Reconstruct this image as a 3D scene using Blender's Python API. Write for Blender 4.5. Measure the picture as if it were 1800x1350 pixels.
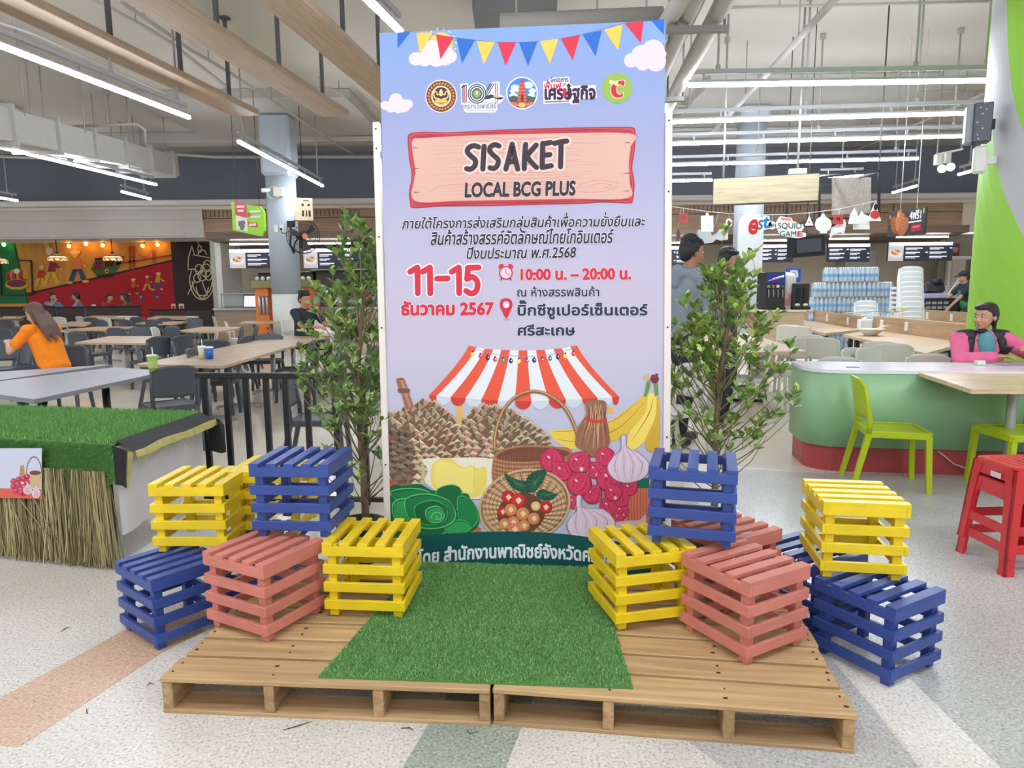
import bpy, bmesh, math, random
import numpy as np
from mathutils import Vector, Matrix, Quaternion
random.seed(7)
for o in list(bpy.data.objects): bpy.data.objects.remove(o)
SC = bpy.context.scene
COL = SC.collection
R = math.radians
# ------------------------------------------------------------------ camera, world, exposure
FPX, PITCH, ROLL, CAMZ = 1220.0, R(7.955), R(-0.526), 1.528
_f = Vector((0, math.cos(PITCH), -math.sin(PITCH))); _u0 = Vector((0, math.sin(PITCH), math.cos(PITCH))); _x0 = Vector((1, 0, 0))
_X = math.cos(ROLL)*_x0 + math.sin(ROLL)*_u0; _U = -math.sin(ROLL)*_x0 + math.cos(ROLL)*_u0
cd = bpy.data.cameras.new('camera'); cam = bpy.data.objects.new('camera', cd); COL.objects.link(cam)
cd.sensor_fit = 'HORIZONTAL'; cd.sensor_width = 36.0; cd.lens = 36.0*FPX/1800.0; cd.clip_start = 0.05; cd.clip_end = 200
_m = Matrix((_X, _U, -_f)).transposed().to_4x4(); _m.translation = (0, 0, CAMZ); cam.matrix_world = _m
SC.camera = cam
w = bpy.data.worlds.new('mall_light'); SC.world = w; w.use_nodes = True
w.node_tree.nodes['Background'].inputs[0].default_value = (0.93, 0.96, 1.0, 1)
w.node_tree.nodes['Background'].inputs[1].default_value = 0.85
SC.view_settings.view_transform = 'Standard'; SC.view_settings.look = 'None'
SC.view_settings.exposure = 0.06; SC.view_settings.gamma = 1.0; SC.view_settings.use_curve_mapping = False
SC.cycles.max_bounces = 6; SC.cycles.diffuse_bounces = 3; SC.cycles.glossy_bounces = 3
SC.cycles.transmission_bounces = 4; SC.cycles.transparent_max_bounces = 8
SC.cycles.sample_clamp_indirect = 6.0
SC.cycles.use_denoising = True
LAMP_E = 84.0
# ------------------------------------------------------------------ picture-to-place helpers
def _ray(u, v): return _f + _X*((u-900)/FPX) - _U*((v-675)/FPX)
def atY(u, v, y):
    d = _ray(u, v); return Vector((0, 0, CAMZ)) + d*(y/d.y)
def atz(u, v, z):
    d = _ray(u, v); return Vector((0, 0, CAMZ)) + d*((z-CAMZ)/d.z)
# ------------------------------------------------------------------ materials
def lin(c):
    c = c/255.0
    return c/12.92 if c <= 0.04045 else ((c+0.055)/1.055)**2.4
def rgb(r, g, b): return (lin(r), lin(g), lin(b), 1.0)
MATS = {}
def mat(name, col, rough=0.5, metal=0.0, var=0.0, scale=8.0, bump=0.0, bscale=60.0, emit=0.0, alpha=1.0, trans=0.0, spec=0.5, stretch=None, ecol=None):
    if name in MATS: return MATS[name]
    m = bpy.data.materials.new(name); m.use_nodes = True; nt = m.node_tree; b = nt.nodes['Principled BSDF']
    c = rgb(*col)
    b.inputs['Base Color'].default_value = c; b.inputs['Roughness'].default_value = rough; b.inputs['Metallic'].default_value = metal
    b.inputs['Specular IOR Level'].default_value = spec
    if trans: b.inputs['Transmission Weight'].default_value = trans; b.inputs['IOR'].default_value = 1.2
    if alpha < 1: b.inputs['Alpha'].default_value = alpha
    if emit:
        b.inputs['Emission Color'].default_value = rgb(*(ecol or col)); b.inputs['Emission Strength'].default_value = emit
    if var or bump:
        tc = nt.nodes.new('ShaderNodeTexCoord'); mp = nt.nodes.new('ShaderNodeMapping'); nt.links.new(tc.outputs['Object'], mp.inputs[0])
        if stretch: mp.inputs['Scale'].default_value = stretch
    if var:
        n = nt.nodes.new('ShaderNodeTexNoise'); n.inputs['Scale'].default_value = scale; n.inputs['Detail'].default_value = 6; nt.links.new(mp.outputs[0], n.inputs['Vector'])
        r = nt.nodes.new('ShaderNodeValToRGB'); r.color_ramp.elements[0].position = .3; r.color_ramp.elements[1].position = .7
        r.color_ramp.elements[0].color = tuple(x*(1-var) for x in c[:3])+(1,); r.color_ramp.elements[1].color = tuple(min(1, x*(1+var)) for x in c[:3])+(1,)
        nt.links.new(n.outputs['Fac'], r.inputs[0]); nt.links.new(r.outputs[0], b.inputs['Base Color'])
    if bump:
        n2 = nt.nodes.new('ShaderNodeTexNoise'); n2.inputs['Scale'].default_value = bscale; n2.inputs['Detail'].default_value = 4; nt.links.new(mp.outputs[0], n2.inputs['Vector'])
        bp_ = nt.nodes.new('ShaderNodeBump'); bp_.inputs['Strength'].default_value = bump; bp_.inputs['Distance'].default_value = .01
        nt.links.new(n2.outputs['Fac'], bp_.inputs['Height']); nt.links.new(bp_.outputs[0], b.inputs['Normal'])
    MATS[name] = m
    return m
def wood(name, c1, c2, axis='X', scale=3.0, rough=0.55, bump=0.15, knots=False):
    if name in MATS: return MATS[name]
    m = bpy.data.materials.new(name); m.use_nodes = True; nt = m.node_tree; b = nt.nodes['Principled BSDF']
    tc = nt.nodes.new('ShaderNodeTexCoord'); mp = nt.nodes.new('ShaderNodeMapping'); nt.links.new(tc.outputs['Object'], mp.inputs[0])
    oi = nt.nodes.new('ShaderNodeObjectInfo'); ad = nt.nodes.new('ShaderNodeVectorMath'); ad.operation = 'ADD'
    ml = nt.nodes.new('ShaderNodeVectorMath'); ml.operation = 'SCALE'; ml.inputs[3].default_value = 37.0
    cmb = nt.nodes.new('ShaderNodeCombineXYZ')
    for i in range(3): nt.links.new(oi.outputs['Random'], cmb.inputs[i])
    nt.links.new(cmb.outputs[0], ml.inputs[0]); nt.links.new(mp.outputs[0], ad.inputs[0]); nt.links.new(ml.outputs[0], ad.inputs[1])
    s = [14.0, 14.0, 14.0]; s['XYZ'.index(axis)] = 0.9
    mp.inputs['Scale'].default_value = s
    n = nt.nodes.new('ShaderNodeTexNoise'); n.inputs['Scale'].default_value = scale; n.inputs['Detail'].default_value = 7; n.inputs['Distortion'].default_value = .6
    nt.links.new(ad.outputs[0], n.inputs['Vector'])
    r = nt.nodes.new('ShaderNodeValToRGB'); r.color_ramp.elements[0].position = .32; r.color_ramp.elements[1].position = .68
    r.color_ramp.elements[0].color = rgb(*c1); r.color_ramp.elements[1].color = rgb(*c2)
    nt.links.new(n.outputs['Fac'], r.inputs[0])
    hv = nt.nodes.new('ShaderNodeHueSaturation'); mr = nt.nodes.new('ShaderNodeMapRange'); mr.inputs[3].default_value = .86; mr.inputs[4].default_value = 1.12
    nt.links.new(oi.outputs['Random'], mr.inputs[0]); nt.links.new(mr.outputs[0], hv.inputs['Value']); nt.links.new(r.outputs[0], hv.inputs['Color'])
    nt.links.new(hv.outputs[0], b.inputs['Base Color']); b.inputs['Roughness'].default_value = rough
    bp_ = nt.nodes.new('ShaderNodeBump'); bp_.inputs['Strength'].default_value = bump; bp_.inputs['Distance'].default_value = .004
    nt.links.new(n.outputs['Fac'], bp_.inputs['Height']); nt.links.new(bp_.outputs[0], b.inputs['Normal'])
    MATS[name] = m; return m
def colmat(name, rough=0.5, spec=0.4, emit=0.0):
    if name in MATS: return MATS[name]
    m = bpy.data.materials.new(name); m.use_nodes = True; nt = m.node_tree; b = nt.nodes['Principled BSDF']
    a = nt.nodes.new('ShaderNodeVertexColor'); a.layer_name = 'Print'
    nt.links.new(a.outputs[0], b.inputs['Base Color']); b.inputs['Roughness'].default_value = rough; b.inputs['Specular IOR Level'].default_value = spec
    if emit: nt.links.new(a.outputs[0], b.inputs['Emission Color']); b.inputs['Emission Strength'].default_value = emit
    MATS[name] = m; return m
def terrazzo(name, base, speck_d, speck_l, rough=0.25, scale=1.0):
    if name in MATS: return MATS[name]
    m = bpy.data.materials.new(name); m.use_nodes = True; nt = m.node_tree; b = nt.nodes['Principled BSDF']
    tc = nt.nodes.new('ShaderNodeTexCoord')
    n1 = nt.nodes.new('ShaderNodeTexNoise'); n1.inputs['Scale'].default_value = 95*scale; n1.inputs['Detail'].default_value = 3; nt.links.new(tc.outputs['Object'], n1.inputs['Vector'])
    r = nt.nodes.new('ShaderNodeValToRGB'); e = r.color_ramp.elements
    e[0].position = .36; e[0].color = rgb(*speck_d); e[1].position = .64; e[1].color = rgb(*speck_l)
    x = e.new(.45); x.color = rgb(*base); x = e.new(.56); x.color = rgb(*base)
    nt.links.new(n1.outputs['Fac'], r.inputs[0])
    n2 = nt.nodes.new('ShaderNodeTexNoise'); n2.inputs['Scale'].default_value = 1.3; n2.inputs['Detail'].default_value = 5; nt.links.new(tc.outputs['Object'], n2.inputs['Vector'])
    mx = nt.nodes.new('ShaderNodeMixRGB'); mx.blend_type = 'MULTIPLY'; mx.inputs[0].default_value = 1.0
    r2 = nt.nodes.new('ShaderNodeValToRGB'); r2.color_ramp.elements[0].color = (.86, .85, .83, 1); r2.color_ramp.elements[1].color = (1, 1, 1, 1); r2.color_ramp.elements[0].position = .35; r2.color_ramp.elements[1].position = .6
    nt.links.new(n2.outputs['Fac'], r2.inputs[0]); nt.links.new(r.outputs[0], mx.inputs[1]); nt.links.new(r2.outputs[0], mx.inputs[2])
    nt.links.new(mx.outputs[0], b.inputs['Base Color']); b.inputs['Roughness'].default_value = rough; b.inputs['Specular IOR Level'].default_value = .4
    MATS[name] = m; return m
# ------------------------------------------------------------------ mesh builder
class MB:
    def __init__(s): s.v = []; s.f = []; s.m = []; s.c = []; s.sm = []; s.cm = None; s.col = None; s.M = Matrix(); s.mi = 0; s.smooth = False
    def add(s, vs, fs, smooth=None):
        b = len(s.v); M = s.M
        s.v += [tuple(M @ Vector(p)) for p in vs]
        for f in fs: s.f.append(tuple(i+b for i in f)); s.m.append(s.mi); s.c.append(s.col); s.sm.append(s.smooth if smooth is None else smooth)
        return s
    def box(s, c, sz, rot=None, bev=0.0):
        hx, hy, hz = sz[0]/2, sz[1]/2, sz[2]/2; c = Vector(c)
        if bev <= 0:
            vs = [Vector((x*hx, y*hy, z*hz)) for z in (-1, 1) for y in (-1, 1) for x in (-1, 1)]
            fs = [(0, 2, 3, 1), (4, 5, 7, 6), (0, 1, 5, 4), (2, 6, 7, 3), (0, 4, 6, 2), (1, 3, 7, 5)]
        else:
            b = min(bev, hx*.9, hy*.9, hz*.9); vs = []; idx = {}
            for z in (-1, 1):
                for y in (-1, 1):
                    for x in (-1, 1):
                        for a in range(3):
                            q = [x*(hx-b), y*(hy-b), z*(hz-b)]; h = (hx, hy, hz); q[a] = (x, y, z)[a]*h[a]
                            idx[x, y, z, a] = len(vs); vs.append(Vector(q))
            fs = []
            for a in range(3):
                o1, o2 = (a+1) % 3, (a+2) % 3
                for sg in (-1, 1):
                    loop = []
                    for p, q in ((-1, -1), (1, -1), (1, 1), (-1, 1)):
                        k = [0, 0, 0]; k[a] = sg; k[o1] = p; k[o2] = q; loop.append(idx[k[0], k[1], k[2], a])
                    fs.append(tuple(loop if sg > 0 else loop[::-1]))
            for a in range(3):
                o1, o2 = (a+1) % 3, (a+2) % 3
                for p in (-1, 1):
                    for q in (-1, 1):
                        def K(sv, ax):
                            k = [0, 0, 0]; k[a] = sv; k[o1] = p; k[o2] = q; return idx[k[0], k[1], k[2], ax]
                        loop = [K(-1, o1), K(1, o1), K(1, o2), K(-1, o2)]
                        fs.append(tuple(loop if p*q > 0 else loop[::-1]))
            for x in (-1, 1):
                for y in (-1, 1):
                    for z in (-1, 1):
                        l = [idx[x, y, z, 0], idx[x, y, z, 1], idx[x, y, z, 2]]; fs.append(tuple(l if x*y*z > 0 else l[::-1]))
        if rot is not None:
            Q = rot if isinstance(rot, Matrix) else Matrix.Rotation(rot, 3, 'Z')
            vs = [Q @ p for p in vs]
        return s.add([c+p for p in vs], fs)
    def bar(s, a, b, w_, h_, bev=0.0, up=(0, 0, 1)):
        a = Vector(a); b = Vector(b); d = b-a; L = d.length; x = d.normalized(); up = Vector(up)
        if abs(x.dot(up)) > .98: up = Vector((0, 1, 0))
        y = up.cross(x).normalized(); z = x.cross(y)
        return s.box((a+b)/2, (L, w_, h_), Matrix((x, y, z)).transposed(), bev)
    def tube(s, pts, r, n=8, caps=True, smooth=True):
        pts = [Vector(p) for p in pts]; k = len(pts); rs = r if isinstance(r, (list, tuple)) else [r]*k
        vs = []; fs = []; pu = None
        for i, p in enumerate(pts):
            t = (pts[min(i+1, k-1)]-pts[max(i-1, 0)])
            t = t.normalized() if t.length > 1e-9 else Vector((0, 0, 1))
            if pu is None: pu = t.orthogonal().normalized()
            pu = (pu-t*pu.dot(t)); pu = pu.normalized() if pu.length > 1e-6 else t.orthogonal().normalized()
            q = t.cross(pu)
            for j in range(n):
                a = 2*math.pi*j/n; vs.append(p+(pu*math.cos(a)+q*math.sin(a))*rs[i])
        for i in range(k-1):
            for j in range(n):
                fs.append((i*n+j, i*n+(j+1) % n, (i+1)*n+(j+1) % n, (i+1)*n+j))
        s.add(vs, fs, smooth)
        if caps:
            b = len(s.v)-k*n
            for rng in (list(range(n))[::-1], list(range((k-1)*n, k*n))):
                s.f.append(tuple(b+i for i in rng)); s.m.append(s.mi); s.c.append(s.col); s.sm.append(False)
        return s
    def cyl(s, a, b, r, n=16, smooth=True): return s.tube([a, b], r, n, True, smooth)
    def lathe(s, prof, n=24, c=(0, 0, 0), smooth=True, close=False):
        c = Vector(c); vs = []; fs = []; k = len(prof)
        for r, z in prof:
            for j in range(n):
                a = 2*math.pi*j/n; vs.append(c+Vector((r*math.cos(a), r*math.sin(a), z)))
        for i in range(k-1):
            for j in range(n): fs.append((i*n+j, i*n+(j+1) % n, (i+1)*n+(j+1) % n, (i+1)*n+j))
        if close: fs.append(tuple(range(n))[::-1]); fs.append(tuple(range((k-1)*n, k*n)))
        return s.add(vs, fs, smooth)
    def ell(s, c, r, rot=None, n=14, m=10, smooth=True):
        c = Vector(c); vs = [Vector((0, 0, r[2]))]; fs = []
        for i in range(1, m):
            th = math.pi*i/m
            for j in range(n):
                a = 2*math.pi*j/n; vs.append(Vector((r[0]*math.sin(th)*math.cos(a), r[1]*math.sin(th)*math.sin(a), r[2]*math.cos(th))))
        vs.append(Vector((0, 0, -r[2]))); L = len(vs)-1
        for j in range(n): fs.append((0, 1+j, 1+(j+1) % n)); fs.append((L, 1+(m-2)*n+(j+1) % n, 1+(m-2)*n+j))
        for i in range(m-2):
            for j in range(n): a = 1+i*n; fs.append((a+j, a+n+j, a+n+(j+1) % n, a+(j+1) % n))
        if rot is not None: vs = [rot @ p for p in vs]
        return s.add([c+p for p in vs], fs, smooth)
    def prism(s, poly, z0, z1, smooth=False):
        n = len(poly); A = sum(poly[i][0]*poly[(i+1) % n][1]-poly[(i+1) % n][0]*poly[i][1] for i in range(n))
        if A < 0: poly = poly[::-1]
        vs = [(p[0], p[1], z0) for p in poly]+[(p[0], p[1], z1) for p in poly]
        s.add(vs, [tuple(range(n))[::-1], tuple(range(n, 2*n))], False)
        b = len(s.v)-2*n
        for i in range(n):
            s.f.append((b+i, b+(i+1) % n, b+n+(i+1) % n, b+n+i)); s.m.append(s.mi); s.c.append(s.col); s.sm.append(smooth)
        return s
    def poly(s, pts): return s.add(pts, [tuple(range(len(pts)))])
    def build(s, name, mats, parent=None, loc=None, rz=0.0):
        me = bpy.data.meshes.new(name); me.from_pydata(s.v, [], s.f)
        if not isinstance(mats, (list, tuple)): mats = [mats]
        for m in mats: me.materials.append(m)
        me.polygons.foreach_set('material_index', s.m); me.polygons.foreach_set('use_smooth', s.sm)
        if any(c is not None for c in s.c):
            at = me.color_attributes.new('Print', 'FLOAT_COLOR', 'CORNER'); buf = []
            for f, c in zip(s.f, s.c): buf += list(c or (1, 1, 1, 1))*len(f)
            at.data.foreach_set('color', buf)
        me.update()
        o = bpy.data.objects.new(name, me); COL.objects.link(o)
        if parent is not None: o.parent = parent
        if loc is not None: o.location = loc
        if rz: o.rotation_euler = (0, 0, rz)
        return o
def tag(o, label=None, cat=None, group=None, kind=None):
    if label: o['label'] = label
    if cat: o['category'] = cat
    if group: o['group'] = group
    if kind: o['kind'] = kind
    return o
def thing(name, label, cat, loc=(0, 0, 0), rz=0.0, group=None):
    o = bpy.data.objects.new(name, None); COL.objects.link(o); o.location = loc; o.rotation_euler = (0, 0, rz); o.empty_display_size = .05
    return tag(o, label, cat, group)
def struct(o): o['kind'] = 'structure'; return o
def dup(root, loc, rz=0.0, label=None, group=None, mats=None):
    r = root.copy(); COL.objects.link(r); r.location = loc; r.rotation_euler = (0, 0, rz)
    if label: r['label'] = label
    if group: r['group'] = group
    for ch in KIDS(root):
        c = ch.copy(); COL.objects.link(c); c.parent = r
        for g in KIDS(ch):
            d = g.copy(); COL.objects.link(d); d.parent = c
    return r
_kids = {}
def KIDS(o):
    if o.name not in _kids: _kids[o.name] = [c for c in bpy.data.objects if c.parent == o]
    return _kids[o.name]
def meshdata(name, v, f, m, parent=None, col=None):
    me = bpy.data.meshes.new(name); v = np.asarray(v, dtype=np.float32); f = np.asarray(f, dtype=np.int32); k = f.shape[1]
    me.vertices.add(len(v)); me.vertices.foreach_set('co', v.ravel()); me.loops.add(f.size); me.loops.foreach_set('vertex_index', f.ravel())
    me.polygons.add(len(f)); me.polygons.foreach_set('loop_start', np.arange(0, f.size, k, dtype=np.int32)); me.polygons.foreach_set('loop_total', np.full(len(f), k, dtype=np.int32))
    me.materials.append(m)
    if col is not None:
        at = me.color_attributes.new('Print', 'FLOAT_COLOR', 'CORNER'); at.data.foreach_set('color', np.repeat(np.asarray(col, dtype=np.float32), k, axis=0).ravel())
    me.update(calc_edges=True); o = bpy.data.objects.new(name, me); COL.objects.link(o)
    if parent is not None: o.parent = parent
    return o
_tcache = {}
def text_geo(txt, bold=0.0, shear=0.0, res=3):
    k = (txt, bold, shear, res)
    if k in _tcache: return _tcache[k]
    cu = bpy.data.curves.new('t', 'FONT'); cu.body = txt; cu.size = 1.0; cu.offset = bold; cu.shear = shear; cu.resolution_u = res; cu.fill_mode = 'FRONT' if hasattr(cu, 'fill_mode') else 'BOTH'
    o = bpy.data.objects.new('t', cu); COL.objects.link(o)
    dg = bpy.context.evaluated_depsgraph_get(); me = bpy.data.meshes.new_from_object(o.evaluated_get(dg))
    vs = [tuple(p.co) for p in me.vertices]; fs = [tuple(p.vertices) for p in me.polygons]
    bpy.data.objects.remove(o); bpy.data.curves.remove(cu); bpy.data.meshes.remove(me)
    _tcache[k] = (vs, fs); return vs, fs
def text_to(mb, txt, x0, y0, x1, y1, fn, bold=0.0, shear=0.0, ref=None, res=3):
    """fit text into box; fn(x,y)->3D point; ref = text whose bounds set the fit"""
    vs, fs = text_geo(txt, bold, shear, res); rv = text_geo(*(ref or (txt, bold, shear, res)))[0] if ref else vs
    xs = [p[0] for p in rv]; ys = [p[1] for p in rv]; ax, bx, ay, by = min(xs), max(xs), min(ys), max(ys)
    mb.add([fn(x0+(p[0]-ax)/(bx-ax)*(x1-x0), y0+(p[1]-ay)/(by-ay)*(y1-y0)) for p in vs], fs, False)
_TONE = '\u0e48\u0e49\u0e4a\u0e4b'; _ABOVE = '\u0e31\u0e34\u0e35\u0e36\u0e37'
_tg = text_geo
def text_geo(txt, bold=0.0, shear=0.0, res=3):
    """lift tone marks that sit over an upper vowel, as a Thai typesetter would"""
    base = ''; lift = []
    for i, ch in enumerate(txt):
        if ch in _TONE and i and txt[i-1] in _ABOVE: lift.append((base, ch))
        else: base += ch
    vs, fs = _tg(base, bold, shear, res)
    vs = list(vs); fs = list(fs)
    if lift: kx = max(p[0] for p in _tg('\u0e01', 0, 0, res)[0])
    for pre, ch in lift:
        adv = max(p[0] for p in _tg(pre+'\u0e01', 0, 0, res)[0])-kx
        tv, tf = _tg(ch, bold, 0, res); b = len(vs)
        vs += [(p[0]+adv+(shear*.2), p[1]+.2, 0) for p in tv]; fs += [tuple(i+b for i in f) for f in tf]
    return vs, fs
# ================================================================== ROOM
CEIL = 6.0; WALLY = 23.3
M_ceil = mat('ceiling_paint', (206, 201, 191), .9, var=.03, scale=.6)
M_cream = mat('cream_tile', (222, 214, 196), .18, var=.05, scale=1.2)
M_terr = terrazzo('white_terrazzo', (220, 214, 202), (184, 175, 160), (236, 232, 222), .3)
M_terg = terrazzo('grey_terrazzo', (192, 190, 185), (156, 154, 149), (214, 213, 208), .28)
M_tero = terrazzo('orange_terrazzo', (212, 174, 144), (186, 146, 118), (228, 196, 170), .3)
M_tern = terrazzo('green_terrazzo', (162, 172, 155), (128, 140, 122), (190, 198, 184), .3)
M_terw = terrazzo('pale_terrazzo', (230, 225, 214), (200, 193, 180), (244, 241, 232), .3)
fl = struct(MB().box((0, 10.5, -.05), (60, 30, .1)).build('floor', M_cream))
def inlay(poly, m, z=.0012): MB().prism(poly, 0, z).build('inlay_strip', m, fl)
inlay([(-30, -4.4), (30, -4.4), (30, 5.2), (3.4, 5.52), (2.4, 5.56), (1.9, 5.75), (-1.0, 4.45), (-30, 4.1)], M_terr, .001)
inlay([(.42, -4), (1.285, -4), (1.285, 2.0), (1.30, 2.3), (1.31, 5.2), (1.1, 4.9), (.9, 2.3), (.585, 2.16), (.66, 2.03)], M_terg, .002)
inlay([(1.285, -4), (1.54, -4), (1.54, 5.45), (1.31, 5.2)], M_terw, .0022)
inlay([(1.54, -4), (30, -4), (30, 5.1), (3.4, 5.45), (2.4, 5.5), (1.9, 5.7), (1.54, 5.45)], M_terg, .002)
inlay([(-.62, 1.0), (-.30, 1.0), (.02, 2.23), (.25, 3.1), (-.07, 3.1), (-.31, 2.25)], M_tern, .002)
inlay([atz(-120, 1297, 0)[:2], atz(33, 1314, 0)[:2], atz(285, 1148, 0)[:2], (-1.1, 3.5), (-1.36, 3.55), atz(215, 1110, 0)[:2], atz(0, 1228, 0)[:2], atz(-120, 1275, 0)[:2]], M_tero, .002)
struct(MB().box((0, 10.5, CEIL+.05), (60, 30, .1)).build('ceiling', M_ceil))
# dropped slab panels round the columns and shallow beams under the slab
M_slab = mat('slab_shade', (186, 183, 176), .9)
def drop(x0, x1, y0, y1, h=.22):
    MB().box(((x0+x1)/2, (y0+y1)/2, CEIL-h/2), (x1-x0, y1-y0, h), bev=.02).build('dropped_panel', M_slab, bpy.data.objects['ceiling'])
drop(-8.6, -3.6, 16.4, 20.2); drop(4.3, 9.2, 15.6, 19.6); drop(-20, -12, 14.5, 18)
drop(-30, 30, 20.6, 21.2, .3)
# back wall: dark upper wall, white cornice, pale fascia
M_dark = mat('dark_wall_paint', (116, 121, 130), .85, var=.04, scale=1.0)
M_white = mat('white_paint', (226, 223, 214), .6, var=.02, scale=2)
M_fasc = mat('pale_fascia', (205, 199, 188), .6, var=.02, scale=3)
struct(MB().box((0, WALLY+.5, (4.3+CEIL)/2), (60, .3, CEIL-4.3)).build('wall_back', M_dark))
mb = MB(); mb.box((0, WALLY+.2, 4.33), (60, .9, .18), bev=.02); mb.box((0, WALLY+.35, 4.2), (60, .6, .12), bev=.02)
struct(mb.build('trim_1', M_white))
XL = -10.15
mb = MB(); mb.box(((XL-30)/2, WALLY+.3, 3.72), (30+XL, .3, .95)); mb.box(((XL-30)/2, WALLY+.27, 4.0), (30+XL, .3, .35), bev=.01)
struct(mb.build('wall_left_fascia', M_fasc))
# mural recess
M_or = mat('mural_amber', (214, 150, 62), .6, var=.12, scale=1.4, stretch=(3, 1, .3))
MURY = WALLY+3.0
struct(MB().box(((XL-30)/2-1.4, MURY+.12, 1.7), (30+XL, .2, 3.5)).build('wall_mural', M_or))
struct(MB().box(((XL-30)/2-.6, (WALLY+MURY)/2+.3, 3.35), (30+XL, MURY-WALLY+.4, .1)).build('ceiling_recess', M_fasc))
MURY = WALLY+3.0
M_print = colmat('printed_colour', .55, .3)
mur = thing('wall_mural', 'cartoon mural in amber, red and green across the far left dining wall', 'mural', (0, MURY, 0))
mb = MB()
def mp(u, v, off=0.0):
    p = atY(u, v, MURY); return Vector((p.x, -off, p.z))
def mpoly(pts, c, off=.004):
    mb.col = rgb(*c); mb.poly([mp(u, v, off) for u, v in pts])
def mz(pts): return [(u/4.5, 320+v/4.5) for u, v in pts]
mpoly(mz([(-700, 420), (100, 450), (220, 960), (-700, 970)]), (38, 118, 66))
mpoly(mz([(100, 450), (108, 450), (228, 960), (220, 960)]), (20, 40, 24), .008)
mpoly(mz([(220, 890), (1400, 612), (1410, 1200), (260, 1200)]), (176, 34, 46))
mpoly(mz([(205, 880), (1400, 605), (1402, 618), (207, 894)]), (60, 26, 26), .008)
def mcirc(cx, cy, rx, ry, c, off=.01, n=18):
    mpoly(mz([(cx+rx*math.cos(2*math.pi*k/n), cy+ry*math.sin(2*math.pi*k/n)) for k in range(n)]), c, off)
# bridge
for x0, w_ in ((1022, 16), (1052, 16)): mpoly(mz([(x0, 510), (x0+w_, 510), (x0+w_, 690), (x0, 690)]), (176, 62, 40), .012)
for y0 in (510, 545, 590, 640): mpoly(mz([(1018, y0), (1072, y0), (1072, y0+9), (1018, y0+9)]), (176, 62, 40), .013)
for x0 in (1208, 1224): mpoly(mz([(x0, 535), (x0+7, 535), (x0+7, 640), (x0, 640)]), (176, 62, 40), .012)
mpoly(mz([(920, 640), (1385, 568), (1385, 580), (920, 656)]), (176, 62, 40), .012)
for k in range(12):
    a = k/12; b = (k+1)/12; g = lambda t: 512+ (1-(2*t-1)**2)*80
    mpoly(mz([(1070+a*140, g(a)), (1070+b*140, g(b)), (1070+b*140, g(b)+6), (1070+a*140, g(a)+6)]), (176, 62, 40), .012)
    a2 = 960+a*60; mpoly(mz([(a2, 600-88*a*a), (a2+5, 600-88*b*b), (a2+5, 606-88*b*b), (a2, 606-88*a*a)]), (176, 62, 40), .012)
# tram
mpoly(mz([(760, 600), (960, 590), (975, 610), (900, 745), (780, 762), (720, 690)]), (70, 104, 44), .012)
mpoly(mz([(750, 600), (985, 588), (975, 606), (760, 618)]), (60, 40, 34), .014)
mpoly(mz([(765, 620), (812, 618), (812, 690), (738, 690)]), (120, 40, 60), .014)
mpoly(mz([(830, 620), (900, 616), (900, 665), (830, 668)]), (80, 30, 30), .014)
mcirc(846, 705, 16, 18, (220, 180, 50), .015); mcirc(846, 705, 8, 9, (50, 50, 40), .016); mcirc(884, 702, 12, 20, (60, 90, 150), .015)
mpoly(mz([(770, 740), (905, 722), (905, 745), (780, 765)]), (48, 34, 34), .015)
# plain cartoon walkers and riders (generic figures)
def toon(cx, cy, s, shirt, pant, skin=(232, 176, 60), lean=0):
    mpoly(mz([(cx-26*s+lean, cy-70*s), (cx+26*s+lean, cy-70*s), (cx+32*s, cy+10*s), (cx-30*s, cy+10*s)]), shirt, .016)
    mcirc(cx+lean*1.3, cy-98*s, 26*s, 28*s, skin, .017)
    mpoly(mz([(cx-32*s+lean, cy-112*s), (cx+36*s+lean, cy-118*s), (cx+30*s+lean, cy-100*s), (cx-28*s+lean, cy-98*s)]), (210, 205, 190), .019)
    mpoly(mz([(cx-30*s, cy+8*s), (cx+4*s, cy+8*s), (cx-30*s, cy+95*s), (cx-58*s, cy+90*s)]), pant, .016)
    mpoly(mz([(cx, cy+8*s), (cx+32*s, cy+8*s), (cx+62*s, cy+80*s), (cx+34*s, cy+92*s)]), pant, .016)
    mcirc(cx-52*s, cy+100*s, 24*s, 10*s, skin, .018); mcirc(cx+58*s, cy+92*s, 24*s, 10*s, skin, .018)
    mpoly(mz([(cx+20*s+lean, cy-62*s), (cx+66*s+lean, cy-20*s), (cx+56*s+lean, cy-8*s), (cx+14*s+lean, cy-40*s)]), shirt, .018)
    mcirc(cx+66*s+lean, cy-14*s, 13*s, 12*s, skin, .019)
toon(612, 680, 1.15, (224, 128, 74), (50, 78, 124), lean=-14); toon(405, 700, .95, (150, 44, 60), (220, 176, 60), lean=16)
toon(318, 750, .75, (196, 60, 44), (222, 178, 64), lean=10)
mpoly(mz([(345, 490), (372, 460), (420, 560), (380, 575)]), (220, 190, 90), .016); mcirc(392, 545, 30, 30, (226, 214, 196), .02)
toon(1245, 790, .62, (214, 160, 40), (60, 90, 150), lean=8); toon(1165, 800, .5, (200, 60, 50), (210, 170, 60)); toon(1055, 830, .55, (200, 90, 40), (150, 30, 40))
for cx in (1115, 1245, 1000): mcirc(cx, 910, 26, 28, (54, 78, 140), .017); mcirc(cx, 910, 18, 20, (176, 34, 46), .018); mcirc(cx, 910, 7, 8, (220, 190, 70), .019)
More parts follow.
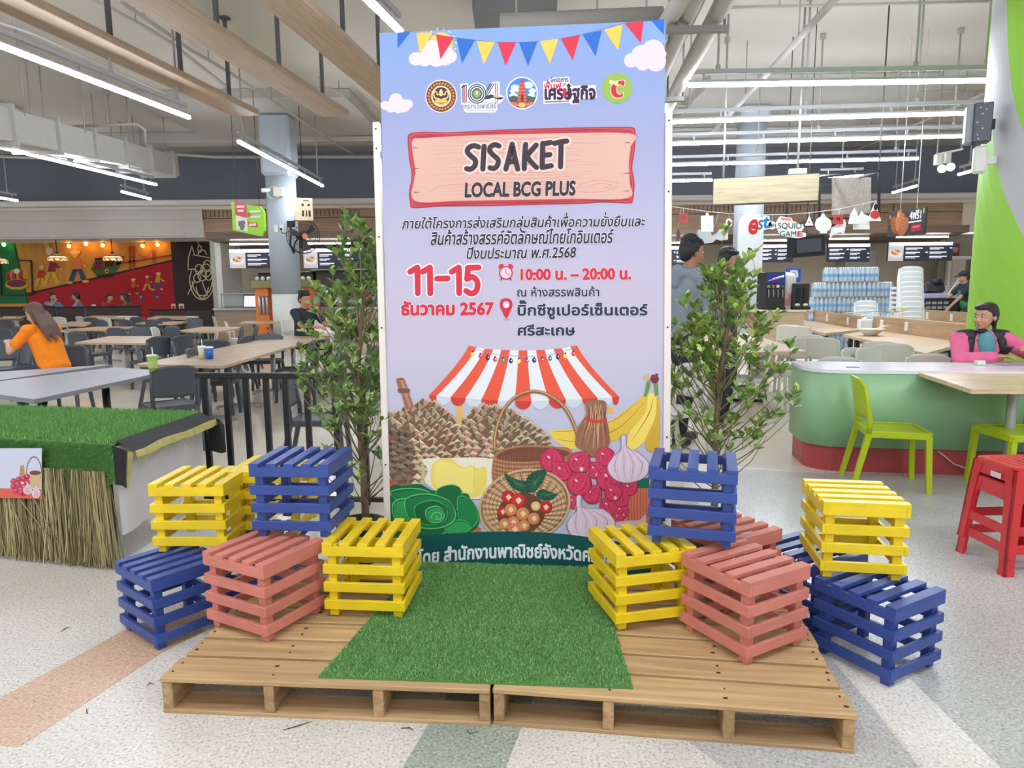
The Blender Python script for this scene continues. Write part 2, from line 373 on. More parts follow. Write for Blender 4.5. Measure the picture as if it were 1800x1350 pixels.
# fruit bowl on the green panel
for k in range(9): mcirc(70+k*17, 740+8*math.sin(k*2.1), 26, 48-3*abs(k-4), [(196, 70, 50), (150, 40, 66), (220, 150, 50)][k % 3], .014+.0005*k)
mcirc(135, 810, 92, 42, (214, 168, 62), .02); mcirc(135, 802, 78, 30, (120, 60, 60), .021); mcirc(135, 705, 24, 20, (236, 228, 214), .021)
for k in range(14): mcirc(-60+((k*53) % 190), 480+((k*97) % 460), 16, 18, (60, 146, 84), .006); mcirc(-60+((k*53) % 190), 480+((k*97) % 460), 10, 12, (38, 118, 66), .007)
mb.build('painted_picture', M_print, mur)
mb = MB()
for a, b in (((150, 620), (255, 622)), ((255, 622), (268, 890)), ((268, 890), (20, 895)), ((8, 640), (20, 895))):
    p, q = mz([a])[0], mz([b])[0]; mb.bar(mp(*p, .06), mp(*q, .06), .05, .05)
mb.build('frame_outline', mat('black_metal', (28, 29, 31), .4), mur)
M_warm = mat('warm_spot', (255, 190, 80), emit=22, ecol=(255, 176, 66))
for k, (u, v) in enumerate(mz([(545, 505), (680, 490), (812, 500), (1128, 505), (1245, 495), (30, 495)])):
    p = atY(u, v, MURY-.25); g = k == 5
    t = thing('wall_spotlight', ('green' if g else 'warm')+' spotlight glowing over the mural, '+['by the tall walker', 'left of the tram roof', 'above the tram roof', 'between the bridge towers', 'above the small bridge tower', 'on the green panel at far left'][k], 'lamp', (p.x, p.y, p.z), group='mural spotlights')
    m2 = MB().ell((0, 0, 0), (.07, .05, .07), n=10, m=8).build('bulb', M_warm if not g else mat('green_spot', (150, 255, 150), emit=8, ecol=(140, 255, 150)), t)
    MB().bar((0, 0, .05), (0, .25, .18), .03, .03).build('bracket', mat('black_metal', (28, 29, 31)), t)
# black feature wall with rope picture
struct(MB().box(((mp(308, 500).x+mp(384, 500).x)/2, MURY-.06, 1.65), (mp(384, 500).x-mp(308, 500).x, .12, 3.3)).build('wall_feature', mat('dark_panel', (48, 38, 36), .6, var=.1, scale=2)))
mb = MB(); FY = MURY-.15
def fp(u, v): return atY(u/4.5, 320+v/4.5, FY)
def rope(pts, r=.022): mb.tube([fp(u, v) for u, v in pts], r, 6)
def rring(cx, cy, rx, ry, a0=0, a1=360, n=18): rope([(cx+rx*math.cos(R(a0+(a1-a0)*k/n)), cy+ry*math.sin(R(a0+(a1-a0)*k/n))) for k in range(n+1)])
rope([(1560, 450), (1568, 480), (1575, 505)]); rring(1580, 530, 15, 26); rring(1600, 575, 32, 38, 180, 360); rope([(1530, 575), (1660, 600)]); rope([(1517, 505), (1492, 600), (1488, 680)]); rope([(1517, 505), (1540, 575)])
for cx, cy, rr in ((1575, 690, 38), (1640, 660, 40), (1600, 740, 42), (1650, 740, 36), (1560, 760, 34), (1630, 700, 52)): rring(cx, cy, rr*.8, rr)
rope([(1485, 690), (1540, 690), (1580, 720), (1600, 700)]); rope([(1485, 890), (1520, 820), (1545, 780)])
rring(1600, 760, 100, 170, 0, 180); rring(1600, 770, 80, 130, 10, 175); rring(1600, 780, 52, 140, 20, 160); rope([(1500, 760), (1515, 700)]); rope([(1600, 790), (1640, 900)])
tag(mb.build('rope_artwork', mat('cream_rope', (226, 212, 176), .8)), 'cream rope line picture of a sundae on the dark wall beside the mural', 'wall art')
# ------------------------------------------------------------------ columns
M_colb = mat('column_blue_grey', (168, 176, 184), .5, var=.02); M_coll = mat('column_pale', (206, 205, 196), .5); M_fixg = mat('grey_conduit', (168, 166, 160), .5)
def column(name, x, y, r, zsplit, zsq, label):
    t = thing(name, label, 'column', (x, y, 0)); t['kind'] = 'structure'
    MB().cyl((0, 0, 0), (0, 0, zsplit), r, 32).build('lower_shaft', M_coll, t)
    MB().cyl((0, 0, zsplit), (0, 0, zsq), r-.003, 32).build('shaft', M_colb, t)
    mb = MB(); mb.box((0, 0, (zsq+CEIL-.2)/2), (r*2.02, r*2.02, CEIL-.2-zsq), bev=.08); mb.build('square_head', M_colb, t); return t
cl = atY(503, 500, 18.0); COLL = column('column', cl.x, 18.0, .37, 1.4, 4.3, 'blue-grey round column with pale base, a black fan fixed on it')
cr = atY(1315, 400, 17.5); COLR = column('column', cr.x, 17.5, .35, 1.2, 5.4, 'grey round column behind the hanging wood sign')
# ------------------------------------------------------------------ linear lamps
M_led = mat('led_diffuser', (250, 252, 255), emit=LAMP_E, ecol=(236, 243, 255)); M_rail = mat('lamp_rail', (176, 178, 182), .4, .2)
LAMPZ = 4.15
def linear_lamp(a, b, label, rods=(.15, .85), double=True, z=None):
    a = Vector(a); b = Vector(b); mid = (a+b)/2; L = (b-a).length; ang = math.atan2(b.y-a.y, b.x-a.x)
    t = thing('linear_lamp', label, 'lamp', mid, ang, 'hanging linear lamps')
    MB().box((0, 0, 0), (L, .055, .045), bev=.008).build('diffuser', M_led, t)
    mb = MB(); mb.box((0, 0, .04), (L, .075, .035), bev=.006); mb.box((0, .012, .17), (L*.985, .05, .06), bev=.006)
    for k in range(max(2, int(L/1.1))): mb.box((-L/2+.2+k*(L-.4)/max(1, int(L/1.1)-1), .01, .1), (.03, .02, .12))
    mb.build('housing', M_rail, t)
    for s in rods:
        x = (s-.5)*L; mb = MB(); mb.tube([(x, .012, .2), (x, .012, CEIL-mid.z)], .016, 6); mb.box((x, .012, .22), (.06, .04, .08), bev=.01); mb.box((x, .012, CEIL-mid.z-.05), (.1, .06, .1), bev=.01)
        mb.build('hanger_rod', M_fixg, t)
    return t
def lampuv(u0, v0, u1, v1, label, z=LAMPZ, rods=(.15, .85)): return linear_lamp(atz(u0, v0, z), atz(u1, v1, z), label, rods)
lampuv(-330, -45, 333, 207, 'long hanging tube lamp at upper left under the first timber baffle', rods=(.68, .95))
lampuv(-320, 182, 275, 325, 'long hanging tube lamp at left below the air duct', rods=(.5, .8))
lampuv(419, 249, 567, 327, 'short hanging tube lamp in front of the blue-grey column', rods=(.05, .93))
lampuv(600, -45, 705, 58, 'bright hanging tube lamp above the top left corner of the banner', rods=(.3,))
lampuv(214, 337, 265, 350, 'small tube lamp near the cornice above the mural', rods=(.15, .8))
lampuv(-90, 333, 31, 353, 'small tube lamp at the left edge near the cornice', rods=(.85,))
lampuv(1210, 150, 1790, 141, 'nearest of the parallel tube lamps right of the banner', rods=(.09, .69, .9))
lampuv(1100, 217, 1745, 198, 'second nearest of the parallel tube lamps right of the banner', rods=(.18, .5, .8))
lampuv(1080, 256, 1745, 238, 'third nearest of the parallel tube lamps right of the banner', rods=(.3, .55, .9))
lampuv(1060, 293, 1614, 279, 'fourth of the parallel tube lamps, ending over the black hanging frame', rods=(.5, .93))
lampuv(1060, 320, 1252, 317, 'farthest parallel tube lamp, left of the hanging wood sign', rods=(.5,))
lampuv(1441, 311, 1518, 309, 'short tube lamp showing right of the hanging wood sign', rods=(.5,))
lampuv(1569, 339, 1611, 327, 'small slanting tube lamp above the chicken sign', rods=(.1, .9))
lampuv(1685, 307, 1722, 297, 'small slanting tube lamp beside the green column', rods=(.5,))
for i, (x, y) in enumerate(((-4.5, 1.0), (-1.0, .5), (2.5, 1.0), (5.5, 3.0), (-2.5, -2.5), (2.5, -2.5), (-7.5, 3.5))):  # lamps out of view, added to light the display from overhead
    linear_lamp((x-1.8, y, LAMPZ), (x+1.8, y, LAMPZ), 'unseen tube lamp added to light the display area nearer than the banner', (.15, .85))
# ------------------------------------------------------------------ timber baffles
M_baf = wood('baffle_timber', (158, 136, 114), (176, 154, 130), 'Y', 2.0, .6)
M_dkrod = mat('dark_rod', (92, 92, 92), .5, .3)
def baffle(u1, v1, u2, v2, wid, label, rods):
    z = 4.55; a = atz(u1, v1, z); b = atz(u2, v2, z); d = (b-a).normalized(); a = b-d*7.5
    n = Vector((d.y, -d.x, 0)); mid = (a+b)/2+n*wid/2; ang = math.atan2(d.y, d.x)-math.pi/2
    t = thing('timber_baffle', label, 'ceiling baffle', mid, ang, 'timber ceiling baffles')
    MB().box((0, 0, .05), (wid, 7.5, .1), bev=.008).build('plank', M_baf, t)
    for s in rods:
        mb = MB(); mb.box((0, (s-.5)*7.5, (CEIL-z)/2+.05), (.05, .05, CEIL-z-.1)); mb.box((0, (s-.5)*7.5, CEIL-z-.02), (.14, .14, .03)); mb.build('hanger_rod', M_dkrod, t)
baffle(0, 20, 409, 205, .5, 'leftmost timber baffle hung under the ceiling', (.55, .75, .93))
baffle(220, 4, 566, 206, .5, 'middle timber baffle hung under the ceiling', (.5, .72, .93))
baffle(455, 5, 667, 180, .5, 'right timber baffle running behind the banner', (.45, .7, .9))
# ------------------------------------------------------------------ ducts and pipes
M_duct = mat('painted_duct', (188, 186, 180), .6, var=.03)
mb = MB(); a = atz(-60, 170, 5.2); b = atz(290, 290, 4.6)
t = thing('air_duct', 'painted air duct with flanges below the ceiling at upper left', 'duct', (0, 0, 0))
p0 = atY(-80, 205, 11.5); p1 = atY(288, 292, 19.5)
mb.bar(p0, p1, .8, .55, .02); mb.build('duct_run', M_duct, t)
d = (p1-p0)
for k in range(6):
    c = p0+d*(.1+.17*k); n = d.normalized(); MB().bar(c-n*.03, c+n*.03, .92, .68).build('flange', M_duct, t)
for k in range(4):
    c = p0+d*(.15+.25*k)
    for q in (-.4, .4): MB().tube([c+Vector((q, 0, .2)), (c.x+q, c.y, CEIL)], .015, 6).build('hanger_rod', M_fixg, t)
def pipe(pts, r, label, name='pipe', hang=(), cat='pipe', m=None):
    o = thing(name, label, cat, pts[0]); o0 = Vector(pts[0])
    MB().tube([Vector(p)-o0 for p in pts], r, 10).build('run', m or M_duct, o)
    for s in hang:
        k = s*(len(pts)-1); i = min(int(k), len(pts)-2); q = Vector(pts[i]).lerp(Vector(pts[i+1]), k-i)-o0
        MB().tube([q, (q.x, q.y, CEIL-o0.z)], .012, 6).build('hanger_rod', M_fixg, o)
def pz(l, z): return [atz(u, v, z) for u, v in l]
pipe(pz([(215, 4), (330, 84), (400, 125), (620, 272)], 5.3), .028, 'thin sprinkler pipe running diagonally behind the baffles', hang=(.1, .5, .75, .9))
pipe(pz([(120, -25), (250, 45), (300, 75), (395, 150)], 5.5), .03, 'thin conduit beside the leftmost baffle', hang=(.3, .7))
pipe(pz([(-30, 30), (60, 60), (290, 165)], 5.2), .02, 'thin conduit above the long lamp at upper left', hang=(.3,))
pipe(pz([(0, 275), (120, 280)], 4.9), .035, 'short pale pipe at the left edge above the lower lamp', hang=(.5,))
pipe(pz([(110, 222), (240, 218), (255, 228), (256, 280)], 5.0), .025, 'bent conduit near the air duct end', hang=(.2,))
pipe(pz([(395, 157), (580, 156), (600, 165), (655, 215)], 5.75), .025, 'conduit bent round the dropped slab at the column', hang=(.3, .6))
pipe(pz([(200, 250), (380, 247), (667, 240)], 5.8), .03, 'upper of the level pipes crossing behind the column', hang=(.1, .5, .8))
pipe(pz([(180, 262), (380, 276), (667, 276)], 5.6), .05, 'lower of the level pipes crossing behind the column', hang=(.3, .7))
pipe(pz([(1475, -10), (1330, 150), (1250, 235)], 5.0), .05, 'grey pipe running diagonally above the nearest right lamps', hang=(.2, .6))
pipe(pz([(1285, 13), (1500, 8), (1740, 2)], 5.8), .022, 'thin conduit along the ceiling at upper right', hang=(.2,))
pipe(pz([(1180, 186), (1330, 187), (1490, 178), (1540, 162), (1735, 160)], 5.85), .02, 'thin bent conduit behind the nearest right lamp', hang=(.4,))
pipe(pz([(1180, 228), (1390, 225), (1735, 216)], 5.8), .05, 'pale pipe between the right lamps, nearer the ceiling', hang=(.3, .8))
pipe(pz([(1180, 240), (1420, 236), (1700, 230)], 5.7), .03, 'thinner pale pipe under the other level pipe on the right', hang=(.4, .7))
pipe(pz([(1740, 160), (1590, 228), (1480, 275)], 5.6), .03, 'thin pipe slanting to the green column', hang=(.3,))
for i, (u0, v0, u1, v1) in enumerate(((1182, 25, 1150, 75), (1226, -10, 1150, 155), (1285, -20, 1170, 195))):
    a, b = atz(u0, v0, 4.3), atz(u1, v1, 4.3); d = (b-a).normalized()
    pipe([a-d*1.5, a, b, b+d*2], .095, ['grey', 'grey', 'grey'][i]+' drain pipe over the banner corner, '+['nearest the banner', 'middle of three', 'farthest right of three'][i], hang=())
for u0, v0, u1, v1, lab in ((1172, 53, 1280, 51, 'near steel hanger rail under the three drain pipes'), (1168, 176, 1202, 174, 'far steel hanger rail under the three drain pipes, lower in view')):
    a, b = atz(u0, v0, 4.15), atz(u1, v1, 4.15); t = thing('pipe_hanger', lab, 'hanger', a); MB().bar((0, 0, 0), b-a, .08, .06).build('rail', mat('hanger_steel', (140, 138, 132), .5, .3), t)
    for q in (.15, .94): q = (b-a)*q; MB().tube([q, (q.x, q.y, CEIL-a.z)], .014, 6).build('rod', mat('hanger_steel', (140, 138, 132), .5, .3), t)
a = atz(880, 42, 4.5); b = atz(1165, 30, 4.5)
pipe([a, a.lerp(b, .5), b], .11, 'thick grey pipe just above the banner top', hang=(.1, .6, .9), m=mat('grey_pipe', (150, 147, 140), .6))
a = atz(830, -15, 5.4); b = atz(975, 12, 5.4)
t = thing('cable_duct', 'dark grey duct box above the banner top centre', 'duct', (a+b)/2)
MB().box((0, .9, 0), (abs(b.x-a.x), 2.4, .5), bev=.02).build('box', mat('grey_duct', (120, 121, 122), .6), t); MB().box((0, .9, .3), (.05, .05, .6)).build('hanger_rod', M_fixg, t)
# ================================================================== DISPLAY
PZ = .139                                            # height of the pallet deck
M_pal = wood('pallet_pine', (168, 134, 92), (200, 166, 116), 'X', 2.2, .7, .25); M_pals = wood('pallet_stringer', (150, 118, 80), (190, 156, 112), 'X', 2.4, .75, .3)
M_nail = mat('nail_head', (58, 42, 32), .5, .5)
def pallet(cx, cy, ang, label, rnd):
    t = thing('pallet', label, 'pallet', (cx, cy, 0), ang, 'wooden pallets under the turf')
    W, D = 1.2, 1.02; rg = random.Random(rnd)
    n = 7; bw = [.145, .12, .125, .12, .13, .12, .145]; gap = (D-sum(bw))/(n-1); y = 0
    for i in range(n):
        mb = MB(); mb.box((rg.uniform(-.004, .004), y+bw[i]/2, PZ-.0095), (W+rg.uniform(-.01, .01), bw[i], .019), bev=.003)
        mb.mi = 1
        for x in (-.575, -.2, .2, .575):
            for dy in (.3, .7): mb.cyl((x+rg.uniform(-.015, .015), y+bw[i]*dy, PZ-.002), (x, y+bw[i]*dy, PZ+.0006), .0045, 8)
        mb.build('deck_board', [M_pal, M_nail], t); y += bw[i]+gap
    for x in (-.58, -.2, .2, .58): MB().box((x, D/2, .067), (.038, D-.004, .102), bev=.003).build('stringer', wood('stringer_wood', (150, 118, 80), (190, 156, 112), 'Y', 2.4, .75, .3), t)
    for yy in (.06, D/2, D-.06): MB().box((0, yy, .008), (W, .12, .016), bev=.003).build('bottom_board', M_pals, t)
    return t
pallet(-.685, 2.295, -.0787, 'left pine pallet with open front, under the left crates', 3)
pallet(.5175, 2.169, -.1409, 'right pine pallet with open front, under the right crates', 5)
# ------------------------------------------------------------------ artificial turf
def blades(n, sampler, h, wd, seed, cols, lean=.5):
    rg = np.random.default_rng(seed); P, N = sampler(rg, n)
    a = rg.uniform(0, 2*np.pi, n); side = np.stack([np.cos(a), np.sin(a), np.zeros(n)], 1)
    b = rg.uniform(0, 2*np.pi, n); ln = np.stack([np.cos(b), np.sin(b), np.zeros(n)], 1)*rg.uniform(.1, lean, n)[:, None]
    hh = h*rg.uniform(.6, 1.15, n)[:, None]
    tip = P+(N+ln)*hh
    v = np.empty((n*3, 3)); v[0::3] = P-side*wd/2; v[1::3] = P+side*wd/2; v[2::3] = tip
    f = np.arange(n*3).reshape(n, 3); ci = rg.integers(0, len(cols), n); c = np.array([rgb(*x) for x in cols])[ci]
    return v, f, c
M_blade = colmat('turf_blade', .6, .25); M_back = mat('turf_backing', (90, 134, 70), .9)
GREENS = [(116, 168, 92), (132, 184, 104), (100, 150, 80), (160, 204, 136), (112, 160, 90)]
q = [atz(u, v, PZ) for u, v in ((560, 1192), (1113, 1212), (1047, 1000), (740, 990))]
t = thing('turf_mat', 'green artificial turf mat laid over both pallets in front of the banner', 'turf mat', (0, 0, 0))
mb = MB(); mb.prism([(p.x, p.y) for p in q], PZ, PZ+.006); mb.build('backing', M_back, t)
Q = [np.array([p.x, p.y, PZ+.005]) for p in q]
def s_mat(rg, n):
    a = rg.uniform(0, 1, (n, 1)); b = rg.uniform(0, 1, (n, 1)); P = (Q[0]*(1-a)+Q[1]*a)*(1-b)+(Q[3]*(1-a)+Q[2]*a)*b
    return P, np.tile([0, 0, 1.0], (n, 1))
v, f, c = blades(70000, s_mat, .012, .0042, 1, GREENS, .9)
tag(meshdata('grass_pile', v, f, M_blade, t, c), kind='stuff')
# ------------------------------------------------------------------ slatted crates
CW, CD, CH = .348, .332, .327
def cratemat(n, c, r=.4): return mat(n, c, r, var=.13, scale=5, bump=.12, bscale=18, stretch=(1, 1, 2.2))
M_cy = cratemat('yellow_paint', (236, 204, 28)); M_cb = cratemat('blue_paint', (52, 76, 146)); M_cr = cratemat('red_paint', (204, 124, 108), .55)
_cp = {}
def crate(color, label, x, y, z, ang, swap=False, tilt=0.0):
    m = {'yellow': M_cy, 'blue': M_cb, 'red': M_cr}[color]
    if color not in _cp:
        t = thing('slatted_crate', label, 'crate', (0, 0, 0))
        sw = .043; g = (CW-5*sw)/4
        for i in range(5): MB().box((-CW/2+sw/2+i*(sw+g), 0, CH-.0085), (sw, CD, .017), bev=.0015).build('slat', m, t)
        for lv in range(4):
            z0 = .033+lv*(.041+.0377)
            for s in (-1, 1):
                MB().box((0, s*(CD/2-.008), z0+.0205), (CW, .016, .041), bev=.0015).build('rail', m, t)
                MB().box((s*(CW/2-.008), 0, z0+.0205), (.016, CD-.032, .041), bev=.0015).build('rail', m, t)
        for sx in (-1, 1):
            for sy in (-1, 1): MB().box((sx*(CW/2-.036), sy*(CD/2-.034), (CH-.017)/2), (.036, .036, CH-.018), bev=.0015).build('post', m, t)
        _cp[color] = t; r = t; t.location = (x, y, z); t.rotation_euler = (0, 0, ang); t['group'] = color+' slatted crates'
    else: r = dup(_cp[color], (x, y, z), ang, label)
    r['group'] = color+' slatted crates'
    if swap: r.rotation_euler = (0, 0, ang+math.pi/2)
    if tilt: r.rotation_euler = (tilt, 0, r.rotation_euler.z)
    return r
E = .001
crate('yellow', 'yellow crate resting on the left blue floor crate, beside the straw skirt', -1.484, 3.225, CH+E, -.026)
crate('yellow', 'yellow crate half hidden behind the raised left crates, only rail ends showing', -1.205, 3.43, CH+E, -.03)
crate('blue', 'blue crate topping the left stack, above the red crate', -.939, 3.029, PZ+CH+E, -.079)
crate('red', 'red crate on the left pallet, under the blue crate', -1.047, 2.792, PZ+E, -.489)
crate('yellow', 'yellow crate on the left pallet at the left edge of the turf mat', -.616, 2.937, PZ+.008, -.094)
crate('blue', 'dark blue crate on the floor left of the left pallet', -1.552, 2.999, E, -.669)
crate('blue', 'dark blue crate mostly hidden beneath the two yellow crates at left', -1.26, 3.36, E, -.1)
crate('yellow', 'yellow crate on the right pallet at the right edge of the turf mat', .539, 2.829, PZ+.008, .228)
crate('red', 'front red crate on the right pallet', .907, 2.601, PZ+E, -1.056)
crate('red', 'rear red crate behind the blue crate on the right pallet', .953, 3.0, PZ+E, -1.056)
crate('blue', 'blue crate topping the right stack, in front of the banner corner', .766, 2.864, PZ+CH+.009, -.28)
crate('yellow', 'yellow crate on top of the right blue floor crates', 1.451, 2.864, CH+E, -.161, True)
crate('blue', 'dark blue crate on the floor right of the right pallet', 1.48, 2.672, E, -1.053)
crate('blue', 'dark blue crate behind the right floor crate, under the yellow one', 1.37, 3.06, E, -1.053)
# ------------------------------------------------------------------ grass covered table, straw skirt, cloth
TBZ = .70
qa = [atz(-160, 752, TBZ+.03), atz(205, 772, TBZ+.03), atz(352, 722, TBZ+.03), atz(-110, 708, TBZ+.03)]
FL, FR, BR, BL = [Vector((p.x, p.y, 0)) for p in qa]
t = thing('display_table', 'folding display table under the turf cover at left', 'table', (FL+FR+BR+BL)/4)
cT = Vector(t.location)
mb = MB(); mb.prism([(p-cT).xy for p in (FL.lerp(BR, .02), FR.lerp(BL, .03), BR.lerp(FL, .03), BL.lerp(FR, .02))], TBZ-.03, TBZ); mb.build('top', mat('table_grey', (150, 150, 150)), t)
for p in (FR.lerp(BL, .06), BR.lerp(FL, .06), FL.lerp(BR, .05), BL.lerp(FR, .05)): MB().box((p-cT)+Vector((0, 0, (TBZ-.03)/2)), (.045, .045, TBZ-.03), bev=.004).build('leg', mat('dark_steel', (70, 72, 74), .4, .5), t)
t = thing('turf_cover', 'thick green artificial turf draped over the display table with frayed black backing', 'turf cover', (0, 0, 0))
dn = .2
ef = (FR-FL).normalized(); nf = Vector((ef.y, -ef.x, 0)); es = (BR-FR).normalized(); ns = Vector((es.y, -es.x, 0))
def up(p, z): return Vector((p.x, p.y, z))
FLo, FRo = FL+nf*.03, FR+nf*.03
mb = MB(); mb.smooth = False
mb.add([up(FLo, TBZ+.012), up(FRo, TBZ+.012), up(BR, TBZ+.012), up(BL, TBZ+.012), up(FLo+nf*.01, TBZ-dn), up(FRo+nf*.01, TBZ-dn-.01), up(FL+nf*.015, TBZ+.004), up(FR+nf*.015, TBZ+.004), up(BR, TBZ+.004), up(BL, TBZ+.004), up(FLo-nf*.004, TBZ-dn), up(FRo-nf*.004, TBZ-dn-.01)],
       [(0, 1, 2, 3), (0, 4, 5, 1), (6, 9, 8, 7), (6, 7, 11, 10), (4, 10, 11, 5), (1, 5, 11, 7), (1, 7, 8, 2), (2, 8, 9, 3)])
mb.build('backing', M_back, t)
A = [np.array(p) for p in (up(FLo, TBZ+.01), up(FRo, TBZ+.01), up(BR, TBZ+.01), up(BL, TBZ+.01))]; Bf = [np.array(up(FLo+nf*.01, TBZ-dn)), np.array(up(FRo+nf*.01, TBZ-dn-.01))]
def s_top(rg, n):
    a = rg.uniform(0, 1, (n, 1)); b = rg.uniform(0, 1, (n, 1)); return (A[0]*(1-a)+A[1]*a)*(1-b)+(A[3]*(1-a)+A[2]*a)*b, np.tile([0, 0, 1.0], (n, 1))
def s_fr(rg, n):
    a = rg.uniform(0, 1, (n, 1)); b = rg.uniform(0, 1, (n, 1)); return (A[0]*(1-a)+A[1]*a)*(1-b)+(Bf[0]*(1-a)+Bf[1]*a)*b, np.tile([nf.x*.8, nf.y*.8, -.1], (n, 1))
G2 = [(106, 160, 82), (126, 178, 98), (92, 142, 74), (146, 194, 112), (114, 166, 90)]
va, fa, ca = blades(42000, s_top, .032, .0055, 2, G2, .6); vb, fb, cb = blades(26000, s_fr, .026, .005, 3, G2, .6)
tag(meshdata('grass_pile', np.concatenate([va, vb]), np.concatenate([fa, fb+len(va)]), M_blade, t, np.concatenate([ca, cb])), kind='stuff')
M_blk = mat('black_backing', (58, 58, 60), .8, var=.1, scale=9, bump=.3, bscale=40); M_tape = mat('yellow_edge', (196, 186, 112), .8, var=.15, scale=20)
def flap(name, pts_top, pts_bot, m, th=.004):
    n = len(pts_top); mb = MB(); vs = list(pts_top)+list(pts_bot)
    off = Vector((ns.x, ns.y, 0))*th; vs2 = [Vector(p)-off for p in vs]
    fs = []
    for i in range(n-1): fs.append((i, i+1, n+i+1, n+i)); fs.append((2*n+i, 3*n+i, 3*n+i+1, 2*n+i+1))
    for i in range(n-1): fs.append((n+i, n+i+1, 3*n+i+1, 3*n+i)); fs.append((i, 2*n+i, 2*n+i+1, i+1))
    fs += [(0, n, 3*n, 2*n), (n-1, 3*n-1, 4*n-1, 2*n-1)]
    mb.add(vs+vs2, fs, False); return mb.build(name, m, t)
rg = random.Random(4); K = 12
top_e = [up(FR.lerp(BR, k/K)+ns*.0, TBZ+.02) for k in range(K+1)]
bot_e = [up(FR.lerp(BR, k/K)+ns*(.1+.006*math.sin(k*1.3)), TBZ-.035-.006*math.sin(k*.9+1)+.004*rg.random()) for k in range(K+1)]
flap('black_flap', top_e, bot_e, M_blk)
flap('frayed_edge', [p+Vector((0, 0, .006))+ns*.003 for p in bot_e], [p+ns*.012+Vector((0, 0, -.028-.012*rg.random())) for p in bot_e], M_tape)
c0 = FR+nf*.032
flap('corner_flap', [up(c0, TBZ+.0), up(c0+ns*.05+nf*.0, TBZ-.015), up(c0+ns*.085, TBZ-.03)], [up(c0, TBZ-dn-.015), up(c0+ns*.04, TBZ-dn-.02), up(c0+ns*.06, TBZ-dn-.035)], M_blk)
flap('corner_tape', [up(c0+ns*.085, TBZ-.028), up(c0+ns*.115, TBZ-.035)], [up(c0+ns*.055, TBZ-dn-.03), up(c0+ns*.075, TBZ-dn-.03)], M_tape)
b0 = BR
flap('rear_flap', [up(b0+ns*.02, TBZ+.0), up(b0+ns*.13, TBZ-.03), up(b0+ns*.17-es*.02, TBZ-.06)], [up(b0+ns*.05, TBZ-.24), up(b0+ns*.13, TBZ-.26), up(b0+ns*.16, TBZ-.25)], M_blk)
mb = MB(); rg = random.Random(9)
for k in range(26):
    p = up(FR.lerp(BR, rg.random()), 0)+ns*.12; z = TBZ-.05; mb.tube([(p.x, p.y, z), (p.x+rg.uniform(-.02, .02), p.y-.01, z-.03), (p.x+rg.uniform(-.04, .04), p.y-.02, z-.04-.05*rg.random())], .0008, 4)
tag(mb.build('frayed_threads', M_tape, t), kind='stuff')
# straw skirt
cols = [(176, 160, 116), (150, 136, 98), (196, 182, 138), (128, 116, 82), (164, 150, 108), (112, 104, 78), (140, 130, 92)]
mb = MB(); rg = random.Random(11); Ls = (FRo-FLo).length
s0 = FLo; s1 = FR.lerp(FL, .03)+nf*.03
for k in range(1500):
    a = rg.random(); p = s0.lerp(s1, a)+nf*rg.uniform(-.02, .035); top = TBZ-dn+.06; bot = rg.uniform(.005, .05); bend = rg.gauss(0, .035); mid = rg.gauss(0, .012)
    mb.col = rgb(*cols[rg.randrange(len(cols))]); r_ = rg.uniform(.0022, .0045)
    mb.tube([(p.x, p.y, top), up(p+ef*(bend*.4+mid)+nf*.004, (top+bot)*.5), up(p+ef*bend+nf*rg.uniform(-.005, .02), bot)], [r_*.8, r_, r_*.8], 4, False)
for k in range(6):
    a = rg.random(); p = s0.lerp(s1, a)+nf*.045; d = rg.choice([-1, 1])*rg.uniform(.08, .22); mb.col = rgb(*cols[4]); z0, z1 = rg.uniform(.35, .5), rg.uniform(.02, .2)
    mb.tube([up(p, z0), up(p+ef*d*.4, (z0+z1)/2+.02), up(p+ef*d, z1)], .0032, 4)
tag(mb.build('straw_skirt', colmat('straw', .8, .2)), 'dry straw grass skirt hanging from the front of the turf table', 'straw skirt', kind='stuff')
# white cloth on the table side
mb = MB(); K = 22; rows = 8; P = []
for j in range(rows+1):
    for k in range(K+1):
        s = k/K; low = .19+.015*math.sin(s*5); z = TBZ-.01+(low-TBZ+.01)*j/rows
        w_ = .014+.012*math.sin(s*17)*j/rows; P.append(up(FR.lerp(BR, s*1.0-.02)-ef*.02*(1-s)+ns*w_, z))
n0 = len(P); P2 = [p-ns*.003 for p in P]; fs = []
for j in range(rows):
    for k in range(K): a = j*(K+1)+k; fs.append((a, a+K+1, a+K+2, a+1)); fs.append((n0+a, n0+a+1, n0+a+K+2, n0+a+K+1))
mb.add(P+P2, fs, True)
tag(mb.build('table_cloth', mat('white_cloth', (222, 216, 220), .85, bump=.1, bscale=400)), 'white cloth hanging on the right side of the turf table', 'cloth')
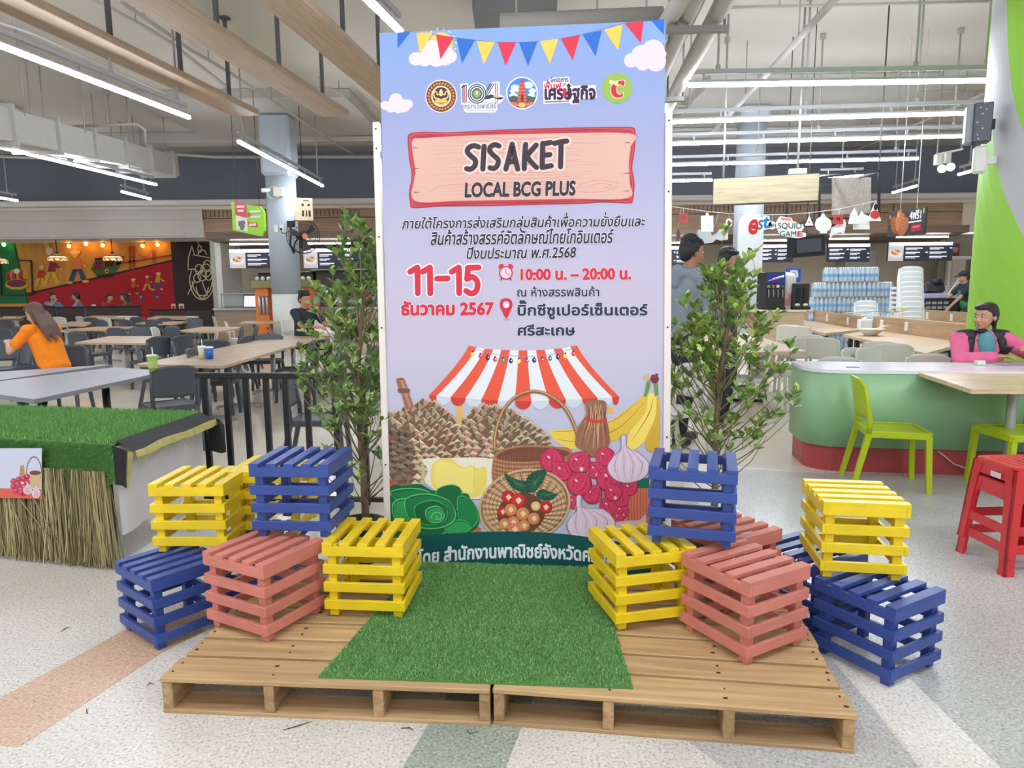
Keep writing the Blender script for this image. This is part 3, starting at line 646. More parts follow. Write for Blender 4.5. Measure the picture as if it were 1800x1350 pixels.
# small printed sheet on the skirt
SH = [atz(0, 0, 0)]
o = thing('printed_sheet', 'printed sheet of onions, garlic and a basket pinned to the straw skirt', 'sign', up(s0.lerp(s1, .5), 0))
org = atY(73, 877, 1.0)
def shp(u, v, off=.0):
    d = _ray(u, v); pl = FLo+nf*.05; tt = (pl-Vector((0, 0, CAMZ))).dot(nf)/d.dot(nf); p = Vector((0, 0, CAMZ))+d*tt
    return p+nf*off-Vector(o.location)
mb = MB()
def spoly(pts, c, off): mb.col = rgb(*c); mb.poly([shp(u, v, off) for u, v in pts])
def scirc(cx, cy, rx, ry, c, off, n=16): spoly([(cx+rx*math.cos(2*math.pi*k/n), cy+ry*math.sin(2*math.pi*k/n)) for k in range(n)][::-1], c, off)
mb.col = rgb(206, 210, 228); fr = [(-90, 788), (73, 788), (73, 877), (-90, 873)]
mb.add([shp(u, v, 0) for u, v in fr]+[shp(u, v, -.003) for u, v in fr], [(3, 2, 1, 0), (4, 5, 6, 7), (0, 1, 5, 4), (1, 2, 6, 5), (2, 3, 7, 6), (3, 0, 4, 7)])
spoly([(-90, 856), (-90, 873), (73, 877), (73, 860)][::1], (214, 104, 78), .0006)
spoly([(52, 830), (54, 856), (72, 858), (72, 830)], (206, 176, 136), .0008); scirc(62, 831, 10, 4, (120, 72, 48), .0012)
for k in range(14): a = math.pi*k/14; b = math.pi*(k+1)/14; spoly([(60-14*math.cos(a), 832-30*math.sin(a)), (60-12.6*math.cos(a), 832-28*math.sin(a)), (60-12.6*math.cos(b), 832-28*math.sin(b)), (60-14*math.cos(b), 832-30*math.sin(b))], (120, 92, 60), .0011)
spoly([(36, 818), (34, 838), (44, 838), (42, 818)], (190, 140, 90), .001)
for cx, cy in ((24, 846), (33, 843), (42, 842), (48, 848), (24, 855), (33, 853), (42, 856), (29, 863), (38, 866), (48, 838), (44, 866)): scirc(cx, cy, 5.4, 5.4, (202, 58, 86), .0014); scirc(cx-1.4, cy-1.6, 1.8, 1.8, (232, 130, 146), .0017)
for cx, cy in ((49, 861), (64, 867)): scirc(cx, cy, 8, 8.5, (226, 196, 204), .002); spoly([(cx-1.5, cy-13), (cx-2.5, cy-5), (cx+2.5, cy-5), (cx+1.5, cy-13)], (226, 196, 204), .0021); [spoly([(cx+k*2.4-.3, cy-5), (cx+k*3-.4, cy+6), (cx+k*3+.4, cy+6), (cx+k*2.4+.3, cy-5)], (176, 120, 140), .0023) for k in (-1, 0, 1)]
mb.build('print', M_print, o)
# ------------------------------------------------------------------ shrubs in pots
M_bark = mat('shrub_bark', (122, 104, 80), .9, var=.25, scale=30, bump=.4, bscale=80); M_twig = mat('twig', (128, 122, 84), .8)
M_pot = mat('black_pot', (34, 34, 36), .5); M_leaf = colmat('leaf', .38, .5); M_soil = mat('soil', (62, 48, 36), .95, bump=.5)
def shrub(x, y, zp, ht, sx, seed, label, lean, cols, nbr=46, lo=.12):
    t = thing('potted_shrub', label, 'shrub', (x, y, zp)); rg = random.Random(seed)
    mb = MB(); mb.lathe([(.09, 0), (.1, .0), (.125, .2), (.14, .2), (.14, .225), (.125, .225), (.118, .19), (0, .188)], 20); mb.build('pot', M_pot, t)
    MB().lathe([(.118, .187), (.05, .2), (0, .203)], 16).build('soil', M_soil, t)
    tr = [Vector((lean*s*.6+.03*math.sin(s*4+seed), .02*math.sin(s*5), .18+s*(ht-.3))) for s in [k/9 for k in range(10)]]
    MB().tube(tr, [.02*(1-.75*k/9)+.003 for k in range(10)], 8).build('trunk', M_bark, t)
    mb = MB(); V = []; F = []; C = []
    def leaf(p, d, L):
        d = d.normalized(); s = d.cross(Vector((rg.uniform(-.5, .5), rg.uniform(-.5, .5), 1))).normalized(); n = s.cross(d); W = L*rg.uniform(.19, .25); b = len(V)
        pts = [p, p+d*L*.3+s*W*.9+n*L*.03, p+d*L*.68+s*W+n*L*.02, p+d*L-n*L*.08, p+d*L*.68-s*W+n*L*.02, p+d*L*.3-s*W*.9+n*L*.03, p+d*L*.5-n*L*.04]
        V.extend(tuple(q_) for q_ in pts); c = rgb(*rg.choice(cols))
        for a, e in ((0, 1), (1, 2), (2, 3), (3, 4), (4, 5), (5, 0)): F.append((b+a, b+e, b+6)); C.append(c)
    for i in range(nbr):
        s = rg.uniform(lo, 1)**1.1; k = s*9; j = min(int(k), 8); p = tr[j].lerp(tr[j+1], k-j); a = rg.uniform(0, 2*math.pi)
        spread = sx*(1.12-.86*s)*rg.uniform(.45, 1); d = Vector((math.cos(a)*spread, math.sin(a)*spread*.75, rg.uniform(.16, .36)*(1.1-.3*s)))
        pts = [p+d*q_+Vector((0, 0, .12*q_*q_*rg.uniform(.4, 1))) for q_ in (0, .35, .7, 1)]
        mb.tube(pts, [.0045, .0035, .0026, .0015], 5)
        for ss in range(rg.randint(3, 5)):
            q_ = rg.uniform(.4, 1); bp_ = pts[0].lerp(pts[3], q_)+Vector((0, 0, .05*q_)); tw = (d.normalized()*.5+Vector((rg.uniform(-.7, .7), rg.uniform(-.7, .7), rg.uniform(.1, .9)))).normalized()*rg.uniform(.05, .13)
            mb.tube([bp_, bp_+tw], .0014, 4); e = bp_+tw
            for l in range(rg.randint(5, 8)):
                aa = rg.uniform(0, 6.28); dd = tw.normalized()*.7+Vector((math.cos(aa), math.sin(aa), rg.uniform(-.2, .6)))*.75; leaf(e-tw*rg.uniform(0, .5), dd, rg.uniform(.042, .066))
    mb.build('branches', M_twig, t); tag(meshdata('foliage', V, F, M_leaf, t, C), kind='stuff')
LG1 = [(128, 160, 86), (102, 136, 74), (150, 178, 92), (176, 198, 104), (114, 146, 86), (88, 120, 70)]; LG2 = [(130, 164, 76), (108, 144, 66), (160, 184, 84), (184, 202, 102), (92, 130, 64), (140, 172, 86)]
p = atz(640, 905, .02); shrub(-.86, 3.78, 0, 1.60, .50, 21, 'tall leafy shrub in a black pot left of the banner', .12, LG1, 78)
shrub(1.12, 3.84, 0, 1.46, .6, 33, 'tall leafy shrub with pale stems right of the banner', .15, LG2, 72)
# ------------------------------------------------------------------ railing
t = thing('railing', 'black metal railing behind the left crates and shrub', 'railing', (0, 0, 0))
ra, rb = atz(345, 660, .93), atz(672, 661, .93); MB().bar(ra, rb, .05, .04, .004).build('top_rail', mat('black_metal', (28, 29, 31), .4), t)
d = (rb-ra)/((rb-ra).length)
base = lambda p, z: Vector((p.x, p.y, z))
for u in (358, 397, 432, 468, 502, 540, 590, 640):
    s = (atz(u, 660, .93)-ra).dot(d); p = ra+d*s; MB().box((p.x, p.y, .46), (.04, .03, .9), math.atan2(d.y, d.x), .003).build('baluster', mat('black_metal', (28, 29, 31), .4), t)
MB().bar(base(ra, .05), base(rb, .05), .04, .03, .003).build('bottom_rail', mat('black_metal', (28, 29, 31), .4), t)
# ------------------------------------------------------------------ twigs fallen on the floor
mb = None
for i, (pts, lab) in enumerate((([(498, 1283), (520, 1277), (548, 1268)], 'thin dry twig on the floor in front of the left pallet'), ([(705, 1280), (720, 1279), (726, 1284)], 'thin dry stalk beside the green floor strip'), ([(820, 1282), (826, 1290), (842, 1285)], 'curled dry stalk at the gap between the pallets'), ([(258, 1206), (263, 1200), (272, 1203)], 'small curled leaf scrap left of the left pallet'), ([(152, 1246), (153, 1254), (154, 1253)], 'tiny dark leaf scrap below the orange strip'), ([(108, 1110), (116, 1104), (122, 1102)], 'dry leaf scrap on the floor above the orange strip'))):
    P = [atz(u, v, .004) for u, v in pts]; tag(MB().tube(P, [.0012, .0022, .001], 5).build('twig', mat('dry_twig', (96, 74, 54), .9)), lab, 'twig')
# ================================================================== PRINTED BANNER
BL_, BR_, TL_ = atY(687, 975, 3.475), atY(1164, 975, 3.36), atY(667, 58, 3.625)
_s = (BR_-BL_).normalized(); _n = _s.cross((TL_-BL_).normalized()).normalized(); _t = _n.cross(_s).normalized()
if _n.y > 0: _n = -_n; _t = _n.cross(_s).normalized()
if _t.z < 0: _t = -_t
BO = BL_-_t*(BL_.z/_t.z)
ban = thing('printed_banner', 'tall printed event banner with bunting, wooden title board and painted fruit, standing behind the turf', 'banner', BO)
def bst(u, v):
    d = _ray(u, v); k = (BO-Vector((0, 0, CAMZ))).dot(_n)/d.dot(_n); p = Vector((0, 0, CAMZ))+d*k-BO; return p.dot(_s), p.dot(_t)
def bpt(u, v, L=0):
    s, t = bst(u, v); return _s*s+_t*t+_n*(.0004*L)
mb = MB(); bank = mb
def bp(pts, c, L, Z=None):
    if Z: pts = [Z(*p) for p in pts]
    P = [bpt(u, v, L) for u, v in pts]
    A = sum((P[i].cross(P[(i+1) % len(P)]) for i in range(len(P))), Vector())
    if A.dot(_n) < 0: P = P[::-1]
    mb.col = rgb(*c); mb.poly(P)
def z1(x, y): return 660+x/3.4615, 30+y/3.4615
def z2(x, y): return 660+x/3.4615, 200+y/3.4615
def z3(x, y): return 660+x/3.4615, 360+y/3.4615
def z4(x, y): return 660+x/3.4615, 590+y/3.4615
def z5(x, y): return 670+x/3.529, 760+y/3.529
_i = [0]
def bc(cx, cy, rx, ry, c, L, Z=None, rot=0, n=22, a0=0, a1=360):
    cs, sn = math.cos(R(rot)), math.sin(R(rot)); pts = []
    full = a1-a0 >= 360; _i[0] = (_i[0]+1) % 24; L += _i[0]*.004
    for k in range(n if full else n+1):
        a = R(a0+(a1-a0)*k/n); x, y = rx*math.cos(a), ry*math.sin(a); pts.append((cx+x*cs-y*sn, cy+x*sn+y*cs))
    bp(pts, c, L, Z)
def cr(pts, n=6, closed=True):
    o = []; m = len(pts)
    for i in range(m if closed else m-1):
        g = (lambda k: pts[k % m]) if closed else (lambda k: pts[min(max(k, 0), m-1)])
        p0, p1, p2, p3 = g(i-1), g(i), g(i+1), g(i+2)
        for k in range(n):
            t = k/n; o.append(tuple(.5*((2*p1[a])+(-p0[a]+p2[a])*t+(2*p0[a]-5*p1[a]+4*p2[a]-p3[a])*t*t+(-p0[a]+3*p1[a]-3*p2[a]+p3[a])*t**3) for a in (0, 1)))
    if not closed: o.append(pts[-1])
    return o
def bstroke(pts, w_, c, L, Z=None, n=5, taper=False):
    q = cr(pts, n, False) if len(pts) > 2 else pts; m = len(q); l = []; r = []
    for i in range(m):
        a, b = q[max(i-1, 0)], q[min(i+1, m-1)]; dx, dy = b[0]-a[0], b[1]-a[1]; h = math.hypot(dx, dy) or 1
        ww = w_/2*((1-abs(2*i/(m-1)-1)*.85) if taper else 1); l.append((q[i][0]-dy/h*ww, q[i][1]+dx/h*ww)); r.append((q[i][0]+dy/h*ww, q[i][1]-dx/h*ww))
    for i in range(m-1): bp([l[i], l[i+1], r[i+1], r[i]], c, L, Z)
def bt(txt, x0, y0, x1, y1, c, L, Z, bold=0.0, shear=0.0, dy=0.0, arc=0.0, outline=None, ow=.03, res=3):
    xm = (x0+x1)/2
    def fn(x, y):
        yy = y+dy*(x-x0)/(x1-x0)+arc*(x-xm)**2; return x, yy
    def place(X, Y, LL):
        u, v = Z(*fn(X, Y)); return bpt(u, v, LL)
    vs, fs = text_geo(txt, 0.0, shear, res); xs = [p[0] for p in vs]; ys = [p[1] for p in vs]; ax, bx, ay, by = min(xs)-bold, max(xs)+bold, min(ys)-bold, max(ys)+bold
    kx, ky = (x1-x0)/(bx-ax), (y1-y0)/(by-ay)
    def rings(rad, n, LL):
        for k in range(n):
            ox, oy = rad*math.cos(2*math.pi*k/n), rad*math.sin(2*math.pi*k/n)
            mb.add([place(x0+(p[0]+ox-ax)*kx, y1-(p[1]+oy-ay)*ky, LL+.015*k) for p in vs], fs, False)
    if outline: mb.col = rgb(*outline); rings(bold+ow, 12, L-1)
    mb.col = rgb(*c); mb.add([place(x0+(p[0]-ax)*kx, y1-(p[1]-ay)*ky, L) for p in vs], fs, False)
    if bold > 0: rings(bold, 8, L+.02); rings(bold*.5, 6, L+.17)
# panel body and printed sky
edge = [(667, 58), (1169.5, 36), (1164, 1010), (688, 1010)]
P = [bpt(u, v, 0) for u, v in edge]; mb.col = rgb(226, 222, 230)
mb.add(P+[p-_n*.012 for p in P], [(3, 2, 1, 0), (4, 5, 6, 7), (0, 1, 5, 4), (1, 2, 6, 5), (2, 3, 7, 6), (3, 0, 4, 7)])
stops = [(0, (130, 160, 208)), (.09, (142, 160, 204)), (.2, (160, 164, 200)), (.33, (180, 177, 203)), (.45, (194, 186, 206)), (.6, (200, 192, 208)), (.75, (192, 192, 212)), (1, (194, 194, 212))]
rows = 90
def lerp4(t):
    a = edge; L_ = lambda p, q: (p[0]+(q[0]-p[0])*t, p[1]+(q[1]-p[1])*t); return L_(a[0], a[3]), L_(a[1], a[2])
for i in range(rows):
    t0, t1 = i/rows, (i+1)/rows; tm = (t0+t1)/2
    for k in range(len(stops)-1):
        if stops[k][0] <= tm <= stops[k+1][0]: q = (tm-stops[k][0])/(stops[k+1][0]-stops[k][0]); c = tuple(stops[k][1][j]*(1-q)+stops[k+1][1][j]*q for j in range(3))
    a, b = lerp4(t0); d, e = lerp4(t1); bp([a, b, e, d], c, 1)
# sun, clouds, bunting
for k in range(11): a = R(150-k*24); bc(395+95*math.cos(a), 165-95*math.sin(a), 8, 3, (244, 236, 190), 2, z1, -math.degrees(-a))
bc(400, 165, 72, 72, (244, 204, 84), 2, z1)
CLD = (230, 212, 224)
for x, y, r in ((245, 255, 42), (300, 250, 52), (345, 200, 62), (420, 235, 62), (455, 240, 40), (370, 250, 55)): bc(x, y, r, r*.98, CLD, 3, z1)
for x, y, r in ((1556, 265, 44), (1620, 235, 64), (1690, 205, 68), (1705, 270, 62), (1625, 285, 42), (1740, 225, 30), (1742, 262, 26)): bc(x, y, r, r, (226, 206, 218), 3+.1, z1)
for x, y, r in ((58, 538, 27), (95, 545, 36), (125, 506, 42), (172, 542, 40), (200, 530, 28), (140, 550, 36)): bc(x, y, r, r, CLD, 3.2, z1)
bstroke([(135, 95), (250, 92), (480, 125), (735, 152), (990, 148), (1250, 108), (1510, 40), (1690, 14)], 3, (90, 110, 160), 4, z1)
BLU, YEL, RED = (42, 104, 190), (236, 196, 84), (214, 48, 72)
for i, tr in enumerate((((135, 95), (212, 95), (135, 190)), ((250, 95), (352, 95), (268, 228)), ((368, 105), (478, 125), (397, 258)), ((493, 130), (605, 142), (527, 280)), ((617, 147), (727, 152), (660, 292)), ((745, 155), (856, 153), (792, 298)), ((873, 155), (986, 150), (929, 298)), ((1000, 147), (1113, 133), (1062, 285)), ((1128, 132), (1244, 112), (1200, 265)), ((1260, 106), (1376, 83), (1340, 240)), ((1390, 78), (1504, 44), (1477, 205)), ((1517, 38), (1632, 24), (1614, 160)), ((1676, 18), (1758, 14), (1754, 108)))):
    bp(tr, (BLU, YEL, RED)[i % 3], 5, z1)
# round emblems and logos
bc(400, 483, 97, 101, (244, 214, 206), 5, z1, n=40); bc(400, 483, 90, 94, (92, 44, 36), 6, z1, n=40); bc(400, 483, 62, 66, (226, 178, 110), 7, z1, n=36); bc(400, 483, 57, 61, (246, 226, 190), 8, z1, n=36); bc(400, 483, 52, 55, (62, 44, 66), 9, z1, n=32)
for k in range(26):
    a = 2*math.pi*k/26; bc(400+76*math.cos(a), 483+79*math.sin(a), 9, 6, (226, 160, 84), 7, z1, math.degrees(a)+40, 8); bc(400+76*math.cos(a), 483+79*math.sin(a), 3, 3, (110, 50, 40), 7.5, z1, 0, 6)
for sx in (-1, 1):
    bstroke([(400+sx*8, 500), (400+sx*38, 492), (400+sx*44, 462), (400+sx*28, 452)], 9, (228, 190, 110), 10, z1); bstroke([(400+sx*6, 470), (400+sx*22, 474), (400+sx*26, 458)], 7, (236, 204, 130), 10, z1)
bc(400, 462, 11, 22, (236, 204, 130), 11, z1); bc(400, 512, 40, 12, (224, 184, 90), 11, z1); bstroke([(362, 524), (400, 532), (438, 524)], 8, (224, 184, 90), 11, z1)
NV = (44, 44, 74)
for bx in (((512, 408), (566, 402), (566, 532), (522, 534), (522, 448)), ((652, 508), (712, 396), (756, 394), (756, 472), (790, 490), (756, 528), (712, 528)), ((536, 526), (742, 520), (742, 562), (728, 582), (550, 584), (536, 566))): bp(bx, (236, 236, 244), 5, z1)
bc(618, 468, 66, 68, (236, 236, 244), 5.2, z1)
for k in range(3): bp([(530+k*10, 418), (536+k*10, 414), (536+k*10, 524), (530+k*10, 524)], (NV, (196, 60, 70), NV)[k], 6, z1); bp([(520, 434-k*0+k*0), (526, 434), (542+k*10, 412), (536+k*10, 412)], NV, 6.2, z1)
for r_, c in ((56, NV), (50, (236, 236, 244)), (45, NV), (38, (236, 236, 244)), (33, (96, 112, 92))): bc(618, 468, r_, r_*1.08, c, 7+.3*(56-r_)/5, z1, n=32)
for k in range(8): a = k*.785; bc(618+16*math.cos(a), 468+17*math.sin(a), 5, 5, (196, 196, 130), 10, z1, n=8)
bc(618, 464, 8, 14, (206, 206, 140), 10.2, z1, n=10)
for k in range(3): bp([(722-k*12, 404), (728-k*12, 404), (678-k*12, 486), (671-k*12, 486)], NV, 6, z1)
bp([(728, 404), (746, 402), (746, 520), (730, 520)], (196, 60, 70), 6, z1); bp([(735, 404), (741, 404), (741, 520), (735, 520)], (236, 236, 244), 6.3, z1)
bp(cr([(660, 498), (700, 472), (740, 486), (782, 492), (752, 504), (716, 492), (690, 500)], 5), NV, 7, z1); bp(cr([(716, 482), (742, 478), (752, 490), (734, 492)], 4), (220, 180, 90), 7.3, z1)
bt('กระทรวงพาณิชย์', 542, 527, 736, 560, (60, 64, 110), 6, z1, .01, dy=-4); bt('Ministry of Commerce', 556, 563, 722, 577, (60, 64, 110), 6, z1, dy=-3)
bc(892, 463, 97, 100, (236, 238, 248), 5, z1, n=40); bc(892, 463, 89, 92, (74, 128, 208), 6, z1, n=40)
for x, y, r in ((850, 430, 26), (880, 440, 30), (930, 415, 30), (955, 450, 22), (836, 450, 18), (840, 480, 26), (950, 478, 22)): bc(x, y, r, r*.7, (214, 226, 244), 7, z1)
bp([(806, 492), (840, 478), (880, 490), (930, 480), (976, 490), (965, 520), (818, 520)], (70, 92, 66), 8, z1)
bp([(866, 522), (872, 440), (884, 392), (894, 380), (904, 394), (914, 440), (920, 522)], (190, 74, 58), 9, z1)
for y in (405, 425, 445, 465, 485, 505): bp([(874-(y-405)*.1, y), (912+(y-405)*.08, y), (912+(y-405)*.08, y+6), (874-(y-405)*.1, y+6)], (226, 118, 92), 9.3, z1)
bp([(886, 470), (900, 470), (902, 522), (884, 522)], (120, 40, 40), 9.5, z1)
bc(892, 463, 88, 90, (196, 60, 52), 10, z1, n=20, a0=42, a1=138); bc(892, 536, 22, 16, (226, 186, 90), 10.5, z1); [bc(892+sx*46, 530, 26, 10, (226, 110, 80), 10.4, z1, sx*-18) for sx in (-1, 1)]
for bx in (((1058, 370), (1180, 364), (1182, 402), (1140, 404), (1140, 452), (1022, 458), (1020, 392), (1058, 388)), ((1022, 448), (1130, 440), (1150, 420), (1174, 396), (1200, 420), (1340, 414), (1348, 492), (1250, 500), (1240, 530), (1190, 532), (1180, 522), (1022, 530))): bp(bx, (236, 232, 244), 5+.2*(bx[0][1] > 400), z1)
bt('โครงการ', 1064, 366, 1174, 400, (66, 30, 60), 6, z1, .03, dy=-4); bt('ฟื้นฟู', 1026, 388, 1132, 450, (206, 44, 66), 6, z1, .03, dy=-3); bt('เศรษฐกิจ', 1028, 418, 1340, 528, (62, 26, 58), 6, z1, .05, dy=-2)
bp([(1140, 492), (1140, 452), (1130, 452), (1148, 430), (1166, 452), (1156, 452), (1156, 492)], (206, 44, 66), 6.6, z1); bp([(1168, 498), (1168, 424), (1158, 424), (1176, 402), (1194, 424), (1184, 424), (1184, 498)], (62, 26, 58), 6.6, z1)
bp([(1030, 514), (1178, 510), (1178, 516), (1030, 521)], (120, 90, 120), 6.6, z1)
bc(1470, 433, 92, 93, (150, 178, 76), 5, z1, n=40)
bp(cr([(1517, 385), (1514, 424), (1504, 424), (1488, 414), (1472, 424), (1468, 446), (1478, 466), (1496, 466), (1510, 456), (1506, 486), (1480, 496), (1446, 488), (1430, 460), (1432, 424), (1450, 398), (1480, 386)], 4), (240, 214, 190), 6, z1)
bp(cr([(1514, 389), (1511, 420), (1504, 420), (1488, 410), (1470, 421), (1464, 446), (1475, 470), (1496, 470), (1506, 462), (1502, 483), (1480, 492), (1449, 484), (1434, 459), (1436, 425), (1453, 401), (1480, 390)], 4), (212, 36, 58), 7, z1)
bt('Big', 1424, 386, 1478, 418, (250, 240, 160), 9, z1, .05, outline=(120, 140, 60), ow=.03)
# wooden title board
OUT = [(197, 150), (215, 120), (290, 110), (450, 113), (650, 102), (900, 92), (1200, 84), (1500, 80), (1566, 84), (1582, 108), (1578, 220), (1562, 330), (1577, 420), (1566, 528), (1540, 545), (1380, 540), (1250, 548), (900, 556), (650, 562), (400, 565), (232, 574), (212, 545), (205, 480), (220, 380), (205, 270)]
INN = [(228, 162), (300, 150), (620, 133), (1000, 124), (1546, 122), (1552, 200), (1540, 300), (1545, 420), (1535, 513), (1200, 518), (900, 523), (500, 530), (242, 530), (238, 400), (245, 350), (230, 250)]
bp(cr(OUT, 5), (176, 50, 64), 6, z2); INq = cr(INN, 5)
def inset(q, k):
    cx = sum(p[0] for p in q)/len(q); cy = sum(p[1] for p in q)/len(q); return [(cx+(p[0]-cx)*(1-k), cy+(p[1]-cy)*(1-k*2.6)) for p in q]
bp(inset(cr(OUT, 5), .012), (206, 84, 86), 7, z2); bp(inset(cr(OUT, 5), .024), (184, 58, 70), 8, z2)
bp(inset(INq, -.006), (214, 96, 92), 9, z2); bp(INq, (220, 176, 160), 10, z2)
rg = random.Random(5)
for k in range(20):
    y = 150+k*18; x0 = rg.uniform(250, 420); x1 = rg.uniform(1250, 1525); bstroke([(x0, y+rg.uniform(-6, 6)), (600, y-12+rg.uniform(-9, 9)), (900, y-4+rg.uniform(-8, 8)), (1200, y-16+rg.uniform(-8, 8)), (x1, y-20+rg.uniform(-6, 6))], 3.0, (200, 138, 122), 11, z2, taper=True)
for pts in ([(1230, 440), (1350, 405), (1480, 430), (1400, 470), (1260, 480)], [(1290, 445), (1370, 425), (1440, 438), (1380, 456)], [(330, 480), (400, 440), (540, 430), (620, 440)]): bstroke(pts, 2.6, (200, 138, 122), 11.3, z2)
for x, y, s in ((230, 208, 1), (240, 332, 1), (238, 478, 1), (1546, 176, -1), (1542, 362, -1), (1540, 470, -1)): bp([(x, y-3), (x+s*42, y+2), (x, y+4)], (120, 56, 56), 11.5, z2)
HAND = [[(628, 204), (600, 196), (570, 208), (560, 232), (580, 258), (608, 284), (606, 316), (582, 338), (556, 336)], [(662, 200), (658, 262), (654, 338)],
    [(752, 198), (728, 190), (702, 202), (696, 226), (716, 252), (746, 280), (744, 312), (722, 334), (698, 330)], [(794, 338), (812, 270), (832, 186)], [(832, 186), (848, 262), (866, 338)], [(808, 296), (856, 290)],
    [(914, 188), (908, 260), (906, 336)], [(978, 192), (940, 236), (914, 268)], [(922, 262), (952, 300), (980, 328)], [(1018, 182), (1016, 250), (1014, 328)], [(1018, 186), (1066, 176)], [(1016, 256), (1062, 250)], [(1014, 328), (1070, 318)],
    [(1090, 182), (1130, 172), (1164, 168)], [(1130, 176), (1128, 250), (1126, 324)]]
for wd, c_, L_ in ((57, (234, 204, 196), 13), (32, (58, 48, 54), 14)):
    for st in HAND:
        bstroke(st, wd, c_, L_, z2, 5)
        for q in (st[0], st[-1]): bc(q[0], q[1], wd/2, wd/2, c_, L_+.1, z2, n=12)
        if len(st) > 3:
            for q in cr(st, 3, False): bc(q[0], q[1], wd/2, wd/2, c_, L_+.05, z2, n=10)
bt('LOCAL BCG PLUS', 543, 418, 1218, 513, (54, 48, 54), 14, z2, .045, .06, dy=-12, outline=(234, 204, 196), ow=.03)
for a, b in (((236, 140), (420, 128)), ((520, 118), (900, 103)), ((950, 100), (1500, 92)), ((260, 556), (640, 548)), ((700, 545), (1230, 535)), ((1300, 528), (1520, 526))): bstroke([a, ((a[0]+b[0])/2, (a[1]+b[1])/2+3), b], 4, (150, 36, 52), 10.5, z2, taper=True)
# lettering
DK = (54, 44, 50); NAV = (46, 52, 74); WH = (240, 236, 244); RD = (212, 50, 66)
bt('ภายใต้โครงการส่งเสริมกลุ่มสินค้าเพื่อความยั่งยืนและ', 160, 58, 1642, 168, DK, 8, z3, .022, .18, dy=-16, outline=WH, ow=.03)
bt('สินค้าสร้างสรรค์อัตลักษณ์ไทยโกอินเตอร์', 337, 152, 1450, 248, DK, 8.3, z3, .022, .18, dy=-13, outline=WH, ow=.03)
bt('ปีงบประมาณ พ.ศ.2568', 555, 256, 1222, 332, DK, 8.6, z3, .022, .18, dy=-9, outline=WH, ow=.03)
NUM = [[(212, 408), (238, 392), (256, 382)], [(256, 384), (257, 460), (258, 538)], [(288, 408), (314, 392), (332, 382)], [(332, 384), (333, 460), (334, 538)], [(376, 450), (408, 449), (440, 448)], [(464, 408), (490, 392), (508, 382)], [(508, 384), (509, 460), (510, 538)],
    [(628, 382), (594, 383), (562, 384)], [(564, 384), (561, 420), (558, 452)], [(558, 452), (590, 440), (616, 460), (622, 494), (610, 528), (582, 540), (552, 524)]]
for wd, c_, L_ in ((52, WH, 7), (36, RD, 8)):
    for st in NUM:
        bstroke(st, wd, c_, L_, z3, 5)
        for q in cr(st, 4, False): bc(q[0], q[1], wd/2, wd/2, c_, L_+.05, z3, n=12)
bt('ธันวาคม 2567', 156, 584, 722, 676, RD, 8, z3, .05, dy=-2, outline=WH, ow=.025)
bt('10:00 น. – 20:00 น.', 882, 388, 1556, 462, RD, 8, z3, .05, dy=-6, outline=WH, ow=.025)
bt('ณ ห้างสรรพสินค้า', 862, 496, 1362, 560, NAV, 8, z3, .02, dy=-2, outline=WH, ow=.02)
bt('บิ๊กซีซูเปอร์เซ็นเตอร์', 864, 580, 1656, 698, NAV, 8, z3, .035, dy=-2, outline=WH, ow=.02)
bt('ศรีสะเกษ', 865, 726, 1216, 797, NAV, 8, z3, .035, dy=-1, outline=WH, ow=.02)
bc(794, 415, 42, 42, RD, 7, z3, n=28); bc(794, 415, 34, 34, (240, 206, 214), 8, z3, n=28)
for sx in (-1, 1): bc(794+sx*30, 374, 18, 12, RD, 7.5, z3, sx*38); bstroke([(794+sx*24, 446), (794+sx*33, 460)], 6, NAV, 7.5, z3)
bstroke([(794, 415), (794, 392)], 4, RD, 9, z3); bstroke([(794, 415), (816, 428)], 4, RD, 9, z3)
bp(cr([(794, 568), (826, 580), (834, 612), (820, 648), (796, 690), (770, 648), (757, 612), (764, 580)], 5), RD, 7, z3); bc(795, 608, 20, 21, (228, 220, 236), 8, z3); bc(796, 695, 20, 6, (226, 150, 160), 6.5, z3)
# market awning
bp([(495, 428), (530, 428), (530, 540), (495, 540)], (234, 178, 78), 5, z4); bp([(1410, 438), (1446, 438), (1446, 472), (1410, 472)], (234, 178, 78), 5, z4)
ex = [568, 617, 664, 716, 766, 818, 871, 924, 977, 1030, 1083, 1135, 1183, 1226]; ey = [60, 70, 80, 83, 87, 88, 90, 90, 88, 87, 80, 78, 66, 60]
fx = [328, 372, 458, 548, 645, 745, 848, 948, 1055, 1158, 1258, 1352, 1440, 1482]; fy = [360, 368, 374, 380, 388, 394, 398, 398, 395, 390, 385, 380, 374, 370]
def aw(i, t): q = t**1.35; return ex[i]+(fx[i]-ex[i])*(.35*t+.65*q), ey[i]+(fy[i]-ey[i])*t
for i in range(13):
    c = (232, 92, 66) if i % 2 == 0 else (232, 234, 236)
    bp([aw(i, k/8) for k in range(9)]+[aw(i+1, k/8) for k in range(8, -1, -1)], c, 6, z4)
    x0, y0 = aw(i, 1); x1, y1 = aw(i+1, 1); d2 = (206, 66, 54) if i % 2 == 0 else (206, 216, 224)
    bp([(x0, y0), (x1, y1)]+[(x1+(x0-x1)*k/10, (y1+y0)/2+12+40*math.sin(math.pi*k/10)**.6) for k in range(11)], d2, 6.3, z4)
bstroke([(590, 70), (700, 108), (850, 124), (1000, 122), (1110, 104), (1215, 72)], 3, (120, 140, 190), 7, z4)
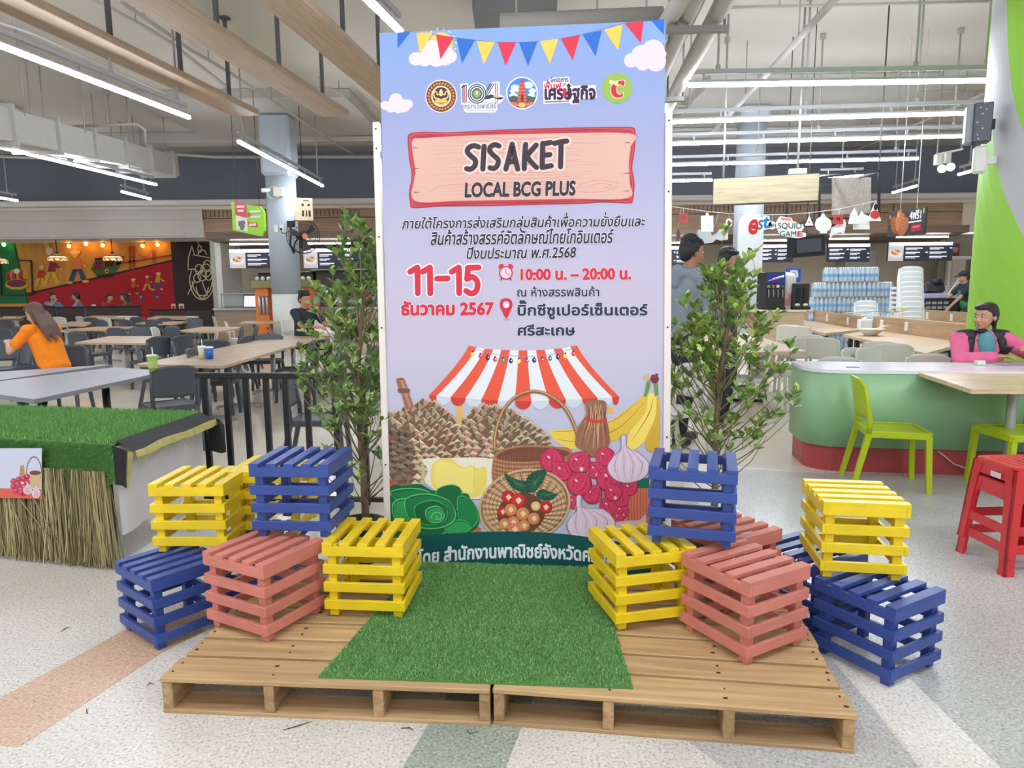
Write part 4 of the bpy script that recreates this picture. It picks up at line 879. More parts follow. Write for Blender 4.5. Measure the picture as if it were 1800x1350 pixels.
for k, (x, y) in enumerate(((592, 112), (640, 124), (684, 135), (728, 145), (776, 150), (824, 154), (872, 154), (920, 154), (966, 150), (1014, 147), (1062, 140), (1110, 130), (1156, 122), (1204, 110))):
    bc(x, y, 13, 15, ((240, 222, 90), (224, 70, 70), (44, 44, 96), (224, 80, 80), (60, 150, 130), (56, 50, 110))[k % 6], 8, z4, n=12); bp([(x-5, y-20), (x+5, y-20), (x+5, y-10), (x-5, y-10)], (50, 50, 80), 8.3, z4); bc(x+4, y-3, 4, 5, (244, 244, 250), 8.6, z4, n=8)
# bananas
YB = [(236, 204, 84), (226, 190, 70), (244, 216, 104), (214, 172, 60)]
bp(cr([(1060, 590), (1075, 575), (1200, 565), (1420, 520), (1560, 430), (1630, 360), (1660, 380), (1600, 500), (1430, 620), (1220, 690), (1110, 650)], 5), YB[0], 7, z4)
bp(cr([(1440, 520), (1590, 400), (1640, 350), (1670, 370), (1640, 480), (1540, 590), (1430, 640)], 5), YB[1], 7.6, z4); bp(cr([(1540, 600), (1640, 470), (1660, 360), (1700, 360), (1712, 480), (1640, 640), (1540, 700)], 5), YB[2], 8, z4); bp(cr([(1640, 640), (1700, 500), (1712, 380), (1728, 400), (1726, 680), (1660, 700)], 5), YB[3], 8.3, z4)
for pts in ([(1075, 582), (1220, 575), (1440, 520), (1600, 400)], [(1100, 630), (1260, 640), (1480, 560), (1640, 400)], [(1560, 640), (1660, 480), (1690, 380)], [(1680, 640), (1722, 500)]): bstroke(pts, 6, (170, 118, 44), 9, z4, taper=True)
for pts in ([(1650, 280), (1668, 270), (1674, 300), (1650, 370), (1630, 372)], [(1690, 290), (1716, 280), (1722, 360), (1700, 370)]): bp(pts, (110, 150, 84), 9.3, z4)
bc(1650, 252, 24, 16, (206, 190, 130), 9.6, z4); bc(1698, 264, 26, 26, (122, 44, 70), 10, z4)
for k in range(5): bc(1690+k*5, 244+8*math.sin(k), 12, 8, (140, 50, 80), 10.2, z4, k*40, 10)
# durians
rg = random.Random(8)
def durian(outline, cx, cy, rx, ry, L, n, dark):
    q = cr(outline, 5); bp(q, (124, 92, 70), L, z4)
    for (x, y) in q:
        dx, dy = x-cx, y-cy; h = math.hypot(dx, dy); dx, dy = dx/h, dy/h
        bp([(x-dy*9, y+dx*9), (x+dx*24+rg.uniform(-4, 4), y+dy*24), (x+dy*9, y-dx*9)], (206, 182, 146), L+.2, z4)
    pts = []
    for k in range(n*6):
        x, y = cx+rg.uniform(-rx, rx), cy+rg.uniform(-ry, ry)
        ins = False; m = len(q)
        for i in range(m):
            (ax, ay), (bx, by) = q[i], q[(i+1) % m]
            if (ay > y) != (by > y) and x < (bx-ax)*(y-ay)/(by-ay)+ax: ins = not ins
        if ins and all((x-a)**2+((y-b)*1.1)**2 > 1350 for a, b in pts): pts.append((x, y))
    pts.sort(key=lambda p: -p[1])
    for ki, (x, y) in enumerate(pts):
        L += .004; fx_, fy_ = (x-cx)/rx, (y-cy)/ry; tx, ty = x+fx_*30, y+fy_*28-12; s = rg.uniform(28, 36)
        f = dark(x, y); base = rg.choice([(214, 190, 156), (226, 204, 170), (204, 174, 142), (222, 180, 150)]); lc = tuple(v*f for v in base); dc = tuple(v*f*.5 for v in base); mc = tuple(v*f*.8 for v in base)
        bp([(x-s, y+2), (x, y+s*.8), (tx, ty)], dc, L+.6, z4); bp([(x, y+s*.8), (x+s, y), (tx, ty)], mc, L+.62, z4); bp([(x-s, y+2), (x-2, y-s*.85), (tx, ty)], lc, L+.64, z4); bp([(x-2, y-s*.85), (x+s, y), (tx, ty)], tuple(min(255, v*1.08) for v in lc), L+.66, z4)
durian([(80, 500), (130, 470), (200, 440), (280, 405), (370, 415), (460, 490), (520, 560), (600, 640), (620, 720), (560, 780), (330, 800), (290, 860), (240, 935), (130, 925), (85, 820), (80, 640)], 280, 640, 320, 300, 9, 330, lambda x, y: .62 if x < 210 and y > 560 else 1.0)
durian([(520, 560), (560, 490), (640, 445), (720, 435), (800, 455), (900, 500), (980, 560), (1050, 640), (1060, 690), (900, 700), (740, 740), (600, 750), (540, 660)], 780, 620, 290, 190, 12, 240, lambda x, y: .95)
bp(cr([(128, 266), (150, 258), (174, 262), (200, 330), (205, 350), (232, 430), (206, 442), (184, 440), (158, 350), (142, 320)], 4), (156, 106, 84), 13, z4); bp([(150, 270), (168, 268), (222, 430), (206, 438)], (186, 138, 112), 13.3, z4); bc(152, 264, 23, 7, (126, 96, 80), 13.6, z4); bp(cr([(140, 322), (204, 322), (206, 346), (146, 348)], 3), (130, 84, 66), 13.5, z4)
# durian flesh
bp(cr([(262, 168), (400, 158), (696, 166), (694, 280), (650, 392), (560, 412), (430, 400), (330, 352), (272, 300), (290, 230)], 5), (236, 230, 208), 14, z5)
for k in range(9): bp([(262-k*0, 170+k*16), (238, 186+k*17), (284, 190+k*16)], (206, 196, 146), 13.8, z5)
bp(cr([(350, 168), (312, 220), (318, 330), (400, 378), (540, 398), (622, 388), (654, 320), (650, 214), (590, 222), (560, 200), (520, 215), (470, 190), (430, 160)], 5), (240, 216, 110), 15, z5); bp(cr([(350, 176), (334, 240), (340, 320), (420, 360), (560, 372), (572, 330), (572, 215), (500, 224), (440, 190)], 5), (246, 226, 124), 15.4, z5)
bstroke([(578, 190), (580, 260), (574, 360)], 4, (220, 186, 76), 15.8, z5, taper=True)
# tall basket
bp(cr([(700, 150), (760, 100), (900, 78), (1080, 88), (1185, 120), (1170, 330), (1000, 420), (760, 420), (690, 300)], 5), (170, 118, 82), 15.9, z5); bp(cr([(716, 150), (780, 108), (900, 90), (1070, 98), (1170, 128), (1080, 165), (900, 180), (760, 172)], 5), (122, 72, 56), 16.2, z5)
for k in range(26): x = 730+k*17; bstroke([(x, 150-28*math.sin(math.pi*k/26)), (x+3, 168)], 4, (150, 96, 72), 16.4, z5)
for k in range(16): y = 172+k*13; bstroke([(694, y-8), (780, y+10), (900, y+14), (1010, y+4)], 4.5, ((206, 158, 112), (140, 90, 62))[k % 2], 16.5, z5)
for k in range(18): x = 700+k*18; bstroke([(x, 166), (x+2, 390)], 2.4, (122, 76, 52), 16.6, z5)
H = [(726, 690), (730, 600), (770, 470), (850, 375), (960, 338), (1070, 370), (1160, 450), (1215, 560), (1230, 620)]
bstroke(H, 22, (142, 98, 66), 16.8, z4, 8); bstroke([(x, y-4) for x, y in H], 8, (206, 164, 116), 17, z4, 8)
# shallot bundle, onions, garlic
bp(cr([(1275, 405), (1330, 392), (1400, 402), (1402, 490), (1418, 560), (1424, 660), (1370, 700), (1320, 740), (1250, 690), (1215, 660), (1230, 560), (1280, 480)], 4), (150, 106, 80), 17.1, z4)
for k in range(70):
    x = rg.uniform(1275, 1400); y = rg.uniform(395, 440); q = (x-1338)/64; bstroke([(x+rg.uniform(-9, 9), y), (1338+q*58, 500), (1322+q*98+rg.uniform(-8, 8), rg.uniform(580, 700))], rg.uniform(3, 6), rg.choice([(206, 164, 120), (120, 76, 56), (176, 126, 92), (226, 190, 150), (146, 70, 60)]), 17.3+.01*k, z4, 4, True)
bp(cr([(1278, 498), (1338, 512), (1402, 506), (1402, 522), (1338, 530), (1278, 514)], 4), (206, 66, 56), 18.2, z4)
ON = [(1060, 175, 76), (1390, 150, 62), (1122, 240, 66), (1328, 232, 54), (1540, 345, 50), (1415, 290, 82), (1228, 186, 72), (1195, 430, 44), (1412, 458, 60), (1490, 486, 48), (1470, 524, 34), (1490, 412, 52), (1440, 372, 58), (1310, 382, 62), (1230, 320, 78)]
for k, (x, y, r_) in enumerate(ON):
    L = 18.4+k*.28; a0 = rg.uniform(-2.4, -.7)
    def onion(f, fx=0, fy=0): return [(x+fx+r_*f*(1+.17*math.exp(-(((2*math.pi*j/28-math.pi-a0+math.pi) % (2*math.pi)-math.pi)/.3)**2))*math.cos(2*math.pi*j/28-math.pi), y+fy+r_*f*.96*(1+.17*math.exp(-(((2*math.pi*j/28-math.pi-a0+math.pi) % (2*math.pi)-math.pi)/.3)**2))*math.sin(2*math.pi*j/28-math.pi)) for j in range(28)]
    bp(onion(1), (146, 28, 60), L, z5); bp(onion(.93, -r_*.02, -r_*.03), (204, 54, 90), L+.05, z5)
    tx, ty, rx_, ry_ = x+math.cos(a0)*r_*1.15, y+math.sin(a0)*r_*1.12, x-math.cos(a0)*r_*.85, y-math.sin(a0)*r_*.82; nx, ny = -math.sin(a0), math.cos(a0)
    for j in range(-4, 5): bstroke([(tx, ty), (x+nx*j*r_*.21+math.cos(a0)*r_*.2, y+ny*j*r_*.21+math.sin(a0)*r_*.2), (x+nx*j*r_*.2-math.cos(a0)*r_*.3, y+ny*j*r_*.2-math.sin(a0)*r_*.3), (rx_, ry_)], r_*.06, ((178, 40, 76), (218, 84, 114), (210, 64, 98), (224, 104, 132))[(j+k) % 4], L+.1+.004*j, z5, 4, True)
    bc(x-r_*.26, y-r_*.3, r_*.16, r_*.08, (248, 200, 210), L+.15, z5, 40, 10); bstroke([(tx-math.cos(a0)*r_*.15, ty-math.sin(a0)*r_*.15), (tx+math.cos(a0)*r_*.12, ty+math.sin(a0)*r_*.12)], r_*.1, (176, 110, 90), L+.14, z5)
    if k % 3 == 0: bc(x+r_*.2, y+r_*.55, r_*.18, r_*.2, (232, 196, 176), L+.2, z5, 0, 10); [bstroke([(x+r_*.2, y+r_*.55), (x+r_*.2+rg.uniform(-12, 12), y+r_*.55+rg.uniform(6, 18))], 2, (120, 70, 60), L+.24, z5) for _ in range(4)]
def garlic(cx, cy, rx, ry, sx, sy, L):
    bp(cr([(sx-16, sy), (sx+18, sy), (sx+24, sy+70), (cx+rx*.5, cy-ry*.75), (cx+rx, cy-ry*.1), (cx+rx*.8, cy+ry*.65), (cx, cy+ry), (cx-rx*.7, cy+ry*.75), (cx-rx, cy+ry*.05), (cx-rx*.6, cy-ry*.65), (sx-16, sy+80)], 5), (150, 112, 132), L, z5)
    bp(cr([(sx-12, sy+4), (sx+14, sy+4), (sx+20, sy+72), (cx+rx*.48, cy-ry*.72), (cx+rx*.96, cy-ry*.1), (cx+rx*.77, cy+ry*.62), (cx, cy+ry*.96), (cx-rx*.68, cy+ry*.72), (cx-rx*.96, cy+ry*.05), (cx-rx*.58, cy-ry*.62), (sx-12, sy+82)], 5), (220, 200, 214), L+.1, z5)
    for k in range(-4, 5): bstroke([(sx+k*2.4, sy+50), (cx+k*rx*.2, cy-ry*.25), (cx+k*rx*.2, cy+ry*.3), (cx+k*rx*.13, cy+ry*.86)], 5, (172, 128, 152) if k % 2 else (238, 226, 234), L+.2, z5, 5, True)
bp([(1560, 290), (1662, 280), (1662, 350), (1560, 350)], (24, 110, 84), 17.15, z5); bp([(1520, 345), (1700, 345), (1700, 600), (1500, 600)], (206, 116, 88), 17.2, z5)
for k in range(7): bstroke([(1535+k*18, 350), (1530+k*19, 480), (1540+k*18, 600)], 4, (170, 80, 62), 17.25, z5)
garlic(1532, 205, 132, 108, 1502, 20, 23); bp(cr([(1440, 560), (1520, 545), (1600, 540), (1636, 505), (1640, 560), (1580, 600), (1450, 610)], 5), (206, 180, 196), 23.2, z5); garlic(1300, 560, 152, 118, 1226, 392, 23.6)
# wicker tray with berries
bc(890, 450, 288, 224, (206, 172, 132), 22.2, z5, -14, 40); bc(890, 450, 274, 210, (150, 104, 72), 22.4, z5, -14, 40); bc(890, 452, 262, 200, (196, 158, 116), 22.5, z5, -14, 40)
for k in range(64):
    a = 2*math.pi*k/64; bstroke([(890+262*math.cos(a), 452+200*math.sin(a)), (900+120*math.cos(a+.1), 480+90*math.sin(a+.1))], 6, ((226, 198, 156), (140, 98, 66))[k % 2], 22.6, z5)
for j in range(6): bstroke([(895+(250-j*24)*math.cos(2*math.pi*k/30), 456+(190-j*18)*math.sin(2*math.pi*k/30)) for k in range(31)], 3, (120, 80, 54), 22.8, z5, 2)
bc(870, 500, 150, 128, (110, 66, 46), 23, z5, -14, 30)
for k, (x, y, r_, c) in enumerate(((790, 400, 42, 0), (755, 490, 34, 0), (1022, 462, 40, 0), (852, 420, 46, 1), (805, 478, 40, 2), (960, 455, 30, 4), (880, 502, 42, 2), (948, 532, 38, 2), (768, 565, 36, 2), (822, 555, 40, 3), (888, 575, 36, 2), (830, 600, 44, 3))):
    cc = ((196, 44, 52), (206, 56, 54), (214, 140, 84), (216, 130, 96), (226, 196, 130))[c]; bc(x, y, r_, r_, tuple(v*.75 for v in cc), 23.2+.1*k, z5); bc(x-2, y-2, r_*.9, r_*.88, cc, 23.34+.1*k, z5); bp([(x-r_*.4, y-r_*.1), (x+r_*.1, y-r_*.5), (x+r_*.5, y), (x, y+r_*.5)], (240, 206, 164), 23.48+.1*k, z5)
for pts, L in (([(765, 250), (840, 290), (900, 300), (940, 350), (900, 375), (830, 350), (790, 310)], 24.6), ([(905, 360), (900, 290), (950, 240), (1026, 232), (1010, 290), (970, 350), (940, 372)], 24.8), ([(960, 380), (1000, 350), (1060, 370), (1095, 380), (1060, 415), (1000, 418)], 25)):
    q = cr(pts, 4); bp(q, (30, 78, 58), L, z5); cx = sum(p[0] for p in q)/len(q); cy = sum(p[1] for p in q)/len(q)
    for k in range(0, len(q), 2): bstroke([(cx, cy), q[k]], 3, (70, 126, 92), L+.1, z5, 2)
# lettuce
LT = [(32, 128, 72), (24, 104, 60), (52, 160, 88), (20, 88, 52), (70, 178, 96)]
bp(cr([(50, 350), (150, 330), (240, 318), (330, 360), (390, 330), (460, 322), (500, 372), (540, 380), (570, 440), (606, 500), (600, 580), (540, 620), (400, 640), (200, 640), (50, 650)], 5), LT[1], 22, z5)
for k, pts in enumerate(([(60, 370), (160, 345), (280, 360), (330, 420), (250, 460), (120, 430)], [(345, 360), (420, 325), (490, 345), (500, 440), (440, 480), (360, 440)], [(80, 430), (180, 410), (230, 470), (180, 560), (90, 540)], [(480, 400), (560, 420), (605, 520), (560, 590), (490, 540)], [(180, 560), (300, 520), (420, 560), (380, 630), (220, 640)], [(400, 560), (500, 540), (560, 580), (520, 620), (420, 630)], [(150, 420), (290, 380), (430, 430), (460, 530), (360, 590), (210, 570)], [(220, 450), (330, 420), (410, 470), (390, 550), (280, 570), (220, 520)], [(280, 480), (350, 455), (395, 500), (370, 550), (300, 550)])):
    q = cr(pts, 6); bp(q, LT[k % 3], 22.2+.2*k, z5); bstroke(q+[q[0]], 6, LT[4] if k % 2 else (110, 200, 120), 22.3+.2*k, z5, 1); bstroke([(x+6, y+8) for x, y in q], 4, LT[3], 22.32+.2*k, z5, 1)
bstroke([(310, 530), (330, 495), (368, 500), (372, 530), (345, 535), (350, 515)], 6, (120, 206, 130), 24.2, z5)
bp([(52, 280), (90, 320), (120, 345), (52, 352)], (206, 80, 60), 21.8, z5); bp([(560, 570), (620, 590), (620, 620), (560, 620)], (196, 110, 60), 21.9, z5)
# teal foot band
bp(cr([(40, 668), (250, 640), (520, 618), (800, 611), (1050, 620), (1280, 645), (1700, 712)], 6, False)+[(1760, 1000), (20, 1000)], (14, 84, 80), 26, z5)
bt('จัดโดย สำนักงานพาณิชย์จังหวัดศรีสะเกษ', 130, 676, 1560, 776, (236, 240, 240), 27, z5, .035, arc=.00012)
bt('SK', 300, 812, 340, 836, (226, 232, 232), 27, z5, .02); bc(517, 826, 34, 26, (50, 110, 196), 27, z5); bc(517, 828, 14, 12, (220, 232, 244), 27.4, z5); bc(615, 830, 28, 24, (206, 220, 220), 27, z5)
mb.build('printed_panel', M_print, ban)
# frame tubes with bolts
M_tube = mat('white_tube', (236, 226, 216), .35); M_bolt = mat('black_bolt', (24, 24, 26), .4, .5)
for side, (ua, va), (ub, vb), bolts in ((-1, (667.5, 215), (688.5, 975), ((664, 228), (667.5, 262), (675.5, 417), (683, 576), (686, 816))), (1, (1169, 198), (1163.5, 975), ((1173.5, 213), (1170, 336), (1165.5, 570), (1161.5, 760)))):
    s0_, t0_ = bst(ua, va); s1_, t1_ = bst(ub, vb); off = side*.017
    a = _s*(s0_+off)+_t*t0_-_n*.004; b = _s*(s1_+off)-_n*.004; b = a+(b-a)*((a.z+BO.z)/((a.z+BO.z)-(b.z+BO.z)))
    MB().bar(a, b, .034, .034, .003, up=_n).build('frame_tube', M_tube, ban)
    for u, v in bolts:
        s_, t_ = bst(u, v); k = (t_-t0_)/(0-t0_); q = a+(b-a)*k+_n*.016; MB().cyl(q, q+_n*.005, .0042, 10).build('bolt', M_bolt, ban)
a = _t*2.35-_n*.03; s1_ = bst(1166, 600)[0]
MB().bar(_s*.02+_t*.12-_n*.03, _s*(s1_-.02)+_t*.12-_n*.03, .03, .03, .002, up=_n).build('cross_tube', M_tube, ban)
MB().bar(_s*.02+_t*2.2-_n*.03, _s*(s1_-.02)+_t*2.2-_n*.03, .03, .03, .002, up=_n).build('cross_tube', M_tube, ban)
for k in (.03, s1_-.03):
    q = _s*k+BO; q.z = 0
    MB().box(q-BO+Vector((0, .12, .016)), (.04, .5, .03), bev=.003).build('foot', M_tube, ban)
# ================================================================== LEFT DINING HALL AND STALLS
def rrect(w_, d, r, n=5, cx=0, cy=0):
    o = []
    for sx, sy, a0 in ((1, 1, 0), (-1, 1, 90), (-1, -1, 180), (1, -1, 270)):
        for k in range(n+1): a = R(a0+90*k/n); o.append((cx+sx*(w_/2-r)+r*math.cos(a), cy+sy*(d/2-r)+r*math.sin(a)))
    return o
M_chair = {'charcoal': mat('charcoal_plastic', (74, 79, 86), .45, bump=.05, bscale=200), 'grey': mat('pale_grey_plastic', (206, 203, 194), .4), 'lime': mat('lime_plastic', (176, 196, 14), .38), 'white': mat('white_plastic', (232, 236, 236), .3)}
_ch = {}
def chair(kind, x, y, rz, label, group=None, z=0.0):
    m = M_chair[kind]; group = group or kind+' plastic chairs'
    if kind not in _ch:
        t = thing('plastic_chair', label, 'chair', (0, 0, 0))
        # seat: softly dished panel with a front lip
        mb = MB(); N = 8; top = []; 
        def sp(i, j): u = i/N-.5; v = j/N-.5; wd = .43-.03*(v+.5); return Vector((u*wd, v*.42, .445-.012*(1-(2*u)**2)*(1-(2*v)**2)))
        vs = [sp(i, j) for j in range(N+1) for i in range(N+1)]; n0 = len(vs); vs += [p-Vector((0, 0, .022)) for p in vs]
        fs = [(j*(N+1)+i, j*(N+1)+i+1, (j+1)*(N+1)+i+1, (j+1)*(N+1)+i) for j in range(N) for i in range(N)]; fs += [tuple(n0+q_ for q_ in f[::-1]) for f in fs]
        rim = [i for i in range(N+1)]+[(j+1)*(N+1)-1 for j in range(1, N+1)]+[N*(N+1)+i for i in range(N-1, -1, -1)]+[j*(N+1) for j in range(N-1, 0, -1)]
        fs += [(rim[k], n0+rim[k], n0+rim[(k+1) % len(rim)], rim[(k+1) % len(rim)])[::1] for k in range(len(rim))]
        mb.add(vs, fs, True)
        for a, b in (((-.2, -.205, .425), (.2, -.205, .425)), ((-.205, -.2, .425), (-.19, .2, .425)), ((.205, -.2, .425), (.19, .2, .425)), ((-.19, .205, .425), (.19, .205, .425))): mb.bar(a, b, .026, .05, .004)
        mb.build('seat', m, t)
        # backrest: curved panel with rounded top, open slot below, carried on two uprights
        mb = MB(); NX, NZ = 10, 10
        def bp_(i, j, s):
            u = i/NX*2-1; v = j/NZ; z_ = .545+v*.29; hw = .205-.004*v; 
            x_ = u*hw; y_ = .205+.045*v+.03*(1-u*u)+s
            if v > .8: z_ -= (abs(u)**4)*.05*(v-.8)/.2
            if v < .15: z_ -= (1-u*u)*.012*(.15-v)/.15
            return Vector((x_, y_, z_))
        vs = [bp_(i, j, 0) for j in range(NZ+1) for i in range(NX+1)]; n0 = len(vs); vs += [bp_(i, j, .018) for j in range(NZ+1) for i in range(NX+1)]
        W_ = NX+1; fs = [(j*W_+i, j*W_+i+1, (j+1)*W_+i+1, (j+1)*W_+i) for j in range(NZ) for i in range(NX)]; fs += [tuple(n0+q_ for q_ in f[::-1]) for f in fs]
        rim = list(range(W_))+[(j+1)*W_-1 for j in range(1, NZ+1)]+[NZ*W_+i for i in range(NX-1, -1, -1)]+[j*W_ for j in range(NZ-1, 0, -1)]
        fs += [(rim[k], n0+rim[k], n0+rim[(k+1) % len(rim)], rim[(k+1) % len(rim)]) for k in range(len(rim))]
        mb.add(vs, fs, True)
        for s in (-1, 1): mb.tube([(s*.192, .205, .43), (s*.196, .206, .53), (s*.2, .222, .62), (s*.198, .25, .79)], [.021, .02, .018, .012], 8)
        mb.build('backrest', m, t)
        for s in (-1, 1):
            MB().add(*taper((s*.192, -.19, .44), (s*.205, -.215, 0), .042, .034)).build('leg', m, t)
            MB().add(*taper((s*.185, .2, .44), (s*.2, .3, 0), .042, .034)).build('leg', m, t)
        _ch[kind] = t; t.location = (x, y, z); t.rotation_euler = (0, 0, R(rz)); t['group'] = group; return t
    r = dup(_ch[kind], (x, y, z), R(rz), label, group); return r
def taper(a, b, w0, w1):
    a, b = Vector(a), Vector(b); vs = [p+Vector((sx*w_/2, sy*w_/2, 0)) for p, w_ in ((a, w0), (b, w1)) for sx, sy in ((-1, -1), (1, -1), (1, 1), (-1, 1))]
    return vs, [(0, 1, 2, 3), (7, 6, 5, 4)]+[(k, k+4, (k+1) % 4+4, (k+1) % 4) for k in range(4)]
def chair_at(kind, u, v, rz, label, group=None, ztop=.83):
    p = atz(u, v, ztop); a = R(rz); return chair(kind, p.x+math.sin(a)*.25, p.y-math.cos(a)*.25, rz, label, group)
M_oak = wood('table_oak', (176, 150, 122), (198, 172, 144), 'Y', 2.2, .35, .05); M_oak2 = wood('table_oak_cross', (196, 166, 132), (214, 186, 152), 'X', 2.2, .35, .05)
M_gtop = mat('dark_table_top', (128, 130, 136), .35, var=.04, scale=2); M_steel = mat('brushed_steel', (160, 162, 164), .35, .6); M_bsteel = mat('black_steel', (40, 41, 43), .4, .4)
def table(quad, label, m, z=.74, th=.03, legs=1, legm=None, edge=None, group='dining tables', frame=False):
    P = [Vector(p[:2]+(0,)) if len(p) > 2 else Vector((p[0], p[1], 0)) for p in [tuple(q_) for q_ in quad]]
    c = sum(P, Vector())/len(P); t = thing('dining_table', label, 'table', c, 0, group)
    mb = MB(); mb.prism([((p-c).x, (p-c).y) for p in P], z-th, z); mb.build('top', [m], t)
    ax = (P[1]+P[2]-P[0]-P[3])/2; ay = (P[2]+P[3]-P[0]-P[1])/2; lx = ax if ax.length > ay.length else ay; L = lx.length; lx = lx.normalized(); lw = Vector((-lx.y, lx.x, 0))
    lm = legm or M_steel
    for k in range(legs):
        o = lx*((k+.5)/legs-.5)*L*(.86 if legs > 1 else 1)
        if frame:
            mb = MB()
            for s in (-1, 1): mb.bar(o+lw*s*.26, o+lw*s*.26+Vector((0, 0, z-th)), .04, .04, .003)
            mb.bar(o-lw*.28+Vector((0, 0, .02)), o+lw*.28+Vector((0, 0, .02)), .05, .035, .003); mb.bar(o-lw*.28+Vector((0, 0, z-th-.02)), o+lw*.28+Vector((0, 0, z-th-.02)), .04, .035, .003); mb.build('leg_frame', lm, t)
            continue
        MB().cyl(o+Vector((0, 0, .05)), o+Vector((0, 0, z-th)), .035, 14).build('column', lm, t)
        mb = MB()
        for d in (lx, -lx, lw, -lw):
            d = (d+Vector((-d.y, d.x, 0))*.4).normalized(); mb.bar(o+Vector((0, 0, .055)), o+d*.3+Vector((0, 0, .035)), .05, .03, .005); mb.cyl(o+d*.29, o+d*.29+Vector((0, 0, .03)), .02, 8)
        mb.build('star_base', lm, t)
    return t
def quad(px_, z=.74): return [tuple(atz(u, v, z)[:2]) for u, v in px_]
table(quad([(200, 645.5), (295, 652), (60, 702), (-90, 681)]), 'dark grey table with rounded far end, nearest at left behind the turf table', M_gtop, th=.035, legs=2, legm=M_bsteel)
table(quad([(-60, 657), (198, 640.5), (-2, 668.5), (-190, 685)]), 'dark grey table pushed against the nearest one at the left edge', M_gtop, th=.035, legs=2, legm=M_bsteel)
q2 = quad([(240, 640), (393, 643), (570, 592), (500, 589)])
A_, B_, C_, D_ = [Vector(p+(0,)) for p in q2]
table([tuple(p)[:2] for p in (A_, B_, B_.lerp(C_, .498), A_.lerp(D_, .498))], 'near half of the long oak table, with the blue cup on it', M_oak, legs=2)
table([tuple(p)[:2] for p in (A_.lerp(D_, .502), B_.lerp(C_, .502), C_, D_)], 'far half of the long oak table, reaching behind the left shrub', M_oak, legs=2)
for px_, lab, lg in (([(131, 602), (260, 603), (293, 591), (193, 590.7)], 'oak table left of the green cup, one grey pedestal in front', 1), ([(308, 582), (383, 583), (429, 575), (356, 574)], 'oak table behind the blue cup, mid hall', 1), ([(420, 567.5), (500, 567), (492, 564.2), (432, 564.2)], 'narrow oak table before the orange juice kiosk', 2),
        ([(238, 568), (303, 570), (345, 563), (282, 562)], 'oak table in mid hall below the cable car of the mural', 1), ([(113, 579), (191, 580), (242, 574), (171, 574)], 'oak table just right of the seated woman in orange', 1), ([(101, 571), (150, 572), (165, 566), (125, 565)], 'oak table behind the orange shirt, farther back', 1),
        ([(140, 559), (215, 559.5), (230, 555), (165, 554.5)], 'far oak table beneath the mural rider', 1), ([(0, 559.5), (36, 559.5), (45, 555.5), (6, 555.5)], 'far oak table at the left edge', 1), ([(258, 559.5), (345, 560.5), (350, 555.5), (275, 555)], 'far oak table below the rope artwork', 1),
        ([(0, 564), (30, 565), (42, 560), (6, 560)], 'oak table left of the seated woman, farther back', 1), ([(535, 583), (640, 588), (650, 577), (560, 574)], 'pale table of the seated young man in black', 2), ([(600, 618), (680, 622), (690, 604), (630, 602)], 'oak table hidden behind the left shrub', 1)):
    table(quad(px_, .8 if 'far oak' in lab else .74), lab, M_oak if 'pale' not in lab else mat('pale_top', (222, 216, 206), .35), legs=lg, z=.8 if 'far oak' in lab else .74)
for u, v, rz, lab in ((122, 607, 12, 'charcoal chair facing us across the dark grey tables'), (10, 598, 12, 'charcoal chair at the left edge across the dark grey tables'), (44, 604, -35, 'charcoal chair of the woman in orange'), (306, 643, -140, 'large charcoal chair back nearest the railing end'),
        (548, 598, -85, 'charcoal chair at the right side of the long oak table, behind the shrub leaves'), (243, 609, 118, 'charcoal chair behind the green cup'), (307, 601, 112, 'charcoal chair left of the blue cup'), (204, 576, 170, 'charcoal chair tucked at the oak table right of the woman in orange'),
        (247, 574.5, 20, 'charcoal chair facing us between the two mid oak tables'), (301, 574, -20, 'charcoal chair left end of the oak table behind the blue cup'), (279, 591, -120, 'charcoal chair at right end of the table left of the green cup'), (320, 589, -110, 'charcoal chair right of the one at the table end, left of the cups'),
        (241, 557, 175, 'charcoal chair in the far rows under the mural tram'), (220, 562, 160, 'charcoal chair beside the far oak table, left of centre'), (174, 562, 175, 'charcoal chair at the far table under the small mural rider'), (160, 558, 175, 'small charcoal chair in the farthest row, left'), (340, 559, 15, 'charcoal chair right of the mid oak table, before the dark wall'),
        (34, 574, 170, 'charcoal chair behind the head of the woman in orange'), (4, 577, 170, 'charcoal chair at the far left edge, mid row'), (11, 562, 170, 'charcoal chair at the far left edge, back row'), (376, 597, -150, 'charcoal chair right behind the blue cup'), (424, 574, -62, 'charcoal chair left of a pair before the juice kiosk'),
        (450, 572, -62, 'charcoal chair right of a pair before the juice kiosk'), (473, 587, 10, 'low charcoal chair back beyond the long table, below the column'), (432, 591, -95, 'charcoal chair beyond the long oak table'), (656, 608, -100, 'charcoal chair behind the shrub by the banner edge'), (505, 655, 95, 'charcoal chair with its seat under the long oak table'),
        (605, 604, -88, 'charcoal chair hidden by shrub leaves right of the long table'), (290, 559, 175, 'charcoal chair in the far rows right of the tram'), (135, 584, 165, 'charcoal chair right beside the orange sleeve'), (270, 562.5, 178, 'charcoal chair behind the mid hall oak table')):
    chair_at('charcoal', u, v, rz, lab)
p = atz(380, 668, .445); chair('charcoal', p.x, p.y, 100, 'charcoal chair whose seat shows right behind the railing end')
